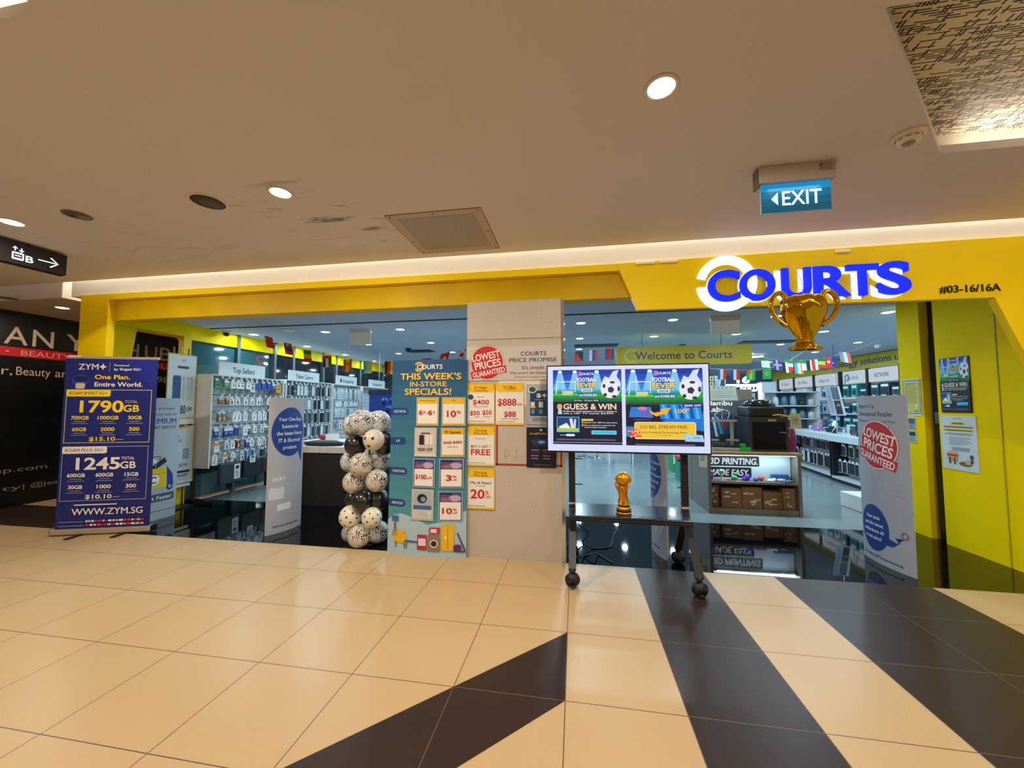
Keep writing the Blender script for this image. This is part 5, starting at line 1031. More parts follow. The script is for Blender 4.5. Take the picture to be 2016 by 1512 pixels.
# ------------------------------------------------------------------ shop ceiling fittings
xs = {}; rown = ['front', 'second', 'third', 'fourth', 'fifth', 'rear']
proto = None; shopys = []
for x, y in SHOPL:
    if y not in shopys: shopys.append(y)
    r_ = shopys.index(y); c_ = sum(1 for q_ in SHOPL if q_[1] == y and q_[0] < x)
    lab = 'cool white downlight in the %s row of the shop ceiling, %s from the left' % (rown[r_], ORD[c_])
    if proto is None: proto = downlight(x, y, SHOPCEIL, .085, lab, warm=False, group='shop ceiling downlights')
    else: dup(proto, (x, y, SHOPCEIL - .02), lab, 'shop ceiling downlights')
for (xa, xb, y, lab) in ((-3.746, -3.36, 5.82, 'blank white back of a hanging exit sign above the left counter'), (1.935, 2.328, 5.81, 'blank white back of a hanging exit sign under the COURTS ring')):
    t = thing('hanging_sign_box', lab, 'sign', ((xa + xb) / 2, y, 2.53)); mb = MB(); mb.rbox(xa, xb, y - .03, y + .03, 2.735, 2.80, .004, M_white); mb.build('housing', t)
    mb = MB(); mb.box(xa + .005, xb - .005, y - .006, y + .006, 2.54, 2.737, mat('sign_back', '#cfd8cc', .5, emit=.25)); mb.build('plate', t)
for px, py, lab in ((446, 655, 'black dome camera under the shop ceiling near the left glass wall'), (804, 689, 'small black camera by the ceiling vent over the accessories'), (1343, 682, 'black dome camera above the Welcome to Courts sign'), (1727, 680, 'white bullet camera over the right wall band')):
    c = at_z(px, py - 3, SHOPCEIL); t = thing('security_camera', lab, 'camera', (c.x, c.y, SHOPCEIL - .10)); mb = MB(); mb.cyl((c.x, c.y, SHOPCEIL - .03), (c.x, c.y, SHOPCEIL), .07, M_white if 'white' in lab or 'left' in lab else M_dark, 20); mb.build('mount', t)
    mb = MB(); mb.ball((c.x, c.y, SHOPCEIL - .035), .055, M_white if 'white' in lab else M_black, seg=18); mb.build('dome', t)
for (x0, x1, y0, y1, lab) in ((-3.85, -3.25, 8.15, 8.5, 'dark slatted air vent in the shop ceiling above the blue phone display'), (.0, .9, 8.0, 8.35, 'slatted air vent in the shop ceiling left of the welcome sign'), (3.3, 4.3, 8.1, 8.4, 'dark air vent in the shop ceiling behind the foil cup balloon')):
    t = thing('air_vent', lab, 'vent', ((x0 + x1) / 2, (y0 + y1) / 2, SHOPCEIL - .02)); mb = MB(); mb.box(x0, x1, y0, y1, SHOPCEIL - .012, SHOPCEIL, M_dark); mb.build('backing', t)
    mb = MB()
    for i in range(6): yy = y0 + (y1 - y0) * (i + .5) / 6; mb.box(x0, x1, yy - .012, yy + .012, SHOPCEIL - .018, SHOPCEIL - .01, M_grey)
    mb.build('slats', t)
mb = MB(); mb.lathe([(.10, 0), (.09, -.02), (.001, -.025)], at_z(568, 649, SHOPCEIL).to_tuple()[:2] + (SHOPCEIL,), M_white, 24); mb.build('ceiling_sensor', label='round white sensor on the shop ceiling near the left', cat='sensor')
# long lit strips of the rear gaming area
for (x0, y0, x1, y1, lab) in ((2.9, 10.8, 4.6, 10.2, 'long white light strip over the gaming zone'),):
    mb = MB(); mb.tube([(x0, y0, 2.70), (x1, y1, 2.74)], .02, mat('strip_light', (.9, .97, 1), .4, emit=5), 8); mb.build('strip_light', label=lab, cat='light')

# ------------------------------------------------------------------ flags
def flag_art(kind):
    a = Art(100, 140); h = lambda cs: [a.rect(0, 140 * i / len(cs), 100, 140 * (i + 1) / len(cs), c) for i, c in enumerate(cs)]
    v = lambda cs: [a.rect(100 * i / len(cs), 0, 100 * (i + 1) / len(cs), 140, c) for i, c in enumerate(cs)]
    def star(x, y, r, c): a.poly([(x + (r if i % 2 == 0 else r * .4) * math.sin(i * math.pi / 5), y - (r if i % 2 == 0 else r * .4) * math.cos(i * math.pi / 5)) for i in range(10)], c)
    R1, B1, G1, Y1, W1, K1 = '#e0301e', '#1c3a9a', '#128a3e', '#f2d21e', '#e8eaee', '#16161a'
    if kind == 'china': h([R1]); star(24, 30, 18, Y1); star(52, 16, 6, Y1); star(60, 32, 6, Y1)
    elif kind == 'mongolia': h([R1, B1, R1]); a.rect(38, 10, 62, 40, Y1)
    elif kind == 'senegal': h([G1, Y1, R1]); star(50, 70, 14, G1)
    elif kind == 'emirates': v([W1, G1, K1]); a.rect(0, 0, 100, 40, R1); a.rect(0, 40, 34, 140, K1); a.rect(34, 40, 66, 140, W1); a.rect(66, 40, 100, 140, G1)
    elif kind == 'spain': v([R1, Y1, Y1, R1]); a.ell(50, 50, 14, 18, '#a86a2a')
    elif kind == 'palau': v(['#4ac0e8', '#8fd8d8', '#d8e02e'])
    elif kind == 'belgium': v([K1, R1, Y1])
    elif kind == 'swiss': h([R1]); a.rect(42, 40, 58, 100, W1); a.rect(24, 60, 76, 80, W1)
    elif kind == 'korea': h([W1]); a.ell(50, 70, 24, 24, R1); a.poly([(26, 70), (74, 70), (66, 88), (50, 94), (34, 88)], B1); [a.rect(x, y, x + 16, y + 10, K1) for x in (12, 72) for y in (24, 106)]
    elif kind == 'triangle': h([R1]); a.poly([(0, 0), (100, 0), (100, 140)], '#16403a')
    elif kind == 'slovenia': v([W1, B1, R1]); a.ell(40, 50, 10, 14, '#3a6ad0')
    elif kind == 'cambodia': v([B1, R1, R1, B1])
    elif kind == 'indonesia': v(['#8fa4b8', W1, '#f06a5a'])
    elif kind == 'red': h([R1]); a.ell(50, 60, 18, 18, W1)
    elif kind == 'australia': h([B1]); a.rect(10, 10, 50, 16, R1); star(60, 90, 12, W1)
    elif kind == 'lime': h(['#1b7a3c', '#b8d82e', R1])
    elif kind == 'italy': v([G1, W1, R1])
    elif kind == 'egypt': v([K1, W1, R1])
    elif kind == 'iran': v([R1, W1, G1])
    elif kind == 'argentina': v(['#4aa0d8', W1, '#e88a2a'])
    elif kind == 'greenwhite': h([G1, W1, W1])
    elif kind == 'hungary': h([G1, W1, R1])
    elif kind == 'iceland': h([B1]); a.rect(0, 60, 100, 80, W1); a.rect(30, 0, 50, 140, W1); a.rect(36, 0, 44, 140, R1); a.rect(0, 66, 100, 74, R1)
    elif kind == 'france': v([B1, W1, R1])
    elif kind == 'togo': v(['#3ab04a', '#a8d82e', '#3ab04a']); a.rect(0, 0, 50, 50, R1); star(25, 25, 12, W1)
    elif kind == 'greenmoon': h(['#1fb860']); a.arc(50, 66, 16, 24, 40, 320, Y1); star(60, 66, 9, Y1)
    elif kind == 'norway': v(['#2a6ab8', W1, R1])
    return a
FM = 0.21
def flag(px, py, Y, kind, label, group, w_=.15, h_=.20, tilt=0.0, yaw=0.0):
    c = at_y(px, py, Y); a = flag_art(kind); mb = MB()
    cy, sy = math.cos(yaw), math.sin(yaw); ct, st_ = math.cos(math.radians(tilt)), math.sin(math.radians(tilt))
    def fn(u, v, n):
        x = (u / 100 - .5) * w_; z = -v / 140 * h_; x2 = x * ct - z * st_ * -1; z2 = z * ct + x * st_; bend = .008 * math.sin(u / 100 * 4.2) * (1 if px % 2 else -1)
        return (c.x + x2 * cy + bend * sy, c.y + x2 * sy - n + bend, c.z + z2 + .004)
    b = Art(100, 140); b.rect(0, 0, 100, 140, '#cfcfcf'); b.emit(mb, fn, 0, -.002, cuts=8); a.emit(mb, fn, .0004, 0, cuts=8)
    mb.build('bunting_flag', label=label, cat='flag', group=group)
def string(pts, label, r=.0025):
    mb = MB(); mb.tube(pts, r, ink('#cdd2d6'), 5); mb.build('bunting_string', label=label, cat='string')
FL = [(528, 663, 'china', 'red flag with yellow stars at the left start of the front bunting', 14), (566, 676, 'mongolia', 'red, blue and red flag on the front bunting', 12), (605, 690, 'senegal', 'green, yellow and red banded flag with a star on the front bunting', 6), (644, 700, 'emirates', 'red, white, green and black flag on the front bunting', 3), (685, 708, 'spain', 'red and yellow striped flag with a crest on the front bunting', -2), (724, 711, 'palau', 'pale blue to yellow-green flag on the front bunting', 0), (766, 712, 'belgium', 'black, red and yellow striped flag next to the specials board', 0), (840, 706, 'red', 'red flag just showing over the top of the specials board', -4), (877, 695, 'swiss', 'red flag with a white cross above the specials board', -12), (911, 686, 'korea', 'white flag with red and blue disc beside the pillar', -10)]
p_ = at_y(515, 667, 5.6); pts = [Vector((p_.x - .02, 5.6, SHOPCEIL)), p_]
for px, py, k_, lab, tl in FL: flag(px, py, 5.6, k_, lab, 'flags on the front bunting', tilt=-tl); pts.append(at_y(px, py, 5.6))
pts.append(Vector((-1.45, 5.6, SHOPCEIL))); string(pts, 'thin cord of the front bunting from the left glass wall to the pillar')
FL2 = [(1140, 692, 'triangle', 'red and dark green diagonal flag right of the pillar', 7.0), (1169, 689, 'slovenia', 'white, blue and red striped flag left of the welcome sign', 7.0), (1200, 687, 'cambodia', 'blue and red striped flag touching the welcome sign', 7.0)]
pts = [Vector((-.7, 7.0, SHOPCEIL)), at_y(1112, 690, 7.0)]
for px, py, k_, lab, Yf in FL2: flag(px, py, Yf, k_, lab, 'flags right of the pillar', tilt=2); pts.append(at_y(px, py, Yf))
pts.append(Vector((.76, 7.105, 2.56))); string(pts, 'thin cord of flags between the pillar and the welcome sign')
FL3 = [(1506, 704, 'greenwhite', 'green and white flag at the left end of the upper right bunting'), (1530, 709, 'iceland', 'dark blue flag with a red cross on the upper right bunting'), (1548, 714, 'egypt', 'black, white and red striped flag on the upper right bunting'), (1552, 709, 'hungary', 'green, white and red flag on the upper right bunting'), (1572, 716, 'argentina', 'blue, white and orange flag on the upper right bunting'), (1577, 709, 'greenwhite', 'green topped flag behind the blue and orange one'), (1597, 709, 'egypt', 'black and red flag in the middle of the upper right bunting'), (1606, 708, 'iran', 'white and green flag beside the black and red one'), (1618, 705, 'lime', 'dark flag with a lime band on the upper right bunting'), (1630, 704, 'red', 'plain red flag on the upper right bunting'), (1637, 702, 'australia', 'dark blue flag next to the plain red one'), (1662, 694, 'indonesia', 'grey, white and coral flag at the right end of the upper bunting')]
p_ = at_y(1492, 703, 8.0); pts = [Vector((p_.x - .7, 7.998, SHOPCEIL)), p_]
for i, (px, py, k_, lab) in enumerate(FL3): flag(px, py, 8.0 - .003 * (i % 3), k_, lab, 'flags on the upper right bunting', tilt=-4 if px < 1650 else -10, w_=.15 if px < 1650 else .19)
for px, py in sorted((f_[0], f_[1]) for f_ in FL3) + [(1690, 686)]: pts.append(at_y(px, py, 7.998))
pts.append(Vector((pts[-1].x + .5, 7.998, SHOPCEIL)))
string(pts, 'cord of the upper right bunting in front of the technology band')
FL4 = [(1421, 727, 'norway', 'blue, white and red flag partly washed out, left on the lower right bunting'), (1447, 728, 'france', 'blue, white and red flag over the dark gaming fascia'), (1478, 728, 'togo', 'green striped flag with a red corner on the lower right bunting'), (1510, 726, 'greenmoon', 'green flag with a yellow crescent on the lower right bunting')]
p_ = at_y(1400, 726, 8.6); pts = [Vector((p_.x - .5, 8.6, SHOPCEIL)), p_]
for px, py, k_, lab in FL4: flag(px, py, 8.6, k_, lab, 'flags on the lower right bunting', tilt=1, w_=.17, h_=.22); pts.append(at_y(px, py, 8.6))
pts.append(at_y(1545, 716, 8.6)); pts.append(Vector((pts[-1].x + .6, 8.6, SHOPCEIL))); string(pts, 'cord of the lower right bunting')
# welcome sign
t = thing('welcome_sign', 'hanging yellow Welcome to Courts board with rounded corners', 'sign', (1.88, 7.1, 2.25))
a = Art(228, 34); a.rr(0, 0, 228, 34, 7, '#c4ac28'); a.arc(27, 17, 15, 18, 0, 360, '#c4b458'); a.arc(27, 17, 9, 13, 50, 310, '#d6cc60')
a.text('Welcome to Courts', 34, 196, 9.5, 23.5, '#26324e', .015)
mb = MB(); b = Art(228, 34); b.rr(0, 0, 228, 34, 7, '#b8ae28'); fnw = lambda y: (lambda u, v, n: (.745 + 2.28 * u / 228, y - n, 2.592 - .345 * v / 34)); b.emit(mb, fnw(7.12), 0, -.02); a.emit(mb, fnw(7.1), .0004, .001)
q_ = b.q[0][0]; n_ = len(q_); P_ = [fnw(7.1)(x, y, .0008) for x, y in q_]; Q_ = [fnw(7.12)(x, y, -.02) for x, y in q_]; mb.add(P_ + Q_, [(i, (i + 1) % n_, n_ + (i + 1) % n_, n_ + i) for i in range(n_)], ink('#b8ae28')); mb.build('board', t)
for px in (1265, 1420):
    x = at_y(px, 690, 7.11).x; mb = MB(); mb.cyl((x, 7.11, 2.58), (x, 7.11, 2.80), .006, M_dark, 8); mb.build('hanger', t)
# ------------------------------------------------------------------ left wall racks
M_peg = mat('rack_panel', '#b9c3c9', .4); M_side = mat('rack_side', '#d4d6d3', .45); M_hook = mat('hook_metal', '#9aa1a6', .3, .8); M_tag = mat('price_tag_holder', '#e9eef0', .3)
def rack(name, ytop, y0, y1, title, z0, ztop, xb=-5.92, xf=-5.60, sign_y=None, sz=(2.015, 2.235), nolegs=False, back=M_peg):
    t = thing('display_rack', name, 'rack', (-5.78, (y0 + y1) / 2, 0))
    mb = MB(); mb.box(xb, xb + .03, y0 + .03, y1 - .03, z0, ztop, back)
    for i in range(int((ztop - z0) / .10)): zz = z0 + .05 + i * .10; mb.box(xb + .03, xb + .032, y0 + .03, y1 - .03, zz, zz + .008, M_grey)
    mb.build('back_panel', t)
    for y in (y0, y1): 
        mb = MB(); mb.box(xb, xf, y - .012, y + .012, z0, ztop, M_side); mb.build('side_panel', t)
    mb = MB(); mb.box(xb, xf, y0, y1, ztop, ztop + .02, M_side); mb.build('top_shelf', t)
    for y in (y0 + .02, y1 - .02):
        mb = MB(); mb.box(xb, xb + .05, y - .02, y + .02, 0, z0 + .1, M_dark); mb.box(xb, xf + .1, y - .02, y + .02, 0, .05, M_dark); mb.build('leg', t)
    a = Art(100, 24); a.rect(0, 0, 100, 24, '#dfe5e6'); a.text(title[0], title[1], title[2], 8, 18, '#26323c', .05)
    mb = MB(); ys0, ys1 = sign_y; wall_art(a, (xf - .02, ys0, sz[1]), (xf - .02, ys1, sz[1]), (xf - .02, ys0, sz[0]), (1, 0, 0), mb, .012, '#dfe5e6'); mb.build('header_sign', t)
    return t
r1 = rack('white-sided Top Sellers pegboard rack nearest the entrance', 0, 5.08, 6.55, ('Top Sellers', 27, 75), .55, 2.0, sign_y=(5.19, 6.10))
r2 = rack('Tablet Casings pegboard rack, second along the left wall', 0, 6.62, 8.05, ('Tablet Casings', 22, 78), .55, 2.02, sign_y=(6.68, 7.6), sz=(2.03, 2.235))
r3 = rack('white Accessories rack, third along the left wall', 0, 8.10, 9.25, ('\u25cf Accessories', 18, 84), .55, 2.02, sign_y=(8.2, 9.07), sz=(2.03, 2.25), back=M_white)
r4 = rack('far Accessories rack behind the blue phone display', 0, 9.35, 10.7, ('Accessories', 22, 80), .55, 2.02, sign_y=(9.66, 10.55), sz=(2.03, 2.245))
# hooks with price tag ends
hk = MB(); hk.cyl((-.26, 0, 0), (0, 0, 0), .004, M_hook, 6); hk.box(0, .004, -.018, .018, -.018, .018, M_tag); hk.box(.0041, .0045, -.012, .012, -.004, .010, ink('#454d57'))
HOOK = None
def hook(parent, x, y, z):
    global HOOK
    if HOOK is None:
        HOOK = hk.build('peg_hook', parent, origin=(0, 0, 0)); o = HOOK
    else: o = HOOK.copy(); COL.objects.link(o); o.parent = parent
    o.location = Vector((x, y, z)) - WP[parent.name]
PROTO = {}
def product(kind, col, w_, h_, d_, accent='#20242c', pic=0):
    k = (kind, col, w_, h_)
    if k in PROTO: return PROTO[k]
    mb = MB(); m = mat('pack_' + col.strip('#'), col, .35, coat=.2)
    if kind == 'box':
        mb.rbox(-d_ / 2, d_ / 2, -w_ / 2, w_ / 2, -h_, -.03, .003, m); mb.box(-.001, .001, -w_ * .3, w_ * .3, -.03, .012, M_white); mb.box(-.001, .001, -.01, .01, .0, .012, M_dark)
    elif kind == 'blister':
        mb.rbox(-.002, .002, -w_ / 2, w_ / 2, -h_, .012, .001, m); mb.rbox(0, d_, -w_ * .36, w_ * .36, -h_ * .85, -h_ * .3, .006, mat('pack_plastic', '#c8d4da', .12, coat=.5))
    elif kind == 'case':
        mb.rbox(-.004, .004, -w_ / 2, w_ / 2, -h_, -.02, .003, m); mb.rbox(.004, .010, -w_ * .42, w_ * .42, -h_ * .96, -h_ * .12, .003, mat('case_clear_' + accent.strip('#'), accent, .2, coat=.4)); mb.box(-.001, .001, -w_ * .2, w_ * .2, -.02, .014, M_white)
    x = d_ / 2 + .0006 if kind == 'box' else d_ + .0006 if kind == 'blister' else .0106
    f = lambda u, v, n: (x + n, (u - .5) * w_, -.03 - (h_ - .03) * v)
    a = Art(1, 1); 
    if pic == 0: a.ell(.52, .55, .16, .16, accent, 14); a.rect(.2, .15, .8, .22, accent)
    elif pic == 1: a.rr(.34, .35, .66, .8, .06, accent); a.rect(.2, .12, .6, .2, accent); a.rect(.2, .86, .8, .9, accent)
    elif pic == 2: a.rect(0, 0, 1, .28, accent); a.rect(.25, .45, .75, .5, accent); a.rect(.25, .58, .65, .62, accent)
    elif pic == 3: a.poly([(.25, .8), (.5, .3), (.62, .36), (.4, .84)], accent); a.rect(.25, .14, .75, .2, accent)
    a.emit(mb, f, .0003); o = mb.build('hanging_pack', origin=(0, 0, 0)); PROTO[k] = o; o['_used'] = 0; return o
def hang(pr, x, y, z, label, group):
    if not pr['_used']: o = pr; pr['_used'] = 1
    else: o = pr.copy(); COL.objects.link(o)
    o.location = (x, y, z); o.name = pr.name.split('.')[0]; o['label'] = label; o['category'] = 'pack'; o['group'] = group
    o.rotation_euler = (0, 0, random.uniform(-.12, .12)); return o
CN = {'#3f9a4a': 'green', '#e4e9e6': 'white', '#2456b4': 'blue', '#7c5a3c': 'brown', '#1c3f8e': 'dark blue', '#1f2024': 'black', '#c9d2d6': 'pale grey', '#d8a318': 'yellow', '#9aa0a2': 'grey', '#1f6b48': 'dark green', '#8f1f2c': 'dark red', '#dfe6e8': 'frosted white', '#5a3f6e': 'purple', '#e88a3a': 'orange', '#2f84b8': 'light blue', '#c22c2c': 'red'}
rw = random.Random(11)
P1 = lambda c, a, k=0, kd='box', w=.085, h=.15, d=.03: (kd, c, w, h, d, a, k)
rows1 = [(1.985, [P1('#3f9a4a', '#1d2a22', 0), P1('#3f9a4a', '#e4e9e6', 2, w=.08), P1('#e4e9e6', '#2f6a3c', 0), P1('#e4e9e6', '#2a3a34', 1), P1('#e4e9e6', '#2f6a3c', 0), P1('#e4e9e6', '#33363c', 3), P1('#c9d2d6', '#16181c', 0, w=.09, h=.2), P1('#2456b4', '#12357c', 1), P1('#2456b4', '#e4e9e6', 2), P1('#2456b4', '#12357c', 1), P1('#1c3f8e', '#c9d2d6', 2), P1('#d8a318', '#5a3010', 0, w=.10, h=.19)]),
         (1.70, [P1('#7c5a3c', '#c9a67a', 2, w=.075, h=.13), P1('#7c5a3c', '#c9a67a', 2, w=.075, h=.13)] + [P1('#e4e9e6', '#2a2d33', rw.choice([0, 1, 3]), h=.14) for _ in range(9)]),
         (1.45, [P1('#7c5a3c', '#d8c8a8', 1, w=.075, h=.16)] * 2 + [P1('#e4e9e6', '#2a2d33', rw.choice([0, 3, 1]), h=.165) for _ in range(6)] + [P1('#5a3f6e', '#d8d0e0', 0, h=.16), P1('#1f2024', '#5a5e66', 1)]),
         (1.21, [P1('#1c3f8e', '#dfe6f4', 2, w=.075, h=.17)] * 3 + [P1('#2456b4', '#e4e9e6', 0)] + [P1('#e4e9e6', '#2f84b8', 0, h=.17), P1('#1f6b48', '#e4e9e6', 2), P1('#e4e9e6', '#8a9094', 3), P1('#c9d2d6', '#4a5058', 1), P1('#1f6b48', '#c9d2d6', 1), P1('#e4e9e6', '#6b7278', 0), P1('#c9d2d6', '#4a5058', 3)]),
         (.985, [P1('#e4e9e6', '#e88a3a', 2, h=.18), P1('#c9d2d6', '#4a5058', 0), P1('#e4e9e6', '#c22c2c', 3), P1('#8f1f2c', '#e4e9e6', 1), P1('#1c3f8e', '#c22c2c', 2), P1('#e4e9e6', '#50565c', 1), P1('#e4e9e6', '#50565c', 3), P1('#c9d2d6', '#50565c', 0), P1('#e4e9e6', '#50565c', 0), P1('#c9d2d6', '#4a5058', 3)]),
         (.79, [P1('#e4e9e6', '#5b6770', 3, h=.19), P1('#e4e9e6', '#5b6770', 1, h=.18), P1('#e4e9e6', '#20242c', 1, h=.19), P1('#c9d2d6', '#20242c', 0, h=.19), P1('#2f84b8', '#e4e9e6', 1, h=.17), P1('#2f84b8', '#e4e9e6', 2, h=.17), P1('#1f2024', '#c9d2d6', 1), P1('#e4e9e6', '#5b6770', 0), P1('#c9d2d6', '#5b6770', 2)])]
def fill(rk, rows, ya, yb, rackname, grp, xf=-5.62, nmin=11):
    for ri, (z, items) in enumerate(rows):
        n = max(len(items), nmin) if len(items) >= 9 else len(items)
        for i, it in enumerate(items):
            y = ya + (yb - ya) * (i + .5) / len(items) + rw.uniform(-.008, .008); kd, c, w_, h_, d_, ac, pc = it
            lab = '%s pack, %s row of the %s, %s from its near end' % (CN.get(c, 'pale'), ORD[ri], rackname, ORD[i])
            hang(product(kd, c, w_, h_, d_, ac, pc), xf + rw.uniform(-.05, .03), y, z - .03, lab, grp)
            hook(rk, xf + .06, y, z - .01)
fill(r1, rows1, 5.16, 6.50, 'Top Sellers rack', 'packs on the Top Sellers rack')
def caserow(n, cols, h, seed):
    r = random.Random(seed); out = []
    for i in range(n):
        c = r.choice(cols); out.append(P1(c, r.choice(['#1f2024', '#8f979c', '#2c4a44', '#c9d2d6', '#3a4048']), r.choice([1, 3, 1]), 'case', .095, h, .02))
    return out
cc = ['#dfe6e8', '#c9d2d6', '#dfe6e8', '#1f6b48', '#9aa0a2']
rows2 = [(1.99, caserow(12, cc, .24, 1)), (1.70, caserow(12, cc, .24, 2)), (1.42, caserow(11, ['#9aa0a2', '#c9d2d6', '#dfe6e8'], .25, 3)), (1.13, caserow(11, ['#9aa0a2', '#c9d2d6', '#1f2024'], .25, 4)), (.88, [P1(rw.choice(['#8f1f2c', '#c9d2d6', '#c22c2c', '#9aa0a2']), '#2a2d33', 1, h=.16) for _ in range(9)])]
fill(r2, rows2, 6.68, 8.0, 'Tablet Casings rack', 'packs on the Tablet Casings rack')
rows3 = [(1.95, [P1('#dfe6e8', '#b4c4cc', 1, 'blister', .085, .24, .02) for _ in range(9)]), (1.66, [P1('#dfe6e8', '#8fa4b0', 0, 'box', .08, .13) for _ in range(9)]), (1.47, [P1('#dfe6e8', '#a8bac2', 3, 'blister', .08, .2, .02) for _ in range(9)]), (1.2, [P1(rw.choice(['#dfe6e8', '#9aa0a2', '#1f6b48']), '#2a3a44', 1, 'box', .09, .2) for _ in range(7)])]
fill(r3, rows3, 8.16, 9.2, 'white Accessories rack', 'packs on the white Accessories rack')
# laptop bags under the top sellers rack
for i, (y, c, h_, lab) in enumerate(((5.42, '#2a3a40', .34, 'dark grey laptop sleeve with a white label hanging lowest on the Top Sellers rack'), (5.85, '#14161a', .30, 'black laptop bag hanging behind the grey sleeve on the Top Sellers rack'), (6.25, '#1a1c20', .28, 'black laptop bag at the far end under the Top Sellers rack'))):
    t = thing('laptop_bag', lab, 'bag', (-5.56, y, .58 - h_)); mb = MB(); mb.rbox(-5.60, -5.54, y - .20, y + .20, .60 - h_, .60, .02, mat('bag_' + c[1:], c, .5)); mb.build('body', t)
    mb = MB(); mb.tube(spline([Vector(p) for p in ((-5.57, y - .08, .59), (-5.57, y - .07, .65), (-5.57, y + .07, .65), (-5.57, y + .08, .59))], 5), .010, M_dark, 8); mb.build('handle', t)
    if i < 2:
        a = Art(10, 18); a.rect(0, 0, 10, 18, '#d3dadc'); a.rr(2, 2, 8, 6, 1, '#22262c'); a.lines(2, 8, 8, 16, 5, '#3a4048', .4, .3, 2); mb = MB(); y2 = y + (.05 if i == 0 else -.08); z2 = .56 if i == 0 else .66; wall_art(a, (-5.538, y2, z2), (-5.538, y2 + .11, z2), (-5.538, y2, z2 - .24 + i * .12), (1, 0, 0), mb, .003); mb.build('label_card', t)
    mb = MB(); hook(r1, -5.52, y, .655)
# big phone cut-out display
t = thing('phone_display', 'blue oversized phone back display with dark header behind the balloons', 'display', (-4.55, 9.2, 0))
p0 = at_y(727, 780, 9.0); p1 = at_y(790, 780, 9.0); 
mb = MB(); mb.box(p0.x, p1.x, 9.0, 9.25, 0, at_y(727, 776, 9).z, mat('display_blue', '#2748a8', .3, emit=.35)); mb.build('panel', t)
mb = MB(); mb.box(p0.x - .01, p1.x, 8.97, 9.28, at_y(727, 777, 9).z, at_y(727, 768, 9).z, mat('header_navy', '#12182c', .4)); mb.build('header', t)
for px, py in ((758, 791), (766, 806), (775, 790)):
    c = at_y(px, py, 8.99); mb = MB(); mb.cyl((c.x, 8.94, c.z), (c.x, 9.0, c.z), .10, mat('lens_ring', '#2c4c9e', .2), 24); mb.cyl((c.x, 8.93, c.z), (c.x, 8.945, c.z), .07, mat('lens_dark', '#10204e', .1), 24); mb.build('camera_lens', t)
mb = MB(); mb.rbox(at_y(749, 790, 9).x, p1.x, 8.965, 9.0, at_y(750, 825, 9).z, at_y(750, 784, 9).z, .02, mat('display_blue2', '#2c52b8', .3, emit=.25)); mb.build('camera_plate', t)
# ------------------------------------------------------------------ service counter
t = thing('service_counter', 'long counter with white top and dark grey front behind the balloons', 'counter', (-2.6, 5.65, 0))
mb = MB(); mb.box(-4.30, -1.2, 5.32, 5.98, 0, .80, mat('counter_front', '#232323', .55)); mb.build('front_panel', t)
for x0, x1 in ((-4.32, -3.86), (-3.85, -2.6), (-2.59, -1.2)):
    mb = MB(); mb.rbox(x0, x1, 5.28, 6.02, .80, .895, .004, M_white); mb.build('top_slab', t)
t = thing('black_pouch', 'flat black padded pouch lying on the counter', 'pouch', (-3.95, 5.5, .896))
mb = MB(); V = []; n = 26
mb.lathe([(.30, .0), (.34, .02), (.33, .05), (.20, .075), (.001, .08)], (-3.92, 5.47, .896), mat('pouch_black', '#16181b', .6, bump=.3, bscale=20), 26, Matrix.Diagonal((1, .42, 1))); mb.build('body', t)
for i, (x, y, rz, c, lab) in enumerate(((-3.95, 5.72, .5, '#dfe6e8', 'white card stand on the counter behind the black pouch'), (-3.60, 5.75, -.4, '#bcd4dc', 'pale blue acrylic stand on the counter'), (-3.35, 5.62, .2, '#e6eaec', 'white leaflet holder on the counter next to the balloons'))):
    Mx = Matrix.Translation((x, y, .896)) @ Matrix.Rotation(rz, 4, 'Z'); mb = MB(); mb.prism([Mx @ Vector(p) for p in ((-.1, -.07, 0), (-.1, .07, 0), (-.1, .02, .16), (-.1, .0, .16))], Mx.to_3x3() @ Vector((.2, 0, 0)), mat('stand_' + c[1:], c, .25)); mb.build('card_stand', label=lab, cat='stand')
for i, (y, z, c, lab) in enumerate(((6.35, .85, '#8f1f2c', 'dark red zip case on the end of the counter'), (6.2, .86, '#b03020', 'bright red strap bundle beside the dark red case'))):
    mb = MB(); mb.ball((-4.55 + i * .25, y, .95), .10, mat('case_' + c[1:], c, .4), (1.2, .8, .5)); mb.build('red_case', label=lab, cat='case')
mb = MB(); mb.rbox(-4.8, -4.05, 6.05, 6.5, 0, .90, .01, M_white); mb.build('side_table', label='white side table beyond the counter holding the red cases', cat='table')
# wall frames behind counter / rod
mb = MB(); mb.cyl((-4.457, 8.12, 2.1), (-4.457, 8.12, 2.80), .006, M_white, 8); mb.build('hanging_rod', label='thin white rod hanging from the shop ceiling left of the specials board', cat='rod')
for i, (y, z0, z1) in enumerate(((6.85, 1.5, 2.3),)):
    mb = MB()
    V_, F_, a0_, a1_ = text_geo('CLUB', 0.0, 0.0)
# neighbouring shop seen through the dark glass: red column letters and cream letters
mb = MB(); 
for i, ch in enumerate('SO'): h_text(mb, ch, (6.35, 2.28 - i * .32), (6.58, 2.28 - i * .32), .22, '#8a1c1c', X=-6.065)
mb.build('window_lettering', label='faint dark red letters on the dark glass above the rack', cat='lettering')
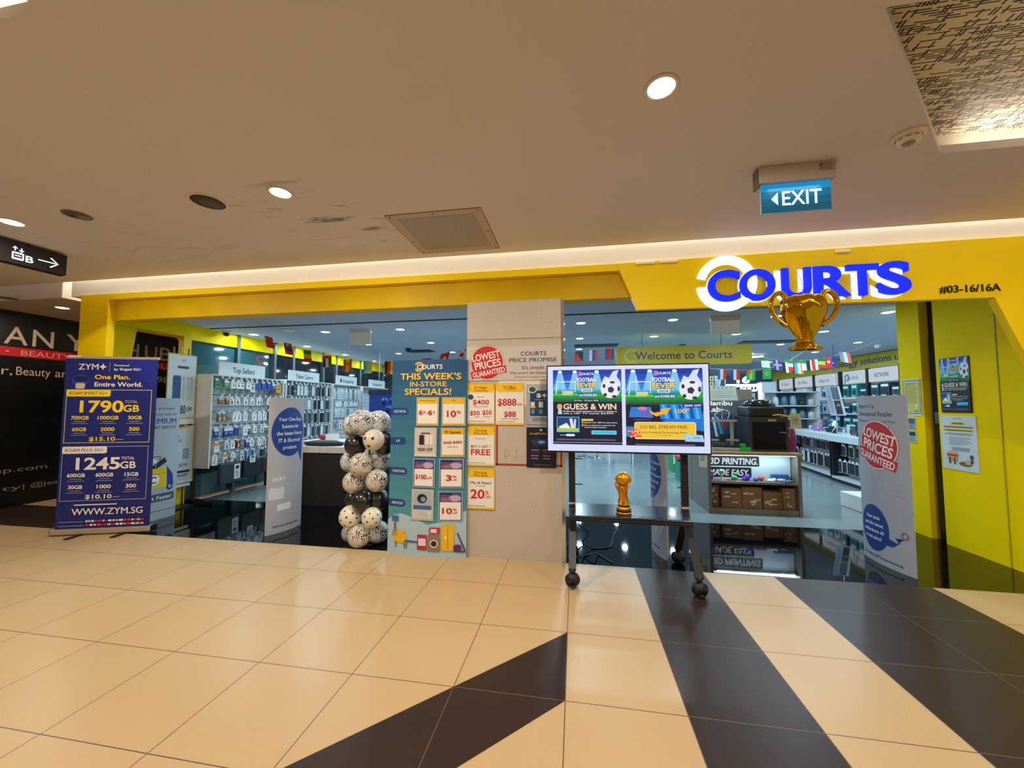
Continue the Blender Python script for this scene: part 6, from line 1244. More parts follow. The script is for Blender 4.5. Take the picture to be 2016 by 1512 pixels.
# ------------------------------------------------------------------ 3D printing cabinet
M_taupe = mat('cabinet_taupe', '#6d6a64', .45); M_wood = mat('cabinet_top_wood', '#a08a68', .4, noise=.08, nscale=6)
CX0, CX1, CY0, CY1, CZ = 1.86, 3.06, 5.85, 6.62, .86
t = thing('display_cabinet', 'taupe 3D printing display cabinet with lit lettering shelf and storage below', 'cabinet', ((CX0 + CX1) / 2, (CY0 + CY1) / 2, 0))
mb = MB(); mb.box(CX0, CX0 + .04, CY0, CY1, 0, CZ - .035, M_taupe); mb.build('side_panel', t)
mb = MB(); mb.box(CX1 - .04, CX1, CY0, CY1, 0, CZ - .035, M_taupe); mb.build('side_panel', t)
mb = MB(); mb.box(CX0 - .02, CX1 + .02, CY0 - .02, CY1, CZ - .035, CZ, M_wood); mb.build('top', t)
mb = MB(); mb.box(CX0 + .04, CX1 - .04, CY0 + .02, CY1, .0, .075, M_taupe); mb.build('plinth', t)
mb = MB(); mb.box(CX0 + .04, CX1 - .04, CY0 + .01, CY1, .42, .45, M_taupe); mb.build('shelf', t)
mb = MB(); mb.box(CX0 + .04, CX1 - .04, CY0 + .42, CY0 + .44, .45, CZ - .035, mat('cabinet_backlit', '#8fa4b0', .5, emit=.25)); mb.build('back_panel', t)
a = Art(112, 38); a.rect(0, 0, 112, 38, '#a9bac4'); a.rr(1, 2.5, 71, 18, 2, '#14161c'); a.rr(-0, 19.5, 60, 35, 2, '#14161c')
a.text('3D PRINTING.', 4, 69, 5.5, 15, ink('#e6f2f6', .5), .07, shear=.15); a.text('MADE EASY.', 2, 57, 22.5, 32, ink('#e6f2f6', .5), .07, shear=.15)
mb = MB(); yb_ = CY0 + .17; a.emit(mb, lambda u, v, n: (CX0 + .05 + 1.10 * u / 112, yb_ - n, CZ - .045 - .36 * v / 38), .0003, 0); mb.box(CX0 + .05, CX1 - .05, yb_ + .001, yb_ + .02, .452, CZ - .04, mat('letter_board', '#a9bac4', .5)); mb.build('lettering_board', t)
mb = MB(); mb.box(CX0 + .05, CX1 - .05, CY0 + .03, CY0 + .06, CZ - .045, CZ - .037, mat('cabinet_led', (.8, .95, 1), .4, emit=6)); mb.build('light_strip', t)
area('cabinet_lamp', ((CX0 + CX1) / 2, CY0 + .05, CZ - .05), 1.0, 4.5, COOL, shape='RECTANGLE', sy=.03)
# small prints on the lit shelf
def blob(x, y, z, col, pieces, name, label, cat, grp='small printed models in the cabinet'):
    mb = MB(); m = mat('print_plastic_' + col.strip('#'), col, .35)
    for (dx, dz, r, sc) in pieces: mb.ball((x + dx, y, z + dz), r, m, sc, 14, 9)
    mb.build(name, label=label, cat=cat, group=grp)
Z0 = .45
for i, (dx, col, pc, nm, lab) in enumerate((
    (.02, '#5a2ea0', [(0, .05, .03, (1, 1, 1.6)), (.02, .10, .02, (1, 1, 1))], 'model', 'purple printed model at the left end of the lit shelf'),
    (.15, '#d9a890', [(0, .02, .03, (1, 1, .7)), (0, .07, .018, (1, 1, 2))], 'cup_model', None),
    (.33, '#3a9a70', [(0, .04, .035, (1.3, 1, 1)), (.02, .09, .022, (1, 1, 1))], 'model', 'green printed figure on the lit shelf'),
    (.25, '#e07a3a', [(0, .02, .02, (1, 1, 1))], 'model', 'tiny orange printed ball beside the cup model'),
    (.50, '#4a34b8', [(0, .05, .04, (1, 1, 1.2)), (-.03, .03, .03, (1.3, 1, 1))], 'model', 'violet blue printed model in the middle of the lit shelf'),
    (.60, '#2a58c8', [(0, .03, .03, (1.2, 1, 1))], 'model', 'blue printed model right of the violet one'),
    (.68, '#d03a3a', [(0, .04, .035, (1, 1, 1)), (.03, .05, .015, (1, 1, 1))], 'model', 'red printed model on the lit shelf'),
    (.80, '#dfe8ea', [(0, .02, .03, (1.8, 1, .8)), (.04, .04, .015, (1.5, 1, .8))], 'model', 'white articulated printed model on the lit shelf'),
    (.94, '#aebcc0', [(0, .02, .03, (2, 1, .7))], 'model', 'grey printed model beside the blue rack'),
    (1.04, '#1f8a5a', [(0, .02, .03, (2, 1, .6))], 'model', 'green flat printed model at the right of the lit shelf'),
    (.98, '#7a3ab0', [(0, .012, .02, (3, 1, .5))], 'model', 'flat purple print at the front edge of the shelf'))):
    if lab: blob(CX0 + .06 + dx, CY0 + (.09 if i % 2 else .12) if dx != .98 else CY0 + .045, Z0, col, pc, nm, lab, 'model')
t2 = thing('cup_model', 'small globe-topped cup model printed in pink and green on the lit shelf', 'model', (CX0 + .20, CY0 + .07, Z0))
mb = MB(); mb.lathe([(.03, 0), (.028, .01), (.012, .03), (.012, .08), (.022, .10)], (CX0 + .20, CY0 + .07, Z0), mat('print_pink', '#cfa8a0', .4), 16); mb.build('foot', t2)
mb = MB(); mb.ball((CX0 + .20, CY0 + .07, Z0 + .13), .034, mat('print_seagreen', '#6fae9c', .4)); mb.build('globe', t2)
mb = MB(); mb.rbox(CX0 + .88, CX0 + 1.10, CY0 + .12, CY0 + .165, Z0, Z0 + .10, .01, mat('tray_blue', '#2c5a9c', .3)); mb.build('model_tray', label='blue slotted model tray at the back right of the lit shelf', cat='tray')
mb = MB(); mb.cyl((CX1 - .09, CY0 + .1, Z0), (CX1 - .09, CY0 + .1, Z0 + .08), .022, M_black); mb.build('black_jar', label='small black jar at the right end of the lit shelf', cat='jar')
# cardboard boxes below
M_card = mat('cardboard', '#7a583a', .75, noise=.06, nscale=7)
bxs = [(.045, .19, .30, .13), (.19, .46, .27, .0), (.465, .73, .29, .02), (.735, .98, .24, .0), (.985, 1.155, .29, .02)]
for i, (a0, a1, h_, dy) in enumerate(bxs):
    x0, x1 = CX0 + a0, CX0 + a1; mb = MB(); yf = CY0 + .06 + dy * .5; mb.rbox(x0, x1 - .006, yf, yf + .4, .076, .076 + h_, .003, M_card)
    a = Art(100, 110); r = random.Random(i + 3)
    a.rect(0, 50, 100, 51, '#5a3f28')
    for k_ in range(5): u = r.uniform(6, 60); v = r.uniform(8, 92); a.rect(u, v, u + r.uniform(16, 34), v + r.uniform(5, 12), '#c4bdb2'); a.rect(u + 2, v + 2, u + 12, v + 4, '#6a6058')
    wf = x1 - .006 - x0; a.emit(mb, lambda u, v, n: (x0 + wf * u / 100, yf - .0004 - n, .076 + h_ * (1 - v / 110)), .0003); mb.build('cardboard_box', label='brown cardboard box with white labels, %s from the left under the lit shelf' % ORD[i], cat='box', group='cardboard boxes in the cabinet')
# small white sign leaning at the cabinet's left
a = Art(20, 30); a.rect(0, 0, 20, 30, '#c9cfc0'); a.lines(4, 16, 5, 18, 3, '#3a423c', .4, .2)
mb = MB(); wall_art(a, (1.76, 5.90, .84), (1.85, 5.84, .84), (1.76, 5.90, .64), (-.5, -.86, 0), mb, .004); mb.build('price_card', label='pale price card hanging at the left corner of the 3D printing cabinet', cat='card')
# left lower cabinet body behind (grey side)
mb = MB(); mb.box(1.855, 1.862, 6.62, 7.05, 0, .8, M_taupe); mb.box(1.86, 3.06, 6.63, 7.05, 0, .80, mat('rear_cabinet', '#7d858a', .5)); mb.build('rear_cabinet', label='grey cabinet directly behind the 3D printing cabinet', cat='cabinet')
# enclosed printer
M_pr = mat('printer_grey', '#33383d', .35, .2); M_prf = mat('printer_front', '#2b2c2d', .45)
t = thing('enclosed_printer', 'large dark enclosed 3D printer with black glass door on the cabinet', 'printer', (2.74, 6.3, CZ))
x0, x1, y0, y1, z1 = 2.48, 3.00, 6.02, 6.52, CZ + .50
mb = MB(); mb.rbox(x0, x1, y0, y1, CZ, z1, .01, M_pr); mb.build('body', t)
mb = MB(); mb.box(x0, x1, y0 - .008, y0, CZ + .005, z1, M_prf); mb.build('front_frame', t)
mb = MB(); mb.box(x0 + .05, x1 - .035, y0 - .014, y0 - .006, CZ + .035, z1 - .075, mat('black_glass', '#07080b', .06, spec=.25)); mb.build('glass_door', t)
mb = MB(); mb.box(x0 + .26, x0 + .36, y0 - .02, y0 - .008, z1 - .062, z1 - .035, mat('small_screen', '#a8a498', .3)); mb.cyl((x1 - .02, y0 - .02, CZ + .28), (x1 - .12, y0 - .02, CZ + .28), .004, M_chrome, 6); mb.build('control_screen', t)
t = thing('filament_feeder', 'domed dark multi-spool feeder sitting on the enclosed printer', 'feeder', (2.74, 6.3, z1))
mb = MB(); mb.rbox(x0 + .02, x1 - .03, y0 + .02, y1 - .06, z1 + .004, z1 + .15, .02, mat('feeder_teal', '#2c3a40', .3)); mb.build('housing', t)
mb = MB(); mb.rbox(x0 + .05, x1 - .04, y0 + .0, y0 + .03, z1 + .01, z1 + .13, .01, M_black); mb.build('front_tray', t)
mb = MB(); mb.lathe([(.20, 0), (.19, .05), (.14, .09), (.001, .10)], (x0 + .25, 6.25, z1 + .15), mat('feeder_lid', '#161c22', .12, coat=.5), 28, Matrix.Diagonal((1.1, .9, 1))); mb.build('lid', t)
mb = MB(); mb.tube(spline([Vector(p) for p in ((x0 + .32, y0 - .01, z1 + .02), (x0 + .40, y0 - .03, z1 + .03), (x0 + .5, y0 - .01, z1 + .01), (x1 + .06, y0, z1))], 5), .010, mat('yellow_tool', '#c8922a', .4), 8); mb.build('tool_handle', label='yellow tool lying across the top of the enclosed printer', cat='tool')
# open frame printer
t = thing('open_printer', 'open-frame grey 3D printer behind the right edge of the television', 'printer', (2.2, 6.2, CZ)); M_lg = mat('printer_light_grey', '#a8a99f', .35, .2)
mb = MB(); mb.rbox(1.98, 2.42, 6.02, 6.40, CZ, CZ + .05, .01, M_lg); mb.build('base', t)
mb = MB(); mb.box(2.0, 2.38, 6.03, 6.33, CZ + .065, CZ + .075, M_dark); mb.build('print_bed', t)
for x in (2.0, 2.32):
    mb = MB(); mb.box(x, x + .035, 6.22, 6.26, CZ + .05, CZ + .45, M_lg); mb.build('upright', t)
mb = MB(); mb.box(1.98, 2.40, 6.20, 6.23, CZ + .42, CZ + .45, M_lg); mb.build('gantry_bar', t); mb = MB(); mb.box(1.98, 2.42, 6.19, 6.22, CZ + .13, CZ + .16, M_lg); mb.build('gantry_bar', t)
mb = MB(); mb.rbox(2.14, 2.22, 6.14, 6.20, CZ + .12, CZ + .24, .01, M_dark); mb.build('print_head', t)
mb = MB(); mb.tube(spline([Vector(p) for p in ((2.15, 6.2, CZ + .45), (2.10, 6.22, CZ + .52), (2.2, 6.22, CZ + .60), (2.3, 6.22, CZ + .56), (2.28, 6.22, CZ + .46))], 6), .006, M_white, 6); mb.build('filament_tube', t)
t = thing('green_printer_part', 'bright green printed block between the two printers', 'model', (2.42, 6.06, CZ)); mb = MB(); mb.rbox(2.36, 2.50, 6.0, 6.09, CZ, CZ + .06, .006, mat('bright_green', '#1fb040', .35)); mb.rbox(2.38, 2.43, 6.0, 6.09, CZ + .06, CZ + .11, .006, mat('bright_green')); mb.build('block', t)
# backlit brand board behind printers
mb = MB(); x0, x1, zz0, zz1 = 1.95, 2.62, 1.42, 1.62; mb.box(1.8, 3.05, 6.66, 6.70, .80, zz1, mat('board_grey', '#5c6266', .5)); a = Art(100, 26)
for (u, v) in ((2, 2), (9, 2), (2, 13), (9, 13)): a.rect(u, v, u + 6, v + 9.5, ink('#eef8fa', .9))
a.text('Bambu', 19, 62, 3, 12, ink('#eef8fa', .9), .05); a.text('Lab', 19, 42, 15, 24, ink('#eef8fa', .9), .05); a.emit(mb, lambda u, v, n: (1.98 + .86 * u / 100, 6.66 - n, 1.63 - .22 * v / 26), .0004, .0004); mb.build('brand_board', label='dark grey backboard with white lit Bambu Lab letters behind the printers', cat='board')
a = Art(60, 36); a.rect(0, 0, 60, 36, '#0d4f7a')
for i in range(6): a.poly([(2 + i * 8, 34), (6 + i * 8, 34), (9 + i * 6, 4), (5 + i * 6, 4)], ['#8fd0e8', '#2f8ac0', '#c4ecf8', '#1c6a9c', '#e0f4fa', '#3f9ccc'][i])
a.ell(20, 18, 7, 10, '#2a5a70'); a.ell(48, 14, 6, 9, '#7a3a4a'); mb = MB(); wall_art(a, (1.90, 6.64, 1.38), (2.50, 6.64, 1.38), (1.90, 6.64, 1.0), (0, -1, 0), mb, .006, '#0d4f7a'); mb.build('photo_panel', label='blue photo panel behind the open-frame printer', cat='panel')
a = Art(60, 34); a.rect(0, 0, 60, 34, '#c9cfc4'); a.frame(1, 1, 59, 33, .6, '#8f968c')
for i in range(5): a.rect(12 + i * 9, 3, 15 + i * 9, 5, '#3a423c')
a.lines(8, 54, 9, 30, 5, '#7f877e', .12, .02); mb = MB(); wall_art(a, (2.06, 6.40, 1.83), (2.47, 6.40, 1.83), (2.08, 6.36, 1.60), (0, -1, 0), mb, .006); mb.build('sign_holder', label='pale landscape price chart in a clear holder above the printer board', cat='notice')
mb = MB(); mb.cyl((2.27, 6.408, .861), (2.27, 6.408, 1.66), .006, M_chrome, 8); mb.build('sign_rod', label='thin chrome rod under the pale price chart', cat='rod')
a = Art(22, 34); a.rect(0, 0, 22, 34, '#b8bc9a'); a.rect(0, 0, 22, 3, '#c8c030'); a.lines(3, 19, 6, 28, 6, '#70765e', .3, .3, 3); a.arc(12, 14, 2, 3, 0, 360, '#5a604c'); mb = MB(); wall_art(a, (3.01, 5.99, 1.41), (3.15, 5.99, 1.41), (3.02, 5.99, 1.20), (0, -1, 0), mb, .004); mb.build('price_card', label='pale green price card hanging right of the enclosed printer', cat='card')
# twisted vases
def vase(x, y, r, h_, col, label):
    V = []; F = []; n = 30; N_ = 22
    for i in range(N_ + 1):
        z = i / N_; rr4 = r * (.8 + .3 * math.sin(math.pi * z))
        for k in range(n): an = 2 * math.pi * k / n; w_ = 1 + .10 * math.sin(8 * (an + z * 2.4)); V.append((x + rr4 * w_ * math.cos(an), y + rr4 * w_ * math.sin(an), CZ + h_ * z))
    for i in range(N_):
        for k in range(n): F.append((i * n + k, i * n + (k + 1) % n, (i + 1) * n + (k + 1) % n, (i + 1) * n + k))
    F.append(tuple(range(n))); mb = MB(); mb.add(V, F, mat('silk_' + col.strip('#'), col, .25, .2), True); mb.build('twisted_vase', label=label, cat='vase')
vase(3.045, 6.08, .07, .33, '#7a2468', 'purple twisted printed vase on the right end of the cabinet top')
vase(3.10, 6.42, .06, .22, '#2a3fa8', 'blue twisted printed vase behind the purple one')

# ------------------------------------------------------------------ right hand counters with hanging goods
M_ctop = mat('counter_top_pale', '#c3ccd2', .3); M_cbl = mat('counter_black', '#16181c', .5); M_cgr = mat('counter_backing', '#8f989d', .5)
def rcounter(name, p0, p1, zt=.93):
    p0, p1 = Vector(p0), Vector(p1); U = (p1 - p0).normalized(); Nn = Vector((-abs(U.y), U.x if U.y > 0 else -U.x, 0)); Nn = Vector((-U.y, U.x, 0)); 
    if Nn.x > 0: Nn = -Nn
    L = (p1 - p0).length; M4 = Matrix((U, -Nn, (0, 0, 1))).transposed().to_4x4(); M4.translation = p0
    t = thing('accessory_counter', name, 'counter', tuple((p0 + p1) / 2)); 
    mb = MB(); mb.rbox(.0, L, -.04, .85, zt - .13, zt, .006, M_ctop, M4); mb.build('top_slab', t)
    mb = MB(); mb.box(.02, L - .02, .30, .33, .06, zt - .13, M_cgr, M4); mb.build('back_panel', t)
    for u in (.02, L - .05):
        mb = MB(); mb.box(u, u + .03, .02, .8, 0, zt - .13, M_cbl, M4); mb.build('side_panel', t)
    mb = MB(); mb.box(0, L, .0, .33, 0.0, .06, M_cbl, M4); mb.box(0.02, L - .02, .01, .30, .06, .10, M_ctop, M4); mb.build('base', t)
    return t, M4, L
c1, M1, L1 = rcounter('right side counter nearest the totem with hanging phone cases below', (5.02, 7.0, 0), (5.17, 8.85, 0))
c2, M2, L2 = rcounter('right side counter further back with red packs hanging below', (5.22, 8.95, 0), (5.52, 11.1, 0))
def rp(c, a, k, kd, w_, h_, d_): return product(kd, c, w_, h_, d_, a, k)
for (M4, L, nm, grp, zrows, seed, extra) in ((M1, L1, 'near right counter', 'packs under the near right counter', ((.74, .22), (.44, .26)), 5, ['#e4e9e6', '#c9d2d6', '#1f2024', '#dfe6e8']), (M2, L2, 'far right counter', 'packs under the far right counter', ((.76, .20), (.47, .30)), 8, ['#c22c2c', '#e4e9e6', '#1f2024', '#2f84b8', '#c9d2d6', '#8f1f2c'])):
    r = random.Random(seed)
    for ri, (z, h_) in enumerate(zrows):
        n = 13
        for i in range(n):
            c = r.choice(extra); o = rp(c, '#20242c' if c != '#1f2024' else '#c9d2d6', r.choice([0, 1, 3]), 'case', .10, h_, .02)
            pos = M4 @ Vector((.1 + (L - .2) * (i + .5) / n, .12 + r.uniform(-.03, .03), z)); lab = '%s pack, %s row under the %s, %s from its near end' % (CN.get(c, 'pale'), ('upper', 'lower')[ri], nm, ORD[i])
            o = hang(o, pos.x, pos.y, pos.z, lab, grp); o.rotation_euler = (0, 0, math.pi + random.uniform(-.15, .15))
# devices on the counters
def slab(M4, u, v, z, w_, h_, tilt, col, label, name='tablet', scr=None, group='devices on the right counters'):
    R4 = M4 @ Matrix.Translation((u, v, z)) @ Matrix.Rotation(math.radians(-tilt), 4, 'X')
    t = thing(name, label, name.replace('_', ' '), tuple((M4 @ Vector((u, v, z)))), group)
    mb = MB(); mb.rbox(-w_ / 2, w_ / 2, 0, .012, 0, h_, .004, mat('dev_' + col.strip('#'), col, .3), R4); mb.build('body', t)
    mb = MB(); mb.box(-w_ / 2 + .008, w_ / 2 - .008, -.0012, 0, .008, h_ - .008, mat('scr_' + (scr or '#101418').strip('#'), scr or '#101418', .1, emit=.5 if scr else 0), R4); mb.build('screen', t)
    P = lambda x, y, zz: R4 @ Vector((x, y, zz)); mb = MB(); f_ = M4 @ Vector((u, v + h_ * .45, z)); mb.tube([P(0, .014, h_ * .6), (f_.x, f_.y, z + .004)], .006, M_grey, 6); mb.build('prop', t)
    return t
slab(M1, .35, .22, .932, .24, .17, 35, '#c9d2d6', 'grey tablet with dark screen on the near right counter', scr=None)
slab(M1, .72, .26, .932, .26, .18, 40, '#1f2024', 'dark tablet standing in the middle of the near right counter')
slab(M1, 1.0, .36, .99, .30, .22, 35, '#c98f8a', 'tablet with a pale pink screen raised on the near right counter', scr='#e6a8a0')
slab(M1, 1.25, .2, .932, .22, .15, 35, '#1f2024', 'black tablet at the far part of the near right counter')
slab(M1, 1.55, .3, .932, .34, .22, 28, '#2a3038', 'black laptop style tablet at the far end of the near right counter')
slab(M2, .25, .2, .932, .20, .15, 35, '#1f2024', 'small black tablet on the near end of the far right counter')
slab(M2, .6, .24, .932, .22, .16, 30, '#2a3038', 'dark tablet on the middle of the far right counter')
slab(M2, 1.15, .22, .932, .26, .20, 35, '#6a4a8a', 'tablet with a lilac screen on the far right counter', scr='#c48ae0')
slab(M2, 1.55, .3, .932, .24, .18, 30, '#c9d2d6', 'silver tablet on the far end of the far right counter', scr='#7aa0d8')
for (M4, u, v, c, r, h_, nm, lab) in ((M1, .12, .25, '#2f58c8', .06, .24, 'bottle', 'blue capped bottle at the near end of the near right counter'), (M1, .52, .12, '#2a9ae0', .02, .22, 'stylus_box', 'light blue upright box on the near right counter'), (M2, .9, .5, '#dfe6e8', .06, .25, 'speaker', 'white cylinder speaker on the far right counter'), (M2, 1.9, .12, '#e8781c', .045, .08, 'ball', 'small orange ball at the far end of the far right counter'), (M2, 1.35, .5, '#1a2c50', .05, .2, 'speaker', 'dark blue cylinder speaker on the far right counter')):
    p = M4 @ Vector((u, v, .932)); mb = MB(); m = mat('gad_' + c[1:], c, .3)
    if nm == 'ball': mb.ball((p.x, p.y, p.z + r), r, m)
    elif nm == 'stylus_box': mb.rbox(p.x - .02, p.x + .02, p.y - .04, p.y + .04, p.z, p.z + h_, .003, m)
    else: mb.lathe([(r, 0), (r, h_ * .75), (r * .5, h_ * .86), (r * .5, h_), (.001, h_)], p, m, 18)
    mb.build(nm, label=lab, cat=nm.replace('_', ' '))
r = random.Random(21)
for i in range(22):
    M4 = M1 if i < 10 else M2; L = L1 if i < 10 else L2; k_ = i if i < 10 else i - 10; n = 10 if i < 10 else 12
    p = M4 @ Vector((.12 + (L - .25) * (k_ + .5) / n, .5 + r.uniform(-.08, .12), .932)); c = r.choice(['#dfe6e8', '#20242c', '#2456b4', '#8fa4b0', '#1c2f4e', '#c9d2d6']); h_ = r.uniform(.06, .22); w_ = r.uniform(.03, .07)
    mb = MB(); mb.rbox(p.x - w_, p.x + w_, p.y - .04, p.y + .04, p.z, p.z + h_, .006, mat('gad_' + c[1:], c, .3)); mb.rbox(p.x - w_ * .7, p.x + w_ * .7, p.y - .046, p.y - .04, p.z + h_ * .15, p.z + h_ * .85, .002, mat('gad_front', '#3a5a78', .2)); mb.build('boxed_gadget', label='%s boxed gadget behind the %s right counter devices, %s from its near end' % ({'#dfe6e8': 'white', '#20242c': 'black', '#2456b4': 'blue', '#8fa4b0': 'grey', '#1c2f4e': 'navy', '#c9d2d6': 'pale'}[c], 'near' if i < 10 else 'far', ORD[k_]), cat='gadget', group='boxed gadgets at the back of the right counters')
# poster stand leaning over the counter
t = thing('price_list_stand', 'tall white price list stand with grey text columns over the right counter', 'stand', (5.6, 8.95, .93))
tl = at_y(1622, 761, 8.9); trr = at_y(1651, 758, 8.9); bl_ = at_y(1633, 818, 8.9); a = Art(50, 90); a.rect(0, 0, 50, 90, '#a8b0bc'); a.rect(20, 2, 42, 40, '#3c4450'); a.rect(21, 44, 42, 86, '#2a3036'); a.text('AI', 26, 38, 52, 62, '#c8b44a', .03); a.lines(23, 40, 5, 38, 10, '#8a94a0', .4, .3, 3); a.lines(3, 17, 4, 84, 16, '#6a727e', .3, .3, 4); a.rect(44, 0, 50, 90, '#c9d4de')
mb = MB(); tl2 = Vector((tl.x, 8.9, tl.z)); wall_art(a, tl2, (trr.x, 8.9, tl.z), (bl_.x, 8.86, bl_.z), (0, -1, .05), mb, .01, '#a8b0bc'); mb.build('panel', t)
mb = MB(); mb.cyl(((tl.x + trr.x) / 2 + .1, 8.95, .93), ((tl.x + trr.x) / 2 + .1, 8.95, 2.8), .010, M_chrome, 8); mb.build('rod', t)

# ------------------------------------------------------------------ right wall: band, brand panels, shelving
mb = MB(); XW = 7.235; mb.box(XW - .05, XW, 8.5, 17, 2.45, 2.80, mat('band_yellow', '#cdbb2c', .4)); mb.box(XW - .06, XW, 8.5, 17, 2.79, 2.80, M_dark); mb.build('wall_band', label='yellow wall band above the brand panels on the right wall', cat='sign band')
mb = MB()
def rtext(mb, t_, px0, px1, cap, zb, c, X=XW - .055, bold=.01):
    y0_ = at_x(px0, 730, X).y; y1_ = at_x(px1, 730, X).y; V, F, a_, b_ = text_geo(t_, bold, 0); s = (y1_ - y0_) / (b_ - a_); h = cap / CAP
    mb.add([(X, y0_ + (v[0] - a_) * s, zb + v[1] * h) for v in V], F, ink(c))
rtext(mb, 'technology', 1608, 1690, .17, 2.56, '#44506a'); rtext(mb, 'solutions', 1695, 1756, .17, 2.56, '#44506a'); rtext(mb, 'u', 1762, 1772, .17, 2.56, '#44506a')
mb.build('band_lettering', label='navy technology solutions lettering on the yellow wall band', cat='lettering')
def ry(px): return at_x(px, 740, 6.79).y
panels = [(1771, 1711, 'NETWORK', '#46586a', 1), (1706, 1660, 'tp-link', '#2c8a90', 2), (1646, 1605, 'tapo', '#5a90b0', 3), (1600, 1565, 'Sim Plans', '#6a7680', 4), (1561, 1534, 'In Store', '#6a7680', 5)]
M_lit = mat('white_added_glow', '#dfe9ee', .4, emit=.55)  # glow added to brighten the right wall: header panels and top shelves
for i, (p0, p1, tx_, c, k_) in enumerate(panels):
    ya_, yb_ = ry(p0), ry(p1); t = thing('header_sign', 'white %s header panel over the right wall shelves' % ('tp-link' if 'tp' in tx_ else tx_), 'sign', (6.8, (ya_ + yb_) / 2, 2.08))
    mb = MB(); mb.box(6.78, 6.84, ya_, yb_, 2.07, 2.375, M_lit); mb.build('light_box', t)
    mb = MB(); V, F, a_, b_ = text_geo(tx_, .01, 0); wd = (yb_ - ya_); s = wd * .5 / (b_ - a_); st0 = yb_ - wd * .2
    mb.add([(6.7785, st0 - (v[0] - a_) * s, 2.17 + v[1] * .14) for v in V], F, ink(c)); 
    if tx_ == 'tp-link':
        aa = Art(10, 10); aa.arc(5, 5, 2.4, 4.4, -120, 180, c); aa.rect(0.6, 5, 2.6, 12, c); aa.emit(mb, lambda u, v, n: (6.7785 - n, yb_ - .05 - .02 * u, 2.32 - .02 * v), .0003)
    mb.build('lettering', t)
for i, px in enumerate((1774, 1708, 1653, 1602, 1563, 1532)):
    y_ = ry(px); mb = MB(); mb.box(6.76, 6.84, y_ - .025, y_ + .025, 0, 2.40, M_dark); mb.build('shelf_divider', label='dark upright divider of the right wall shelving, %s from the near end' % ORD[i], cat='divider', group='dividers of the right wall shelving')
secs = [1774, 1708, 1653, 1602, 1563, 1532]; r = random.Random(9); names = ['network', 'tp-link', 'tapo', 'sim plans', 'in store']
for i in range(5):
    ya_, yb_ = ry(secs[i]) + .03, ry(secs[i + 1]) - .03
    for j, z in enumerate((.9, 1.3, 1.7)):
        mb = MB(); mb.box(6.79, XW - .02, ya_, yb_, z, z + .03, M_lit if j == 2 else M_white); mb.build('wall_shelf', label='pale shelf in the %s bay of the right wall, %s from the bottom' % (names[i], ORD[j]), cat='shelf', group='right wall shelves')
        n = max(3, int((yb_ - ya_) / .24)); 
        for k_ in range(min(n, 8)):
            y_ = ya_ + (yb_ - ya_) * (k_ + .5) / min(n, 8); cols = {0: ['#35505e', '#8fa0aa', '#20303c'], 1: ['#1f8a86', '#1c6a72', '#5ab0a8', '#16486a'], 2: ['#3a88c0', '#dfe6e8', '#8fa0aa'], 3: ['#b8c4ca', '#5a6c78', '#dfe6e8'], 4: ['#dfe6e8', '#5a6c78']}[i]; c = r.choice(cols); h_ = r.uniform(.18, .33); w_ = (yb_ - ya_) / min(n, 8) * r.uniform(.7, .92)
            mb = MB(); mb.rbox(6.80, 7.1, y_ - w_ / 2, y_ + w_ / 2, z + .031, z + .031 + h_, .004, mat('stock_' + c[1:], c, .35)); aa = Art(1, 1); aa.rect(.12, .12, .88, .3, '#e6eef0'); aa.ell(.5, .62, .24, .22, '#24303a', 14); aa.rect(.1, .88, .6, .94, '#e6eef0'); aa.emit(mb, lambda u, v, n_: (6.7995 - n_, y_ + w_ / 2 - w_ * u, z + .031 + h_ * (1 - v)), .0003)
            mb.build('stock_box', label='%s carton, %s shelf of the %s bay, %s from the near side' % ({'#35505e': 'slate', '#8fa0aa': 'grey', '#20303c': 'dark', '#1f8a86': 'teal', '#1c6a72': 'deep teal', '#5ab0a8': 'light teal', '#16486a': 'navy', '#3a88c0': 'blue', '#dfe6e8': 'white', '#b8c4ca': 'pale', '#5a6c78': 'slate grey'}[c], ORD[j], names[i], ORD[k_]), cat='carton', group='cartons on the right wall shelves')
# mid-floor shelf unit behind the purple vase
t = thing('shelf_unit', 'white free-standing shelf unit with small appliances behind the right counter', 'shelf unit', (5.4, 11.8, 0))
for x in (5.15, 6.5):
    mb = MB(); mb.box(x - .03, x + .03, 11.5, 12.0, 0, 1.9, M_white); mb.build('side_panel', t)
for z in (.3, .75, 1.15, 1.5, 1.88):
    mb = MB(); mb.box(5.15, 6.5, 11.5, 12.0, z, z + .03, M_white); mb.build('shelf', t)
mb = MB(); mb.box(5.15, 6.5, 11.98, 12.0, .1, 1.88, mat('unit_back', '#5c7484', .6)); mb.build('back_panel', t)
r = random.Random(33)
for j, z in enumerate((1.18, 1.53)):
    for k_ in range(6):
        x = 5.28 + k_ * .22; c = r.choice(['#cfd8dc', '#2c3a44', '#8fb0c4', '#5a7a94']); h_ = r.uniform(.14, .28)
        mb = MB(); mb.lathe([(.07, 0), (.085, h_ * .3), (.07, h_ * .8), (.03, h_), (.001, h_)], (x, 11.62, z), mat('appl_' + c[1:], c, .3), 14); mb.build('small_appliance', label='%s rounded appliance, %s shelf of the white unit, %s from the left' % ({'#cfd8dc': 'pale', '#2c3a44': 'dark', '#8fb0c4': 'light blue', '#5a7a94': 'grey blue'}[c], ('middle', 'upper')[j], ORD[k_]), cat='appliance', group='appliances on the white unit')
mb = MB(); mb.box(4.25, 4.6, 10.9, 11.2, 0, 1.95, mat('carton_brown', '#6b5a48', .6)); mb.build('tall_carton', label='tall brown carton standing left of the white shelf unit', cat='carton')

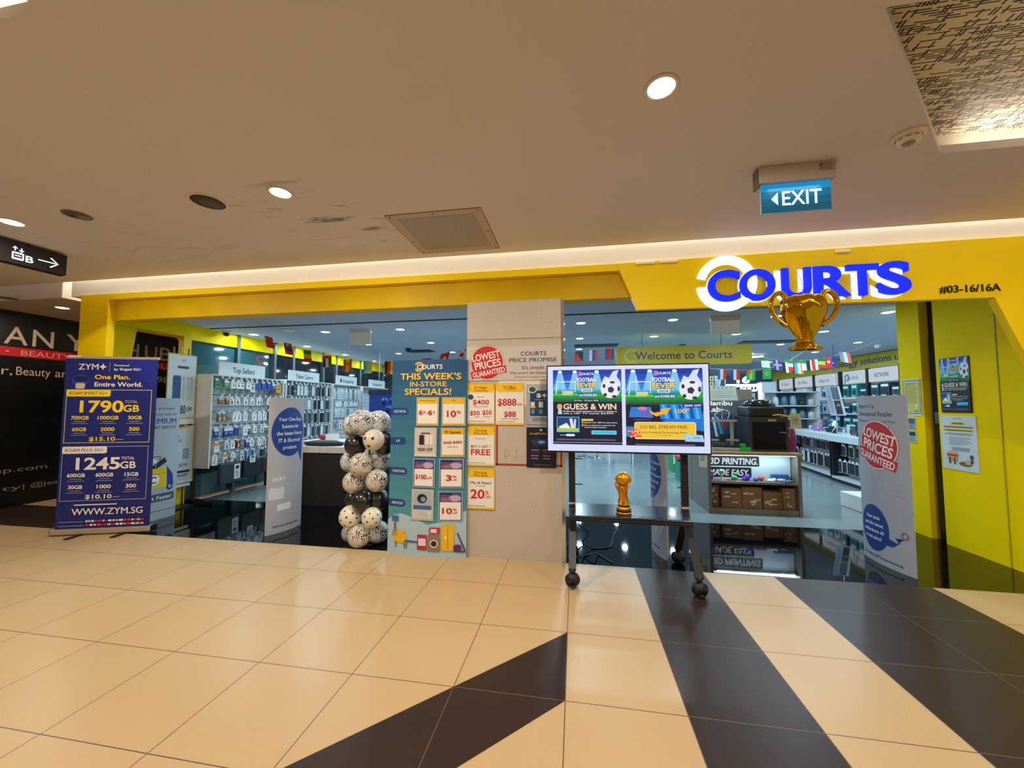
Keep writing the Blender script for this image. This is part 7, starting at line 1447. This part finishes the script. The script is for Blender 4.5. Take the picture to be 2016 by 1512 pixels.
# ------------------------------------------------------------------ gaming zone and rear of the shop
M_fasc = mat('fascia_navy', '#26384c', .4); M_fasd = mat('fascia_dark', '#141d2c', .4)
def box_px(name, label, cat, px0, py0, px1, py1, Y, d, m, art=None, back=None):
    a_ = at_y(px0, py0, Y); b_ = at_y(px1, py1, Y); mb = MB(); mb.box(a_.x, b_.x, Y, Y + d, b_.z, a_.z, m)
    if art: art.emit(mb, lambda u, v, n: (a_.x + (b_.x - a_.x) * u / art.w, Y - n, a_.z + (b_.z - a_.z) * v / art.h), .0006, .0008)
    return mb.build(name, label=label, cat=cat)
a = Art(90, 28); a.poly([(0, 5), (90, 0), (90, 20), (0, 28)], M_fasc); a.poly([(0, 6), (22, 4), (22, 26), (0, 28)], M_fasd)
p0 = at_y(1430, 740, 12.0); p1 = at_y(1520, 728, 12.0); 
t = thing('gaming_fascia', 'slanted navy fascia with white lit figures 16 above the gaming zone', 'sign', (p0.x + .8, 12.0, 1.9))
mb = MB(); top0, bot0, top1, bot1 = at_y(1430, 740, 12).z, at_y(1430, 761, 12).z, at_y(1519, 727, 12).z, at_y(1519, 752, 12).z
mb.prism([(p0.x, 12, bot0), (p1.x, 12, bot1), (p1.x, 12, top1), (p0.x, 12, top0)], (0, .2, 0), M_fasc); mb.build('board', t)
mb = MB(); V, F, a_, b_ = text_geo('16', .05, 0); x_ = at_y(1450, 750, 11.99).x; mb.add([(x_ + (v[0] - a_) * .42, 11.99, at_y(1450, 754, 11.99).z + v[1] * .28) for v in V], F, ink('#f2f8ff', 1.0)); mb.build('figures', t)
t = thing('lit_portal', 'dark panel with white lit letters framed by a glowing white edge at the back right', 'display', (at_y(1470, 800, 11.5).x, 11.5, 0))
q0 = at_y(1452, 762, 11.5); q1 = at_y(1492, 762, 11.5); mb = MB(); mb.box(q0.x, q1.x, 11.5, 11.6, 0, q0.z, M_fasd); mb.build('panel', t)
mb = MB(); mb.box(q1.x, q1.x + .08, 11.45, 11.6, 0, q0.z + .1, mat('edge_glow', (.85, .95, 1), .4, emit=1.6)); mb.box(q0.x - .3, q1.x, 11.45, 11.6, q0.z, q0.z + .08, mat('edge_glow')); mb.build('glowing_edge', t)
mb = MB(); V, F, a_, b_ = text_geo('r-GLD', .06, 0); x_ = at_y(1457, 765, 11.49).x; mb.add([(x_ + (v[0] - a_) * .17, 11.49, at_y(1457, 770, 11.49).z + v[1] * .26) for v in V], F, ink('#f2f8ff', 1.2)); mb.build('lettering', t)
a = Art(44, 22); a.rect(0, 0, 44, 22, '#9fb0a8')
for i, (c) in enumerate(('#9fb0ae', '#6fa878', '#a8b4b0')): a.rect(1 + i * 14.5, 1, 14 + i * 14.5, 21, c); a.ell(8 + i * 14.5, 10, 4, 2, '#1c2826'); a.rect(4 + i * 14.5, 14, 12 + i * 14.5, 15, '#2a3a36')
box_px('gadget_display', 'three pale green and grey gadget cards under the lit portal letters', 'display', 1456, 774, 1487, 795, 11.3, .05, M_wall, a)
a = Art(44, 50); a.rect(0, 0, 44, 50, '#d3dde4'); a.lines(10, 30, 22, 42, 4, '#4a5a68', .25, .3, 2); a.rect(34, 14, 44, 20, '#c8bc3c')
box_px('poster_column', 'white column with small printed notices right of the lit portal', 'column', 1497, 752, 1533, 900, 11.8, .3, M_wall, a)
a = Art(20, 30); a.rect(0, 0, 20, 30, '#cfd8e4'); a.lines(3, 10, 3, 26, 9, '#8a94a0', .3, .3, 2); a.poly([(12, 8), (18, 6), (19, 26), (9, 28)], '#3c4458')
bp_ = box_px('backlit_poster', 'pale backlit poster with a dark figure shape, right of the television', 'poster', 1406, 740, 1429, 770, 9.6, .04, M_wall, a)
q_ = at_y(1417, 770, 9.62); mb = MB(); mb.cyl((q_.x, 9.62, 0), (q_.x, 9.62, q_.z + .02), .02, M_grey, 10); mb.build('stem', bp_)
qa, qb = at_y(1393, 740, 9.44), at_y(1407, 740, 9.44); mb = MB(); mb.box(qa.x, qb.x, 9.43, 9.6, 0, 2.2, M_taupe); mb.build('poster_column', label='slim taupe column carrying three small posters beside the television edge', cat='column')
for i, (y0_, c) in enumerate(((741, '#c9b48a'), (752, '#b8c08a'), (763, '#a8b47a'))):
    a = Art(10, 8); a.rect(0, 0, 10, 8, c); a.ell(6, 4, 1.4, 2, '#1c2018'); box_px('small_poster', '%s small poster beside the television edge, %s from the top' % (('tan', 'olive', 'green')[i], ORD[i]), 'poster', 1395, y0_, 1405, y0_ + 9, 9.4, .03, M_taupe, a)
a = Art(20, 14); a.rect(0, 0, 20, 14, '#2a8ae0'); a.rect(0, 0, 5, 14, '#cfe0ee'); box_px('lit_screen', 'bright blue lit screen under the navy fascia', 'screen', 1432, 762, 1451, 774, 11.4, .05, mat('screen_blue', '#2a8ae0', .3, emit=.6), None)
# rear wall units and tables seen through the middle
M_rear = mat('rear_unit', '#9fb0bc', .5)
for i, (x0, x1, Y, h_, c, lab) in enumerate(((-1.0, -.2, 12.5, 1.5, '#20262e', 'dark display unit at the rear beyond the television post'), (.4, 1.4, 13.2, .75, '#c9d2d8', 'pale low table at the rear of the aisle'), (1.8, 3.4, 12.9, 1.9, '#35505e', 'slate blue display wall at the rear behind the television'), (-4.0, -2.6, 13.5, 2.1, '#cfd8de', 'white display wall at the far rear left'), (-2.4, -1.3, 13.8, 1.8, '#2c3a4a', 'navy display wall at the far rear'))):
    t = thing('display_unit', lab, 'display', ((x0 + x1) / 2, Y, 0)); mb = MB(); mb.box(x0, x1, Y, Y + .4, 0, h_, mat('rear_' + c[1:], c, .5)); mb.build('body', t)
    mb = MB(); mb.box(x0 + .1, x1 - .1, Y - .02, Y, h_ * .5, h_ * .9, mat('rear_screen', '#3a6a94', .2, emit=.3)); mb.build('screen', t)
# stools and chair at rear aisle
for i, (x, y, lab) in enumerate(((.25, 11.6, 'black swivel stool far down the aisle, left'), (.62, 11.4, 'black swivel stool far down the aisle, right'))):
    t = thing('stool', lab, 'stool', (x, y, 0)); mb = MB(); mb.cyl((x, y, .46), (x, y, .52), .17, M_black, 20); mb.build('seat', t); mb = MB(); mb.cyl((x, y, .03), (x, y, .46), .02, M_chrome, 10); mb.build('column', t); mb = MB(); mb.lathe([(.2, 0), (.19, .02), (.03, .04)], (x, y, 0), M_chrome, 20); mb.build('foot_plate', t)
t = thing('side_table', 'thin white framed table at the end of the aisle', 'table', (1.1, 10.6, 0)); mb = MB(); mb.box(.85, 1.5, 10.3, 10.9, .50, .53, M_white); mb.build('table_top', t)
for x, y in ((.88, 10.33), (1.47, 10.33), (.88, 10.87), (1.47, 10.87)): mb = MB(); mb.box(x - .012, x + .012, y - .012, y + .012, 0, .5, M_white); mb.build('leg', t)
# stacked teal baskets and bins right of the television post
for i in range(5):
    z = i * .085; t = thing('shopping_basket', 'teal slatted shopping basket, %s from the bottom of the stack' % ORD[i], 'basket', (1.9, 8.1, z), 'stacked teal baskets'); mb = MB()
    x0, x1, y0, y1 = 2.06, 2.42, 8.0, 8.5
    for b_ in ((x0, x1, y0, y0 + .012), (x0, x1, y1 - .012, y1), (x0, x0 + .012, y0 + .012, y1 - .012), (x1 - .012, x1, y0 + .012, y1 - .012)): mb.box(b_[0], b_[1], b_[2], b_[3], z + .006, z + .078, mat('basket_teal', '#12806e', .4))
    mb.box(x0, x1, y0, y1, z, z + .006, mat('basket_teal')); mb.box(x0 - .012, x1 + .012, y0 - .012, y0, z + .06, z + .08, mat('basket_dark', '#0c5a4e', .4)); mb.build('basket_shell', t)
mb = MB(); mb.rbox(2.04, 2.44, 8.0, 8.5, .43, .50, .02, mat('basket_red', '#b0202c', .4)); mb.build('basket', label='red basket on top of the teal basket stack', cat='basket')
t = thing('promotion_bin', 'green and white promotional bin behind the baskets', 'bin', (2.4, 9.4, 0)); mb = MB(); mb.box(2.2, 2.75, 9.2, 9.7, 0, .62, mat('bin_green', '#12903c', .4)); mb.build('bin_body', t); mb = MB(); mb.box(2.2, 2.75, 9.19, 9.2, .2, .45, M_white); mb.build('bin_label', t)
mb = MB(); mb.rbox(4.0, 4.45, 6.2, 6.65, 0, .22, .01, M_white); mb.build('white_plinth', label='low white plinth beside the yellow entrance panel', cat='plinth')
